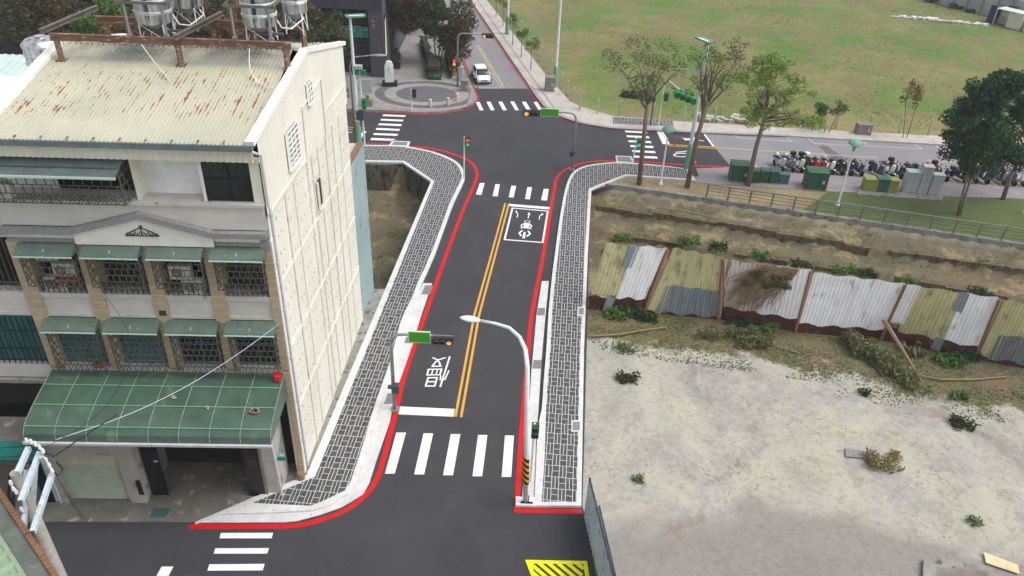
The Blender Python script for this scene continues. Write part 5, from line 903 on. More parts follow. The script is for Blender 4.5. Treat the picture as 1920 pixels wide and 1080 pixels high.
T = empty('traffic_signal', 'signal head with a lit orange lamp half hidden by the first tree on the right', 'traffic signal', g(1219, 238)); MB().tube([(0, 0, 0), (0, 0, 3.4)], .05, 8).build('pole', 'dark_metal', T); MB().bx(-1.1, .1, -.15, .1, 2.3, 2.7).build('signal_head', 'signal_body', T); MB().tube([(-.75, -.19, 2.5), (-.75, -.16, 2.5)], .16, 14).build('lens', 'lamp_orange', T)
# park lamps
def park_lamp(base, h, label):
    T = empty('park_lamp', label, 'lamp', g(*base), 0, 'green domed park lamps'); MB().lathe((0, 0, 0), [(.2, 0), (.2, .05), (.1, .3), (.07, .45), (.055, h-.6), (.055, h-.55)], 14).build('pole', 'pole_white', T, smooth=True)
    MB().lathe((0, 0, 0), [(.07, h-.6), (.09, h-.45), (.16, h-.2), (.17, h-.15)], 14).build('neck', 'pole_green', T); MB().lathe((0, 0, 0), [(.17, h-.16), (.42, h-.1), (.46, h-.02)], 20).build('lamp_shade', 'lamp_glass', T, smooth=True); MB().lathe((0, 0, 0), [(.48, h-.02), (.46, h+.03), (.38, h+.14), (.22, h+.23), (.05, h+.27)], 20).build('dome', 'pole_green', T, smooth=True)
park_lamp((1238, 346), 4.3, 'green domed white park lamp between the two bare trees near the bridge'); park_lamp((1570, 385), 4.75, 'green domed white park lamp on the lawn between the green and olive cabinets'); park_lamp((1921, 400), 4.6, 'park lamp at the right edge, only its white foot in view')
# ================= cabinets =================
def cabinet(px, d, label, m='cab_green', rz=0., plate=True, z=.05, parts='door'):
    T = empty('utility_cabinet', label, 'cabinet', g(px[0], px[1], z), rz, 'roadside utility cabinets'); w, dp, h = d
    MB().box((0, dp/2, h/2), (w, dp, h)).build('body', m, T, bevel=.03); MB().box((0, dp/2, h+.02), (w+.06, dp+.06, .06)).build('roof', m, T, bevel=.02)
    MB().box((-w/4, -.012, h*.5), (w/2-.06, .025, h-.2)).build('door', m, T, bevel=.008); MB().box((w/4, -.012, h*.5), (w/2-.06, .025, h-.2)).build('door', m, T, bevel=.008)
    MB().box((0, dp/2, .03), (w+.05, dp+.05, .06)).build('plinth', 'concrete', T)
    if plate: MB().box((w*.28, -.03, h*.5), (.16, .012, .26)).build('label_plate', 'cab_grey', T)
cabinet((1385, 342), (1.35, 1.1, 1.3), 'large dark green cabinet standing left of the four small green ones', rz=radians(-4))
for px, lb in (((1413, 344), 'first small green cabinet right of the large one'), ((1431, 344), 'second small green cabinet in the row of four'), ((1449, 345), 'third small green cabinet in the row of four')): cabinet(px, (.6, .7, .95), lb, rz=radians(-4), plate=False)
cabinet((1468, 346), (.75, .6, .75), 'small teal cabinet at the right end of the row of four', 'cab_teal', radians(-4), False)
cabinet((1529, 357), (1.5, 1.2, 1.35), 'large green cabinet with white plate standing alone before the scooters', rz=radians(-4))
cabinet((1630, 360), (.95, .8, .95), 'olive yellow cabinet left of the teal one on the pavement edge', 'cab_olive', radians(-5), False); cabinet((1652, 362), (.85, .8, 1.05), 'teal cabinet between the two olive cabinets', 'cab_teal', radians(-5), False); cabinet((1671, 363), (.75, .7, 1.0), 'olive yellow cabinet right of the teal one', 'cab_olive', radians(-5), False)
cabinet((1704, 363), (.98, .7, 1.65), 'left cabinet of the three pale grey ones', 'cab_grey', radians(-5), False); cabinet((1727, 365), (.72, .6, 2.15), 'tall middle cabinet of the three pale grey ones', 'cab_grey', radians(-5), False); cabinet((1750, 366), (.84, .6, 1.55), 'right cabinet of the three pale grey ones', 'cab_grey', radians(-5), False)
o = MB().prism([(g(1606, 367)[0], g(1606, 367)[1]), (g(1765, 378)[0], g(1765, 378)[1]), (g(1768, 368)[0], g(1768, 368)[1]), (g(1610, 357)[0], g(1610, 357)[1])], 0, .13).build('plinth', 'concrete'); tag(o, 'long low concrete plinth under the olive and pale grey cabinets', 'plinth')
cabinet((1619, 253), (1.25, .7, .85), 'weathered grey cabinet on the sidewalk across the east street', 'cab_stone', 0, True, KH); cabinet((1030, 172), (.9, .8, 1.3), 'grey cabinet beside the tall street light at the field corner', 'cab_stone', 0, True, KH); cabinet((871, 172), (.7, .6, 1.0), 'grey cabinet beside the far traffic signal mast', 'cab_stone', 0, True, KH); cabinet((864, 152), (.4, .4, 1.3), 'slim pale cabinet behind the far traffic signal mast', 'cab_grey', 0, False, KH)
cabinet((648, 183), (.7, .6, .8), 'small grey cabinet on the left pavement behind the building', 'cab_stone', 0, True, KH)
# plaza furniture
for px, py, lb in ((807, 200, 'left bollard of three on the round plaza'), (840, 197, 'middle bollard of three on the round plaza'), (857, 189, 'right bollard of three on the round plaza')):
    T = empty('bollard', lb, 'bollard', g(px, py, KH+.01), 0, 'beige stone bollards on the plaza'); MB().lathe((0, 0, 0), [(.15, 0), (.15, .5), (.12, .52), (.12, .55), (.155, .57), (.155, .64), (.13, .68)], 16).build('shaft', 'bollard', T)
T = empty('monument_stone', 'polished white standing stone on a black plinth at the plaza edge', 'monument', g(731, 160, KH), radians(4)); MB().bx(-.68, .68, -.45, .45, 0, .38).build('plinth', 'stone_black', T, bevel=.02)
b = MB(); vs = []; rings = [(0, .42, .28), (.6, .42, .28), (1.5, .40, .26), (1.85, .26, .2), (1.95, .12, .14)]
for z, a, c in rings: vs += [(-a, -c, z+.38), (a, -c*.8, z+.38), (a*.9, c, z+.38), (-a*.95, c*.9, z+.38)]
b.add(vs, [(4*i+k, 4*i+(k+1) % 4, 4*i+4+(k+1) % 4, 4*i+4+k) for i in range(4) for k in range(4)]+[(16, 17, 18, 19)]); b.bx(.02, .2, -.3, -.2, 1.2, 1.9); b.build('stone', 'marble', T, bevel=.03)
T = empty('park_sign', 'low dark green sign board with pale lettering before the clipped hedge', 'sign', g(815, 150, KH)); MB().bx(-.62, .62, -.05, .0, .15, .78).build('board', 'cab_green', T); MB().bx(-.6, -.55, -.03, .03, 0, .8).build('leg', 'black', T); MB().bx(.55, .6, -.03, .03, 0, .8).build('leg', 'black', T)
b = MB(); b.tube([(-.38, -.062, .48), (-.38, -.052, .48)], .12, 12)
for i in range(4):
    x = -.14+i*.17; b.bx(x, x+.12, -.062, -.052, .56, .58); b.bx(x, x+.12, -.062, -.052, .46, .48); b.bx(x+.05, x+.07, -.062, -.052, .42, .62); b.bx(x, x+.02, -.062, -.052, .44, .58)
b.bx(-.12, .5, -.062, -.052, .34, .36); b.build('lettering', 'cab_grey', T)

# ================= plants =================
def toned(me, tones):
    ca = me.color_attributes.new('tone', 'FLOAT_COLOR', 'POINT'); ca.data.foreach_set('color', np.asarray(tones, dtype=np.float32).ravel())
def leaf_mesh(name, centres, n, size, spread, m, parent, seed=0, flatz=.8, kind=None):
    """leaf sized quads scattered around clump centres [(x,y,z,r)]; each clump has its own tone"""
    rs = np.random.RandomState(seed+11); cs = np.array(centres); wts = cs[:, 3]**2; wts /= wts.sum(); idx = rs.choice(len(cs), n, p=wts)
    d = rs.normal(size=(n, 3)); d /= np.linalg.norm(d, axis=1)[:, None]; rr = cs[idx, 3]*rs.uniform(.25, 1.0, n)**.6*spread; p = cs[idx, :3]+d*rr[:, None]*np.array([1, 1, flatz])
    a = rs.normal(size=(n, 3)); a /= np.linalg.norm(a, axis=1)[:, None]; b = np.cross(a, rs.normal(size=(n, 3))); b /= np.linalg.norm(b, axis=1)[:, None]; s_ = size*rs.uniform(.6, 1.4, n)[:, None]
    v = np.stack([p-a*s_, p+b*s_*.45, p+a*s_, p-b*s_*.45], 1).reshape(-1, 3)
    me = bpy.data.meshes.new(name); me.vertices.add(4*n); me.vertices.foreach_set('co', v.ravel()); me.loops.add(4*n); me.loops.foreach_set('vertex_index', np.arange(4*n)); me.polygons.add(n); me.polygons.foreach_set('loop_start', np.arange(n)*4); me.polygons.foreach_set('loop_total', np.full(n, 4)); me.update(calc_edges=True)
    ct = rs.uniform(0, 1, len(cs)); hi = (rs.uniform(0, 1, n) < .12)*rs.uniform(.3, 1, n); t = np.zeros((n, 4)); t[:, 0] = np.clip(ct[idx]*.8+rs.uniform(-.15, .3, n), 0, 1); t[:, 1] = hi; t[:, 3] = 1; toned(me, np.repeat(t, 4, 0))
    me.materials.append(MATS[m]); o = bpy.data.objects.new(name, me); COL.objects.link(o); o.parent = parent
    if kind: o['kind'] = kind
    return o
def tree(label, loc, blobs, m, n, leaf=.13, trunk=None, bark='bark', r=.16, stems=1, limbs=9, clump=.55, nclump=60, seed=1, group=None, cat='tree', name='tree', twigs=True):
    """blobs: [(cx,cy,cz,rx,ry,rz)] crown volumes relative to the base; trunk: path points"""
    T = empty(name, label, cat, loc, 0, group); R5 = random.Random(seed); cs = []
    for k in range(nclump):
        bl = R5.choice(blobs); th = R5.uniform(0, 2*pi); ph = math.acos(R5.uniform(-1, 1)); q_ = R5.uniform(.3, 1)**.5*R5.uniform(.8, 1.12); cs.append((bl[0]+bl[3]*q_*sin(ph)*cos(th), bl[1]+bl[4]*q_*sin(ph)*sin(th), bl[2]+bl[5]*q_*cos(ph), clump*R5.uniform(.6, 1.4)))
    b = MB(); zc = min(bl[2]-bl[5]*.6 for bl in blobs); cx = sum(bl[0] for bl in blobs)/len(blobs); cy = sum(bl[1] for bl in blobs)/len(blobs)
    for s_ in range(stems):
        o_ = Vector((R5.uniform(-.25, .25), R5.uniform(-.2, .2), 0)) if stems > 1 else Vector((0, 0, 0)); tr = [Vector(p)+o_*(1+i) for i, p in enumerate(trunk or [(0, 0, 0), (cx*.15, cy*.15, zc*.5), (cx*.45, cy*.45, zc)])]
        rr = r if stems == 1 else r*.6; b.tube(tr, [rr*(1-.35*i/(len(tr)-1)) for i in range(len(tr))], 8)
        base = tr[-1]; tg = R5.sample(cs, min(len(cs), limbs))
        for i, c_ in enumerate(tg):
            c_ = Vector(c_[:3]); st = tr[-2].lerp(tr[-1], R5.uniform(.45, 1)) if i % 2 else base; mid = st.lerp(c_, .5)+Vector((R5.uniform(-.2, .2), R5.uniform(-.2, .2), R5.uniform(.0, .35))); b.tube([st, mid, c_], [rr*.42, rr*.26, rr*.1], 6)
            if twigs:
                for _ in range(3): c2 = Vector(R5.choice(cs)[:3]); e_ = mid.lerp(c2, min(1, 1.3/max(.1, (c2-mid).length))); b.tube([mid, mid.lerp(e_, .5)+Vector((0, 0, .1)), e_], [rr*.18, rr*.12, rr*.05], 4)
    b.build('trunk', bark, T, smooth=True); leaf_mesh('crown', cs, n, leaf, 1.0, m, T, seed); return T
def offpx(base, px, py, dy=0.):
    """point above the base (its depth + dy) seen at a pixel, relative to the base"""
    b0 = Vector(g(*base)); d = fw+(px-960)/F*RV-(py-540)/F*UV; t = (b0.y+dy)/d[1]; p = C0+t*d; return (float(p[0])-b0.x, dy, float(p[2]))
GT = 'trees in the verge beside the right sidewalk'
def blob(base, px, py, rx, rz, ry=None, dy=0.): o = offpx(base, px, py, dy); return (o[0], o[1], o[2], rx, ry or rx, rz)
B_ = (1198, 346); tree('tall sparse olive tree with bare forking trunk, nearest the bridge on the right', g(*B_), [blob(B_, 1165, 105, 1.5, 1.1), blob(B_, 1225, 100, 1.5, 1.2), blob(B_, 1205, 150, 1.3, 1.0), blob(B_, 1265, 120, 1.0, .9)], 'leaf_olive', 2300, .085, trunk=[(0, 0, 0), offpx(B_, 1208, 250), offpx(B_, 1214, 195)], r=.19, limbs=9, nclump=48, clump=.5, seed=4, group=GT)
B_ = (1288, 352); tree('sparse olive tree with leaning forked trunk behind the tall white street light', g(*B_), [blob(B_, 1320, 110, 1.3, 1.1), blob(B_, 1355, 150, 1.3, 1.2), blob(B_, 1300, 165, 1.1, .9), blob(B_, 1375, 95, .9, .8)], 'leaf_olive', 2100, .085, trunk=[(0, 0, 0), offpx(B_, 1308, 255), offpx(B_, 1328, 190)], r=.2, limbs=9, nclump=44, clump=.48, seed=9, group=GT)
B_ = (1402, 348); tree('lime green feathery tree standing before the dark green cabinet', g(*B_), [blob(B_, 1420, 155, 1.8, 1.3), blob(B_, 1480, 165, 1.9, 1.2), blob(B_, 1430, 220, 1.8, .8), blob(B_, 1515, 225, 1.6, .6), blob(B_, 1450, 115, 1.3, .7)], 'leaf_lime', 7500, .10, trunk=[(0, 0, 0), offpx(B_, 1418, 275), offpx(B_, 1436, 215)], r=.2, limbs=14, nclump=80, clump=.42, seed=6, group=GT)
B_ = (1797, 402); tree('large dense dark green tree with forked trunk on the lawn at the right', g(*B_), [blob(B_, 1855, 230, 2.0, 1.8), blob(B_, 1815, 265, 1.3, 1.3), blob(B_, 1812, 218, 1.0, 1.0), blob(B_, 1830, 305, 1.2, .7), blob(B_, 1893, 205, 1.8, 1.8), blob(B_, 1882, 285, 1.6, 1.1), blob(B_, 1845, 180, 1.0, 1.0), blob(B_, 1890, 158, .9, .7)], 'leaf_dark', 26000, .13, trunk=[(0, 0, 0), offpx(B_, 1808, 360), offpx(B_, 1822, 310)], bark='bark_pale', r=.17, stems=2, limbs=10, nclump=150, clump=.62, seed=8, group=GT)
B_ = (1880, 374); tree('second dark green tree behind the large one, its trunk by the pavement at right', g(*B_), [blob(B_, 1925, 250, 1.9, 1.8), blob(B_, 1960, 210, 1.8, 1.5)], 'leaf_dark', 9000, .13, trunk=[(0, 0, 0), offpx(B_, 1893, 335), offpx(B_, 1915, 290)], bark='bark_pale', r=.17, limbs=7, nclump=50, clump=.85, seed=12, group=GT)
B_ = (1548, 250); tree('small round green tree on the sidewalk across the east street', g(*B_), [blob(B_, 1572, 200, .75, .6), blob(B_, 1540, 205, .6, .5)], 'leaf_green', 1300, .1, stems=2, r=.07, limbs=5, nclump=16, clump=.35, seed=3)
B_ = (1698, 262); tree('small thin brownish tree on the sidewalk across the east street', g(*B_), [blob(B_, 1712, 175, .9, 1.1)], 'leaf_autumn', 700, .09, stems=2, r=.07, limbs=8, nclump=20, clump=.35, seed=5)
GP = 'trees along the plaza walkway'
for bs, bl, m_, nl, st, lb, sd in (
    ((738, 122), [(750, 30, 1.7, 1.6), (765, -10, 2.0, 1.6), (740, 0, 1.8, 1.5)], 'leaf_brown', 6500, 2, 'brown leaved tree left of the plaza walkway beside the dark building', 21),
    ((823, 118), [(830, 45, 2.2, 1.6), (800, 20, 1.9, 1.5), (858, 25, 2.0, 1.5), (825, -10, 2.6, 1.5), (845, 70, 1.2, .9)], 'leaf_mixed', 10000, 3, 'broad olive brown tree with many stems behind the clipped hedge', 22),
    ((852, 135), [(858, 85, .9, 1.3), (865, 55, .9, 1.0)], 'leaf_brown', 1800, 2, 'slender reddish tree between the hedge and the far road', 23),
    ((775, 60), [(770, -5, 1.8, 1.5), (790, -25, 2.2, 1.6)], 'leaf_brown', 4000, 2, 'brown tree farther back along the plaza walkway', 24)):
    tree(lb, g(*bs, KH), [blob(bs, a, c, d_, e_) for a, c, d_, e_ in bl], m_, nl, .16, bark='trunk_dark', r=.13, stems=st, limbs=10, nclump=60, clump=.75, seed=sd, group=GP)
GL = 'trees behind the cream building'
for i, (px, py, Y, rr, m_, lb) in enumerate([
    (20, 25, 68, 2.7, 'leaf_mixed', 'dark olive tree at the far left behind the roof tank'), (85, 30, 69, 2.3, 'leaf_brown', 'brown bare branched tree left behind the roof frame'), (150, 40, 70, 2.1, 'leaf_mixed', 'olive brown tree behind the left end of the roof frame'), (192, 32, 67, 2.1, 'leaf_green', 'bright green tree left of the left roof tanks'), (235, 58, 66, 1.5, 'leaf_autumn', 'orange tinted tree between the green tree and left roof tanks'),
    (255, 5, 72, 2.3, 'leaf_mixed', 'tall olive tree behind the left roof tanks'), (350, 25, 68, 2.1, 'leaf_mixed', 'olive tree directly right of the left roof tanks'), (405, 35, 67, 2.0, 'leaf_brown', 'dark brown tree between the two pairs of roof tanks'), (448, 45, 66, 1.9, 'leaf_autumn', 'yellow brown tree left of the right roof tanks'), (470, 5, 72, 2.4, 'leaf_mixed', 'olive tree behind the right roof tanks'),
    (560, 30, 68, 1.9, 'leaf_brown', 'brown tree just right of the right roof tanks'), (600, 55, 67, 2.0, 'leaf_mixed', 'olive brown tree against the dark building by the teal banner')]):
    d = fw+(px-960)/F*RV-(py-540)/F*UV; t = Y/d[1]; p = C0+t*d; x, z = float(p[0]), float(p[2]); z = max(z, 3.2)
    tree(lb, (x, Y, .1), [(0, 0, z, rr, rr, rr*.75), (rr*.4, .5, z-1.2, rr*.8, rr, rr*.6), (-rr*.4, -.5, z-1.0, rr*.8, rr, rr*.6)], m_, 4200, .17, bark='trunk_dark', r=.14, stems=1+i % 2, limbs=8, nclump=46, clump=.75, seed=40+i, group=GL)
for i, (px, py) in enumerate(((961, 84), (977, 107), (995, 131), (943, 48), (930, 32))):
    h_ = 2.6; T = tree('thin young street tree on the pavement beside the far road and field', g(px, py, KH), [(0, 0, h_, .6, .6, .7)], 'leaf_green', 420, .09, r=.045, limbs=4, nclump=9, clump=.35, seed=60+i, group='thin young trees beside the far road')
def hedge(label, poly, h, n, sd, name='hedge'):
    T = empty(name, label, 'hedge', poly[0], 0, None); R5 = random.Random(sd); cs = []; P = [Vector(p)-Vector(poly[0]) for p in poly]
    for k in range(int(n/22)): u, v = R5.random(), R5.random(); p_ = P[0].lerp(P[1], u).lerp(P[3].lerp(P[2], u), v); cs.append((p_.x, p_.y, R5.uniform(.1, h-.1), .2))
    c_ = [(p.x, p.y) for p in P]; MB().prism(inset(c_, .12), 0, h-.12).build('branches', 'trunk_dark', T); leaf_mesh('foliage', cs, n, .09, 1., 'leaf_hedge', T, sd); return T
def hb(pts): return G(pts, KH)
hedge('clipped green hedge block behind the low dark sign', hb([(802, 150), (829, 151), (826, 126), (798, 126)]), 1.35, 3200, 71); hedge('long dark hedge strip running back along the walkway under the broad tree', hb([(798, 125), (812, 125), (802, 82), (788, 82)]), 1.0, 2600, 72); hedge('narrow low hedge beside the far road near the signal mast', hb([(842, 148), (850, 148), (842, 105), (834, 105)]), .9, 1800, 73); hedge('low hedge strip between the far road and the slender reddish tree', hb([(851, 138), (858, 138), (846, 92), (838, 92)]), .8, 1400, 74)
hedge('rounded green shrub at the foot of the dark building corner', hb([(733, 130), (752, 130), (748, 108), (731, 108)]), 1.2, 1600, 75, 'shrub')

# ================= dark stone building =================
DB = empty('dark_building', 'dark grey stone clad building with recessed glass shopfront and teal banner at top left', 'building', (-13, 74, 0)); YB = 74.0
for xa, xb in ((-14.35, -13.), (-28., -27.), (-42., -41.)): MB(DB).bx(xa, xb, YB, YB+1.6, KH, 6.4).build('pillar', 'stone_dark', DB)
MB(DB).bx(-70, -12.98, YB-.1, YB+24, 6.4, 15).build('upper_storey', 'stone_dark', DB); b = MB(DB); b.bx(-70, -14.35, YB+1.3, YB+1.5, KH, 6.4); w_ = b.build('shop_window', 'shop_glass', DB)
b = MB(DB)
for i in range(22): b.bx(-16.6-i*2.4-.04, -16.6-i*2.4+.04, YB+1.22, YB+1.3, KH, 6.3)
b.bx(-70, -14.36, YB+1.2, YB+1.28, 3.1, 3.3); b.build('window_frame', 'dark_metal', w_)
MB(DB).bx(-13.2, -13.0, YB+1.6, YB+24, KH, 6.4).build('side_wall', 'stone_dark', DB); b = MB(DB); b.ex([(-12.99, YB+.1, 1.9), (-12.99, YB+1.1, 1.9), (-12.99, YB+1.1, 5.9), (-12.99, YB+.5, 5.5)], (.05, 0, 0)); b.build('window_frame', 'black', DB); b = MB(DB); b.ex([(-12.93, YB+.2, 2.2), (-12.93, YB+.9, 2.2), (-12.93, YB+.9, 5.5), (-12.93, YB+.55, 5.2)], (.03, 0, 0)); b.build('yellow_pane', 'yellow_panel', DB)  # window pane in flat pale yellow, without emission
MB(DB).bx(-20.2, -14.6, YB+1.0, YB+1.1, 3.55, 4.6).build('banner', 'banner_teal', DB); b = MB(DB); b.tube([(-13.9, YB-.08, 5.4), (-13.9, YB-.03, 5.4)], .14, 14); b.tube([(-13.9, YB-.08, 5.0), (-13.9, YB-.03, 5.0)], .14, 14); b.build('emblem', 'wrap_purple', DB)
for x0, x1, z0, z1, m_, nm in ((-44.6, -43.6, 2.2, 4.4, 'sign_purple', 'shop_sign'), (-40, -38.6, 4.6, 5.2, 'sign_red', 'shop_sign'), (-35, -33.4, 3.2, 4.2, 'sign_red', 'shop_sign'), (-30.5, -27.5, 2.4, 3.5, 'sign_blue', 'shop_sign')): MB(DB).bx(x0, x1, YB-.2, YB-.08, z0, z1).build(nm, m_, DB)
b = MB(DB); b.bx(-44.3, -43.9, YB-.22, YB-.2, 3.6, 4.0); b.bx(-44.2, -44.0, YB-.22, YB-.2, 2.6, 3.4); b.build('sign_lettering', 'gable_white', DB)

# ================= vehicles =================
def scooter(i, loc, ang, body, label, box=False, cover=None, lean=0.):
    T = empty('scooter', label, 'scooter', loc, ang, 'scooters parked in the roadside row'); bm = 'paint_%s_body' % body
    def wheel(y, r=.235):
        w_ = MB(); w_.lathe((0, 0, 0), [(r*.6, -.05), (r*.93, -.055), (r, -.03), (r, .03), (r*.93, .055), (r*.6, .05)], 16); w_.v = [(z, x+y, yv+r) for x, yv, z in w_.v]; o_ = w_.build('wheel', 'tyre', T); q_ = MB(); q_.lathe((0, 0, 0), [(r*.58, -.035), (r*.58, .035)], 12); q_.v = [(z, x+y, yv+r) for x, yv, z in q_.v]; q_.build('rim', 'rim', o_)
    wheel(.6); wheel(-.64)
    # side profile hulls (y forward is negative)
    def prof(pts, w, nm, m, par=T, bev=.03): b = MB(); b.ex([(-w/2, y, z) for y, z in pts], (w, 0, 0)); return b.build(nm, m, par, bevel=bev)
    prof([(.9, .62), (.86, .74), (.1, .72), (.02, .5), (.0, .26), (.3, .3), (.45, .52), (.8, .52)], .3, 'body', bm); prof([(.02, .22), (.02, .34), (-.4, .34), (-.4, .22)], .32, 'floorboard', 'seat_black'); prof([(-.36, .24), (-.5, .42), (-.56, .9), (-.5, .96), (-.42, .9), (-.38, .45), (-.3, .34)], .4, 'front_shield', bm)
    prof([(-.36, .34), (-.46, .9), (-.43, .92), (-.3, .36)], .34, 'leg_shield', 'seat_black'); prof([(-.5, .42), (-.84, .5), (-.88, .42), (-.72, .46), (-.52, .34)], .15, 'front_mudguard', bm, bev=.01)
    prof([(.86, .74), (.8, .83), (.4, .84), (.2, .78), (.08, .76), (.06, .72)], .27, 'seat', 'seat_black'); prof([(-.42, .92), (-.58, .98), (-.56, 1.07), (-.38, 1.04)], .26, 'handlebar_cover', bm)
    MB().tube([(-.32, -.38, 1.03), (-.15, -.46, 1.02), (.15, -.46, 1.02), (.32, -.38, 1.03)], .02, 6).build('handlebar', 'seat_black', T)
    for s_ in (-1, 1): MB().tube([(s_*.2, -.44, 1.04), (s_*.27, -.42, 1.22)], .008, 4).box((s_*.29, -.42, 1.25), (.12, .03, .08)).build('mirror', 'seat_black', T)
    MB().box((0, -.575, .99), (.14, .05, .08)).build('headlight', 'lamp_glass', T, bevel=.01); MB().box((0, .9, .66), (.16, .04, .07)).build('taillight', 'lamp_red' if False else 'paint_red_body', T); MB().tube([(-.1, -.66, .24), (-.09, -.5, .6)], .022, 6).tube([(.1, -.66, .24), (.09, -.5, .6)], .022, 6).build('fork', 'metal_grey', T)
    MB().box((.19, .62, .3), (.08, .5, .12)).build('exhaust', 'metal_grey', T, bevel=.02); MB().tube([(-.14, .55, .82), (-.15, .88, .88), (0, .98, .9), (.15, .88, .88), (.14, .55, .82)], .014, 5).build('grab_rail', 'chrome', T)
    if box: MB().box((0, .82, 1.02), (.36, .34, .28)).build('top_box', box, T, bevel=.03)
    if cover: MB().lathe((0, .55, .86), [(.14, 0), (.15, .08), (.12, .18), (.05, .23)], 14).build('helmet', cover, T, smooth=True)
base0, base1 = (1470, 324), (1905, 351)
rows = [(1470, 'silver', 'silver scooter at the left end of the roadside row', 0, 'paint_white_body'), (1488, 'grey', 'grey scooter second in the roadside row with white helmet', 0, 'paint_white_body'), (1505, 'cream', 'cream and grey scooter third in the roadside row', 'seat_black', None), (1521, 'black', 'dark scooter with black top box just left of the red scooters', 'seat_black', None), (1533, 'red', 'red scooter with white top box behind the large green cabinet', 'paint_white_body', None), (1547, 'red', 'bright red scooter right of the one with the white top box', 0, None),
    (1563, 'white', 'white fronted scooter just right of the red scooters', 0, 'paint_silver_body'), (1581, 'black', 'black scooter left of the lawn lamp post', 0, None), (1598, 'black', 'black scooter directly behind the lawn lamp post', 0, None), (1617, 'navy', 'dark navy scooter at the right end of the first group', 0, None), (1653, 'navy', 'navy scooter at the left end of the second group', 0, None), (1675, 'white', 'white fronted scooter with red trim in the second group', 0, None), (1692, 'black', 'black scooter with black top box behind the olive cabinet', 'seat_black', None),
    (1722, 'teal', 'teal grey scooter seen between the pale grey cabinets', 0, None), (1738, 'black', 'black scooter hidden behind the tall grey cabinet', 0, None), (1758, 'red', 'red scooter right of the tall grey cabinet', 0, 'paint_red_body'), (1777, 'black', 'black scooter with black top box left of the large dark tree', 'seat_black', None), (1812, 'black', 'black scooter under the large dark tree', 0, None), (1832, 'grey', 'grey scooter under the large dark tree', 0, None), (1853, 'black', 'black scooter with white mudguard right of the large dark tree trunk', 0, None), (1885, 'grey', 'grey scooter between the two dark tree trunks near the right edge', 0, None), (1904, 'navy', 'navy scooter near the right edge', 0, None), (1921, 'white', 'white fronted scooter cut by the right edge', 0, None)]
for i, (px, body, lb, bx_, hl) in enumerate(rows):
    t = (px-base0[0])/(base1[0]-base0[0]); p_ = Vector(g(px, base0[1]+t*(base1[1]-base0[1]))); a = radians(20+(i*37 % 9)-4); off = Matrix.Rotation(a, 3, 'Z')@Vector((0, .85, 0)); scooter(i, tuple(p_+off), a, body, lb, bx_, hl)
def car(loc, ang, label, paint, roofm, plate=True):
    T = empty('parked_car', label, 'car', loc, ang)
    def loft(rows_, nm, m, par=T, smooth=True):
        b = MB(); vs = []; n = 12
        for (y, w, z0, z1, wt) in rows_:
            for k in range(n):
                a = 2*pi*k/n+pi/12; cx, cz = cos(a), sin(a); e = .45; X = (abs(cx)**e)*(1 if cx > 0 else -1); Z = (abs(cz)**e)*(1 if cz > 0 else -1); ww = w+(wt-w)*(Z*.5+.5); vs.append((X*ww, y, (z0+z1)/2+Z*(z1-z0)/2))
        b.add(vs, [(i*n+k, i*n+(k+1) % n, (i+1)*n+(k+1) % n, (i+1)*n+k) for i in range(len(rows_)-1) for k in range(n)]+[tuple(range(n-1, -1, -1)), tuple((len(rows_)-1)*n+k for k in range(n))]); return b.build(nm, m, par, smooth=smooth)
    loft([(-1.92, .6, .32, .6, .5), (-1.84, .78, .22, .72, .66), (-1.6, .85, .2, .84, .74), (-1.0, .87, .2, .92, .8), (-.2, .87, .2, .96, .82), (.9, .87, .2, .97, .82), (1.6, .86, .22, .96, .8), (1.86, .8, .28, .92, .74), (1.93, .65, .36, .85, .6)], 'body', paint)
    cab_ = loft([(-.98, .74, .85, .93, .7), (-.45, .79, .85, 1.28, .62), (-.2, .8, .85, 1.38, .62), (.8, .8, .85, 1.42, .62), (1.5, .78, .85, 1.36, .6), (1.85, .72, .85, 1.0, .62)], 'cabin_glass', 'car_glass')
    b = MB(); b.add([(-.56, -.28, 1.385), (.56, -.28, 1.385), (.6, .3, 1.44), (.6, 1.2, 1.44), (.55, 1.62, 1.36), (-.55, 1.62, 1.36), (-.6, 1.2, 1.44), (-.6, .3, 1.44)], [(0, 1, 2, 7), (7, 2, 3, 6), (6, 3, 4, 5)]); rf = b.build('roof', roofm, T); sd_ = rf.modifiers.new('s', 'SOLIDIFY'); sd_.thickness = .04; sd_.offset = 0
    for s_ in (-1, 1):
        MB().bar((s_*.66, -.42, 1.3), (s_*.74, -.98, .92), .05).build('windscreen_pillar', paint, T); MB().bar((s_*.76, .35, .95), (s_*.66, .35, 1.4), .06, .03).build('door_pillar', 'black', T); MB().box((s_*.92, -.62, 1.0), (.16, .1, .12)).build('wing_mirror', paint, T, bevel=.03)
        MB().tube([(s_*.62, -1.84, .62), (s_*.62, -1.93, .6)], [.14, .11], 14).build('headlight', 'lamp_glass', T)
        for y in (-1.25, 1.25):
            w_ = MB(); w_.lathe((0, 0, 0), [(.2, -.1), (.3, -.1), (.32, -.06), (.32, .06), (.3, .1), (.2, .1)], 20); w_.v = [(z+s_*.8, x+y, yv+.32) for x, yv, z in w_.v]; o_ = w_.build('wheel', 'tyre', T); q_ = MB(); q_.lathe((0, 0, 0), [(.2, -.09), (.2, .09)], 14); q_.v = [(z+s_*.81, x+y, yv+.32) for x, yv, z in q_.v]; q_.build('rim', 'rim', o_)
    MB().box((0, -1.91, .55), (.75, .06, .12)).build('grille', 'black', T, bevel=.02); MB().box((0, -1.93, .36), (1.1, .06, .1)).build('bumper_vent', 'black', T); MB().box((0, -1.96, .47), (.36, .02, .12)).build('number_plate', 'cab_grey', T); MB().box((0, -.97, .945), (1.2, .1, .02)).build('wiper_cowl', 'black', T)
    return T
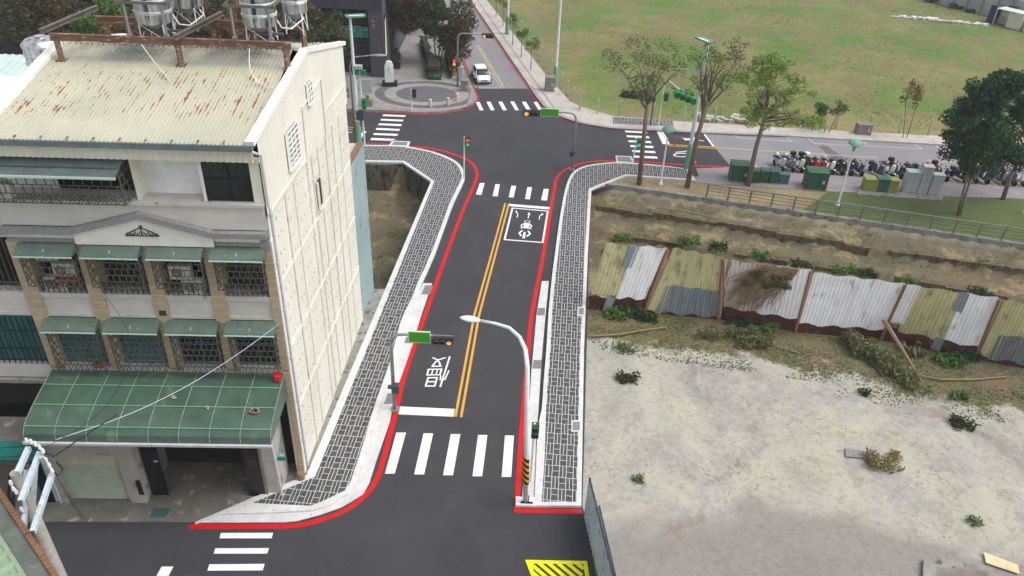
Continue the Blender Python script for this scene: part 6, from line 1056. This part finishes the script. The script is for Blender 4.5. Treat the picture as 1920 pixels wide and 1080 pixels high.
cp = Vector(g(908, 160)); ra = math.atan2(-dl.x, dl.y); wc = car(tuple(cp+dl.normalized()*1.65), ra, 'white compact hatchback waiting at the stop line of the far road', 'car_white', 'car_white'); wc.scale = (.86, .86, .82)
car(g(1761, 4), radians(80), 'dark blue car at the top edge beside the pale far wall', 'car_blue', 'car_blue')

# ================= far corner of the field =================
T = empty('boundary_wall', 'long pale panel wall at the far right end of the field', 'wall', g(1740, 20)); b = MB(T); P0 = Vector(g(1775, 10)); P1 = Vector(g(1845, 27)); P2 = P1+(P1-P0)*3.2; Q0 = P0-(P1-P0)*.6
b.prism([Q0[:2], P2[:2], (P2.x, P2.y+.3), (Q0.x, Q0.y+.3)], -.1, 2.7); b.build('wall_panels', 'wall_pale', T)
for i in range(14): p_ = Q0.lerp(P2, i/13); MB(T).box(p_+Vector((0, -.1, 1.4)), (.25, .2, 2.8)).build('post', 'grate', T)
fa = math.atan2(P1.y-P0.y, P1.x-P0.x); F1 = Matrix.Rotation(fa, 3, 'Z'); q0 = Vector(g(1846, 41))
def fb(T, x0, x1, y0, y1, z0, z1): return MB(T).box(q0+F1@Vector(((x0+x1)/2, (y0+y1)/2, (z0+z1)/2)), (x1-x0, y1-y0, z1-z0), fa)
T = empty('shipping_container', 'dark navy container standing left of the cream cabin before the far wall', 'container', tuple(q0)); fb(T, 0, .9, .3, 2.3, 0, 2.1).build('body', 'container_navy', T); fb(T, 1.4, 2.6, 1.9, 2.4, 2.0, 2.2).build('roof', 'container_navy', T)
T = empty('site_cabin', 'cream site cabin with open side in the far right corner of the field', 'cabin', tuple(q0)); fb(T, 2.7, 4.5, 0, 1.8, 0, 1.9).build('shell', 'container_white', T); fb(T, 1.0, 4.6, -.1, 1.85, 1.9, 2.0).build('roof', 'container_white', T); fb(T, 1.0, 2.7, 1.2, 1.6, 0, 1.9).build('back_wall', 'cab_grey', T); fb(T, 1.2, 2.3, 1.1, 1.2, 1.0, 1.6).build('window', 'gable_white', T); fb(T, 1., 1.1, 0, .1, 0, 1.9).build('post', 'container_white', T)
T = empty('shed', 'white shed with pale blue roof at the far right edge beside the cream cabin', 'shed', tuple(q0)); fb(T, 4.9, 8.5, .2, 2.0, 0, 1.5).build('body', 'white_roof', T); fb(T, 4.8, 8.6, .1, 2.1, 1.5, 1.6).build('roof', 'blue_wall', T)
bush('dark bush growing against the pale far wall', 1703, 14, 1.6, 1600, 'leaf_dark', 31) if False else None
T = empty('warehouse', 'long grey roofed warehouse beyond the far wall at the top right', 'building', g(1850, -20)); MB(T).prism([(62, 136), (110, 120), (116, 134), (68, 150)], 0, 3.4).build('wall', 'shop_glass', T); b = MB(T); b.prism([(61, 135.6), (111, 119), (117, 134.5), (67, 150.5)], 3.4, 3.7); b.build('roof', 'white_roof', T)
far_lot = MB().flat([(P0.x-12, P0.y+6, 0), (P0.x, P0.y+.4, 0), (P2.x, P2.y+.4, 0), (P2.x+60, P2.y, 0), (P2.x+60, P2.y+90, 0), (P0.x-40, P0.y+90, 0)], -.02).build('yard', 'forecourt', kind='structure')
# ================= utility pole, wires, corner roof =================
ub = (-13.0, 14.6, 0); T = empty('utility_pole', 'weathered concrete utility pole with steel crossarms in the lower left corner', 'utility pole', ub); TU = T
MB().tube([(0, 0, 0), (0, 0, 8.9)], [.21, .14], 16).build('pole', 'post_concrete', T)
def gg(px, py, z): return Vector(g(px, py, z))-Vector(ub)
def angle_bar(nm, p, q, w=.13): MB().bar(p, q, w, .04).bar(Vector(p)+Vector((.05, 0, -.04)), Vector(q)+Vector((.05, 0, -.04)), .03, .13).build(nm, 'utility_arm', T)
angle_bar('crossarm', gg(53, 838, 9.3), gg(32, 884, 9.2)); angle_bar('crossarm', gg(74, 846, 9.1), gg(38, 938, 9.0)); angle_bar('crossarm', gg(97, 887, 8.6), gg(61, 995, 8.5)); angle_bar('brace', gg(78, 856, 9.2), gg(110, 938, 6.6), .12); angle_bar('brace', gg(62, 875, 8.9), gg(58, 945, 7.6), .08); angle_bar('brace', gg(44, 880, 8.9), gg(42, 985, 7.2), .08); angle_bar('crossarm', gg(45, 965, 8.2), gg(40, 985, 8.2), .08)
for i, (px, py, z) in enumerate([(50, 826, 9.5), (58, 828, 9.5), (66, 832, 9.5), (74, 838, 9.4), (80, 845, 9.4), (86, 862, 9.0), (92, 872, 8.9), (97, 882, 8.8), (25, 916, 8.7), (30, 922, 8.6), (20, 905, 8.8), (40, 955, 8.2)]):
    MB().lathe(gg(px, py, z), [(.02, -.09), (.045, -.07), (.03, -.03), (.05, -.015), (.03, .03), (.045, .04), (.02, .09)], 10).build('insulator', 'porcelain', T)
MB().tube([gg(18, 890, 8.8), gg(16, 925, 8.2), gg(22, 950, 8.0), gg(28, 905, 8.6), gg(26, 960, 7.9)], .035, 6).tube([gg(60, 842, 9.3), gg(85, 848, 9.2), gg(100, 856, 9.1), (1.5, 2.6, 8.7)], .02, 5).tube([gg(95, 880, 8.8), gg(110, 892, 8.6), gg(118, 880, 8.6), gg(105, 865, 8.9)], .02, 5).build('jumper_wire', 'cable', T)
def wire(pts, lb, m='cable', r=.012):
    o = MB().tube(smooth([tuple(p) for p in pts], 5), r, 5).build('overhead_wire', m); tag(o, lb, 'wire')
p0 = Vector(g(106, 824, 9.0)); p1 = lo2(-.05, -.15, 7.9); mid = p0.lerp(p1, .5)+Vector((0, 0, -.35)); wire([p0, p0.lerp(p1, .25)+Vector((0, 0, -.42)), mid+Vector((0, 0, -.18)), p0.lerp(p1, .75)+Vector((0, 0, -.36)), p1], 'pale blue cable swooping from the utility pole up across the green canopy', 'cable_pale', .010)
for i, (a, c, lb) in enumerate((((96, 880), (158, 975), 'left one of two dark wires falling from the utility pole to the forecourt edge'), ((100, 882), (164, 977), 'right one of two dark wires falling from the utility pole to the forecourt edge'))): wire([Vector(g(a[0], a[1], 8.7)), Vector(g(a[0], a[1], 8.7)).lerp(Vector(g(c[0], c[1], .3)), .5)+Vector((0, 0, -.3)), Vector(g(c[0], c[1], .02))], lb, 'cable', .007)
wire([Vector(g(80, 842, 9.3)), Vector(g(200, 760, 8.4)), Vector(g(246, 640, 8.2)), lo2(-6.2, -.2, 9.6)], 'thin dark wire running from the utility pole up to the facade pillars', 'cable', .008)
for i, yy in enumerate((840, 858, 874)): wire([Vector(g(60, yy-6, 9.2)), Vector(g(0, yy, 9.0)), Vector(g(-200, yy+10, 9.2))], ('upper', 'middle', 'lower')[i]+' dark wire running left from the utility pole out of view', 'cable', .014)
T = empty('corner_building', 'building at the lower left corner with pale green sheet roof and rusty rim', 'building', (-16, 8, 0)); e0 = Vector(g(-90, 790, 8.2)); e1 = Vector(g(105, 1082, 8.2)); dd = (e1-e0).normalized(); e1 = e1+dd*7; nn = Vector((-dd.y, dd.x, 0)); nn = nn if nn.x < 0 else -nn
MB(T).prism([e0[:2], e1[:2], (e1+nn*14)[:2], (e0+nn*14)[:2]], 0, 7.3).build('wall', 'tile_white', T)
b = MB(T); b.ex([e0+Vector((0, 0, 0)), e1, e1+nn*.75+Vector((0, 0, -.1)), e0+nn*.75+Vector((0, 0, -.1))], (0, 0, -.06)); b.build('tarpaulin', 'tarp_grey', T)
b = MB(T); k = 90
for i in range(k): p_ = e0.lerp(e1, (i+.5)/k); b.bar(p_+Vector((0, 0, .02)), p_+dd*((e1-e0).length/k*.75)+Vector((0, 0, .05)), .14, .1)
b.build('rim_tiles', 'rust_rim', T); o0 = e0+nn*.55; b = MB(T); b.corr(o0+Vector((0, 0, .22)), (e1-e0), nn*12+Vector((0, 0, 1.2)), 34, .05, (0, 0, 1)); b.build('roof', 'green_roof', T); MB(T).bar(o0+Vector((0, 0, .2)), e1+nn*.55+Vector((0, 0, .2)), .1, .12).build('roof_edge', 'green_roof', T)

# ================= lot details, vine, bushes, debris =================
def bush(label, px, py, r, n, m, sd, z=0, name='shrub'):
    T = empty(name, label, 'shrub', g(px, py), 0); R5 = random.Random(sd); cs = [(R5.uniform(-r, r), R5.uniform(-r, r)*.6, R5.uniform(.05, r*.45), .26) for _ in range(int(10+r*12))]; b = MB()
    for c_ in cs[:8]: b.tube([(c_[0]*.2, c_[1]*.2, 0), c_[:3]], [.025, .008], 4)
    b.build('stem', 'trunk_dark', T); leaf_mesh('foliage', cs, n, .1, 1., m, T, sd); return T
for a in (('dark green bush at the foot of the first hoarding bay', 1185, 588, .75, 900, 'leaf_dark', 1), ('lime green weed clump below the first hoarding bay', 1160, 594, .6, 700, 'leaf_green', 2), ('small round green bush against the second hoarding bay post', 1213, 598, .5, 450, 'leaf_hedge', 3), ('small green bush under the third hoarding bay', 1440, 616, .45, 400, 'leaf_green', 4), ('green bush at the left post of the third hoarding bay', 1384, 606, .55, 500, 'leaf_dark', 5), ('tall green weed at the post between third and fourth hoarding bays', 1494, 608, .4, 380, 'leaf_green', 6), ('dark green bush at the foot of the fifth hoarding bay', 1810, 668, .75, 900, 'leaf_dark', 7), ('lime green weed clump below the fifth hoarding bay', 1778, 678, .6, 700, 'leaf_green', 8), ('small dark bush at the post between fourth and fifth hoarding bays', 1690, 625, .7, 700, 'leaf_hedge', 9), ('grey green weed clump left of the fifth hoarding bay grey strip', 1705, 660, .6, 500, 'leaf_olive', 10),
    ('dense green weed tuft on the bare lot near the bridge', 1178, 712, .42, 380, 'leaf_mixed', 11), ('dense green weed tuft on the bare lot at far right', 1806, 796, .42, 380, 'leaf_mixed', 12), ('dry yellow green weed patch beside the dark slab in the middle of the lot', 1655, 868, .8, 520, 'field_dry', 13), ('small weed sprig on the bare lot close to the junction hoarding', 1199, 900, .15, 60, 'leaf_green', 14), ('small weed sprig on the bare lot at lower right', 1825, 978, .15, 60, 'leaf_green', 15), ('small weed tuft near the middle top of the lot', 1622, 738, .22, 90, 'leaf_hedge', 16), ('low green weed tuft left of the stick on the lot', 1170, 655, .4, 160, 'leaf_green', 17), ('low green weed tuft right of the stick on the lot', 1800, 745, .4, 160, 'leaf_green', 18), ('flat bush growing at the field edge behind the first tree', 1185, 180, 1.0, 900, 'leaf_dark', 19)): bush(*a)
# felled branch pile and vine
T = empty('branch_pile', 'heap of cut leafy branches lying against the fourth hoarding bay', 'branches', g(1680, 690)); R5 = random.Random(2); cs = []; b = MB()
for k in range(46):
    u = R5.random(); x = -1.6+u*1.9+R5.uniform(-.5, .5); y = 1.9-u*3.4+R5.uniform(-.5, .5); z = R5.uniform(.05, .55)*(1-u*.5); cs.append((x, y, z, .4)); 
    if k % 2: b.tube([(R5.uniform(-1, .3), R5.uniform(-1, 2), .05), (x, y, z), (x+R5.uniform(-.4, .4), y+R5.uniform(-.4, .4), z+.2)], [.03, .02, .008], 4)
b.tube([(-.2, 2.3, 1.4), (.3, .6, .8), (.8, -1.2, .1)], [.12, .09, .04], 6); b.build('branches', 'wood', T); leaf_mesh('foliage', cs, 3800, .12, 1., 'leaf_olive', T, 5)
T = empty('branch_pile', 'low heap of leafy cuttings below the third hoarding bay', 'branches', g(1375, 635)); cs = [(R5.uniform(-1.8, 2.2), R5.uniform(-.7, .7), R5.uniform(.05, .4), .32) for _ in range(30)]; b = MB()
for c_ in cs[:16]: b.tube([(c_[0]*.6, c_[1], .04), c_[:3], (c_[0]+.3, c_[1]-.2, c_[2]+.1)], [.02, .015, .006], 4)
b.build('branches', 'wood', T); leaf_mesh('foliage', cs, 1800, .1, 1., 'leaf_olive', T, 6)
T = empty('dry_vine', 'dry brown vine with a few green leaves hanging over the third hoarding bay', 'vine', z8(690, 640)); b = MB(); cs = []; y0 = Vector(z8(690, 640)).y; ftop = yf(12)+.9; base = Vector(z8(690, 640))
for k in range(130):
    sx0 = R5.uniform(-.9, .9); x = 1.0+sx0; z = 3.9+R5.uniform(-.2, .15); pts = []
    x1 = x-R5.uniform(.2, 2.2); L = R5.uniform(.8, 3.0)
    for j in range(6): t = j/5; xx = x+(x1-x)*t+R5.uniform(-.1, .1); zz = z-L*t; pts.append((xx, 36.2-.23*(xx+base.x-11.7)-.2-y0+R5.uniform(-.08, .02), zz))
    b.tube(pts, [.035, .03, .026, .022, .018, .01], 4); cs.append((pts[2][0], pts[2][1]-.05, pts[2][2], .22)) if k % 5 == 0 else None
b.build('stems', 'wood', T); leaf_mesh('foliage', cs, 1500, .07, 1., 'dry_vine', T, 9)
def stick(label, pts, r=.05):
    o = MB().tube([Vector(g(px, py))+Vector((0, 0, z)) for px, py, z in pts], [r, r*1.1, r, r*.8][:len(pts)], 7).build('fallen_log', 'wood'); tag(o, label, 'log')
stick('long thin bare log lying in the weeds beside the bridge', [(1102, 632, .06), (1160, 630, .1), (1215, 620, .08), (1250, 615, .06)]); stick('long thin bare log lying in the weeds at the right edge', [(1714, 704, .06), (1762, 714, .1), (1820, 714, .08), (1885, 708, .06)]); stick('thin pole lying in the weeds under the third hoarding bay', [(1420, 640, .05), (1470, 655, .07), (1500, 664, .05)], .035); stick('thin branch lying on the soil bank near the bridge', [(1230, 392, .12), (1290, 402, .2), (1340, 412, .12)], .05)
o = MB().prism([p[:2] for p in G([(1843, 1037), (1907, 1061), (1911, 1078), (1848, 1057)])], .03, .07).build('plywood_sheet', 'plywood'); tag(o, 'cream plywood sheet lying on the lot in the lower right corner', 'board')
o = MB().prism([p[:2] for p in G([(1584, 841), (1617, 846), (1650, 862), (1586, 857)])], .01, .05).build('steel_plate', 'grate'); tag(o, 'grey rectangular plate lying on the lot beside the yellow green weeds', 'plate')
o = empty('pit_frame', 'concrete pit frame with dark recess at the bottom edge of the lot', 'pit', g(1760, 1070)); MB(o).prism([p[:2] for p in G([(1730, 1052), (1760, 1050), (1850, 1066), (1850, 1100), (1728, 1100)])], .0, .12).build('frame', 'concrete', o); MB(o).prism([p[:2] for p in G([(1754, 1066), (1850, 1075), (1850, 1100), (1756, 1100)])], .1, .125).build('recess', 'interior', o)
def scatter(name, label, cat, m, n, fn, sz, seed, tones=True, h=.6):
    """many small tufts or stones as one mesh"""
    rs = random.Random(seed); vs = []; fs = []; tn = []
    k = 0; tries = 0
    while k < n and tries < n*8:
        tries += 1; p_ = fn(rs)
        if p_ is None: continue
        k += 1; x, y, z, t = p_; s_ = sz*rs.uniform(.5, 1.5)
        for j in range(3):
            a = rs.uniform(0, 2*pi); l = s_*rs.uniform(.6, 1.3); b0 = len(vs); vs += [(x-sin(a)*s_*.35, y+cos(a)*s_*.35, z), (x+sin(a)*s_*.35, y-cos(a)*s_*.35, z), (x+cos(a)*l*.6+rs.uniform(-.3, .3)*s_, y+sin(a)*l*.6, z+s_*h*rs.uniform(.5, 1.2))]; fs.append((b0, b0+1, b0+2)); tn += [(min(1, max(0, t+rs.uniform(-.25, .25))), (rs.random() < .2)*rs.uniform(.2, .9), 0, 1)]*3
    me = bpy.data.meshes.new(name); me.from_pydata(vs, [], fs); me.update(); toned(me, tn); me.materials.append(MATS[m]); o = bpy.data.objects.new(name, me); COL.objects.link(o); o['label'] = label; o['category'] = cat; o['kind'] = 'stuff'; return o
def f_field(rs):
    y = 66+rs.random()**1.2*52; x = rs.uniform(2, 78)
    yy = 66.6 if x > 9 else 66.6+(9-x)*2.6
    if y < yy+.4 or (x < 3+(y-78)*-.2 and y > 78): return None
    nv = noise.noise(Vector((x*.12, y*.12, 0)))+noise.noise(Vector((x*.5, y*.5, 5)))*.5
    if nv < rs.uniform(-.5, .25): return None
    return (x, y, -.05, .3-nv*.5)
scatter('grass', 'rough green grass growing in clumps over the open field', 'grass', 'field_grass', 34000, f_field, .15, 1, h=.22)
def f_field2(rs):
    y = 66+rs.random()**1.2*52; x = rs.uniform(2, 78); yy = 66.6 if x > 9 else 66.6+(9-x)*2.6
    if y < yy+.4: return None
    nv = noise.noise(Vector((x*.1+9, y*.1, 0)))+noise.noise(Vector((x*.5, y*.5, 25)))*.5
    if nv < rs.uniform(-.2, .3): return None
    return (x, y, -.05, .5)
scatter('dry_grass', 'dry brown grass and weeds in patches over the open field', 'grass', 'field_dry', 14000, f_field2, .15, 2, h=.2)
def f_chan(rs):
    x = rs.choice([rs.uniform(-15, -6.5), rs.uniform(5.5, 40), rs.uniform(5.5, 40)]); y = rs.uniform(yn(x)-.5, yb(x)+.3); nv = noise.noise(Vector((x*.4, y*.6, 7)))
    if nv < rs.uniform(-.1, .35): return None
    return (x, y, ground_z(x, y)-.02, rs.random())
scatter('weeds', 'straggling weeds and dry grass on the terraced channel banks', 'weeds', 'grass_mix', 15000, f_chan, .1, 3, h=.6); scatter('stones', 'loose stones and clods scattered over the channel bed', 'stones', 'field_dry', 6000, f_chan, .07, 6, h=.5)
def f_weed(rs):
    x = rs.uniform(4.3, 31); y = yf(x)-rs.random()**1.4*(4.2 if x < 16 else 5.4)-.1; nv = noise.noise(Vector((x*.5, y*.8, 2)))
    if nv < rs.uniform(-.3, .3): return None
    return (x, y, -.05, rs.random()*.7)
scatter('weeds', 'low weeds growing along the foot of the sheet hoarding', 'weeds', 'grass_mix', 9000, f_weed, .075, 4, h=.6)
def f_reb(rs):
    x = rs.uniform(3.8, 30); y = rs.uniform(12, 33)
    return (x, y, -.045, .5) if noise.noise(Vector((x*.3, y*.3, 0))) > -.05 else None
me_ = scatter('gravel', 'pale rubble crumbs scattered over the bare lot', 'gravel', 'grass_mix', 700, f_reb, .07, 5, h=.5); me_.data.materials.clear(); me_.data.materials.append(MATS['rubble'])
def f_lawn(rs):
    x = rs.uniform(14, 40); y = rs.uniform(yb(x)+.3, 53.4-(x-20)*.03)
    if x < 24 and rs.random() > ((x-14)/10)**1.5*1.2: return None; return (x, y, .01, rs.random()*.5)
scatter('grass', 'short green grass of the park lawn under the dark trees', 'grass', 'field_grass', 6000, f_lawn, .07, 8, h=.6)
# white debris in the field
for i, (px, py, w, lb) in enumerate(((1715, 34, 3.0, 'left line of white plastic debris in the far field'), (1800, 43, 3.2, 'right heap of white plastic debris in the far field'), (1768, 41, 1.6, 'small scrap heap between the white debris in the far field'))):
    T = empty('debris_heap', lb, 'debris', g(px, py)); b = MB(); R6 = random.Random(i)
    b.box((0, 0, .04), (w*2, .25, .07), -.12)
    for k in range(18): u = R6.uniform(-1, 1); b.box((u*w, -u*w*.12+R6.uniform(-.3, .3), .1), (R6.uniform(.3, .9), R6.uniform(.2, .4), R6.uniform(.08, .25)), R6.uniform(-.6, .6))
    b.build('scraps', 'rubble' if i == 2 else 'white_roof', T)
T = empty('rubble_heap', 'grey broken concrete rubble at the field edge beside the east street', 'rubble', g(1350, 225)); b = MB(); R6 = random.Random(9)
for k in range(40): b.box((R6.uniform(-1.9, 1.9), R6.uniform(-.5, .9), R6.uniform(.0, .25)), (R6.uniform(.2, .6), R6.uniform(.2, .5), R6.uniform(.1, .3)), R6.uniform(0, 3))
b.build('blocks', 'rubble', T)

# block walls of the channel tiers
T = empty('stone_wall', 'broken dark stone block wall stepping along the upper channel bank right of the bridge', 'wall', (6, 51, -1.5)); b = MB(T); R7 = random.Random(17)
for row, (dd_, zt_, hh_) in enumerate(((2.05, -.78, .62), (4.15, -1.72, .4))):
    x = 5.8
    while x < 40:
        w_ = R7.uniform(.9, 1.8)
        if R7.random() > (.06 if row == 0 else .3): nz_ = noise.noise(Vector((x*.35, (yb(x)-dd_)*.5, 0)))*.3; b.box((x+w_/2, yb(x+w_/2)-dd_+.1+R7.uniform(-.05, .05), zt_-hh_/2+nz_*.8), (w_-.02, .28, hh_), -math.atan(.237) if x > 7 else -.15)
        x += w_
b.build('blocks', 'tier_stone', T)

bush('large dark bush growing against the pale far wall', 1793, 15, 1.2, 1300, 'leaf_dark', 31); bush('small dark bush left of the navy container by the far wall', 1818, 22, .5, 400, 'leaf_hedge', 32)

def f_back(rs):
    x = rs.uniform(4.5, 34); y = yn(x)+rs.random()**1.5*3.2-.2; nv = noise.noise(Vector((x*.55, y*.7, 31)))
    if nv < rs.uniform(.0, .35): return None
    return (x, y, max(ground_z(x, y), -.6-(y-yn(x))*.7)-.02, rs.random())
scatter('weeds', 'taller green weeds growing up behind the sheet hoarding', 'weeds', 'leaf_hedge', 3600, f_back, .2, 14, h=.9)
for i, (px, py, r_, n_) in enumerate(((1290, 452, .7, 500), (1345, 462, .6, 420), (1425, 478, .55, 400), (1500, 495, .6, 420), (1590, 508, .7, 500), (1625, 512, .6, 420), (1700, 528, .6, 420), (1838, 548, .6, 420), (1165, 448, .6, 420))):
    b0 = Vector(g(px, py, -1.2)); lab = ['second bay from its right part', 'join of second and third bays', 'right part of the vine covered bay', 'join of third and fourth bays', 'middle of the fourth bay', 'right part of the fourth bay', 'left part of the fifth bay', 'right end of the fifth bay', 'first bay'][i]
    T = bush('weed bush behind the hoarding, above the '+lab, px, py, r_, n_, 'leaf_hedge' if i % 2 else 'leaf_green', 80+i); T.location = (b0.x, b0.y, -1.35); T['group'] = 'weed bushes on the bank behind the hoarding'

# ---- air ----
hz = bpy.data.materials.new('haze_air'); hz.use_nodes = True; N_ = hz.node_tree.nodes; N_.remove(N_['Principled BSDF']); pv_ = N_.new('ShaderNodeVolumePrincipled'); pv_.inputs['Density'].default_value = .0005; pv_.inputs['Color'].default_value = (.94, .96, 1, 1); hz.node_tree.links.new(pv_.outputs[0], N_['Material Output'].inputs['Volume'])
hb_ = MB().bx(-420, 520, -170, 820, -6.5, 27.5).build('haze', hz); hb_['kind'] = 'stuff'; hb_['label'] = 'thin pale haze in the air over the whole place'
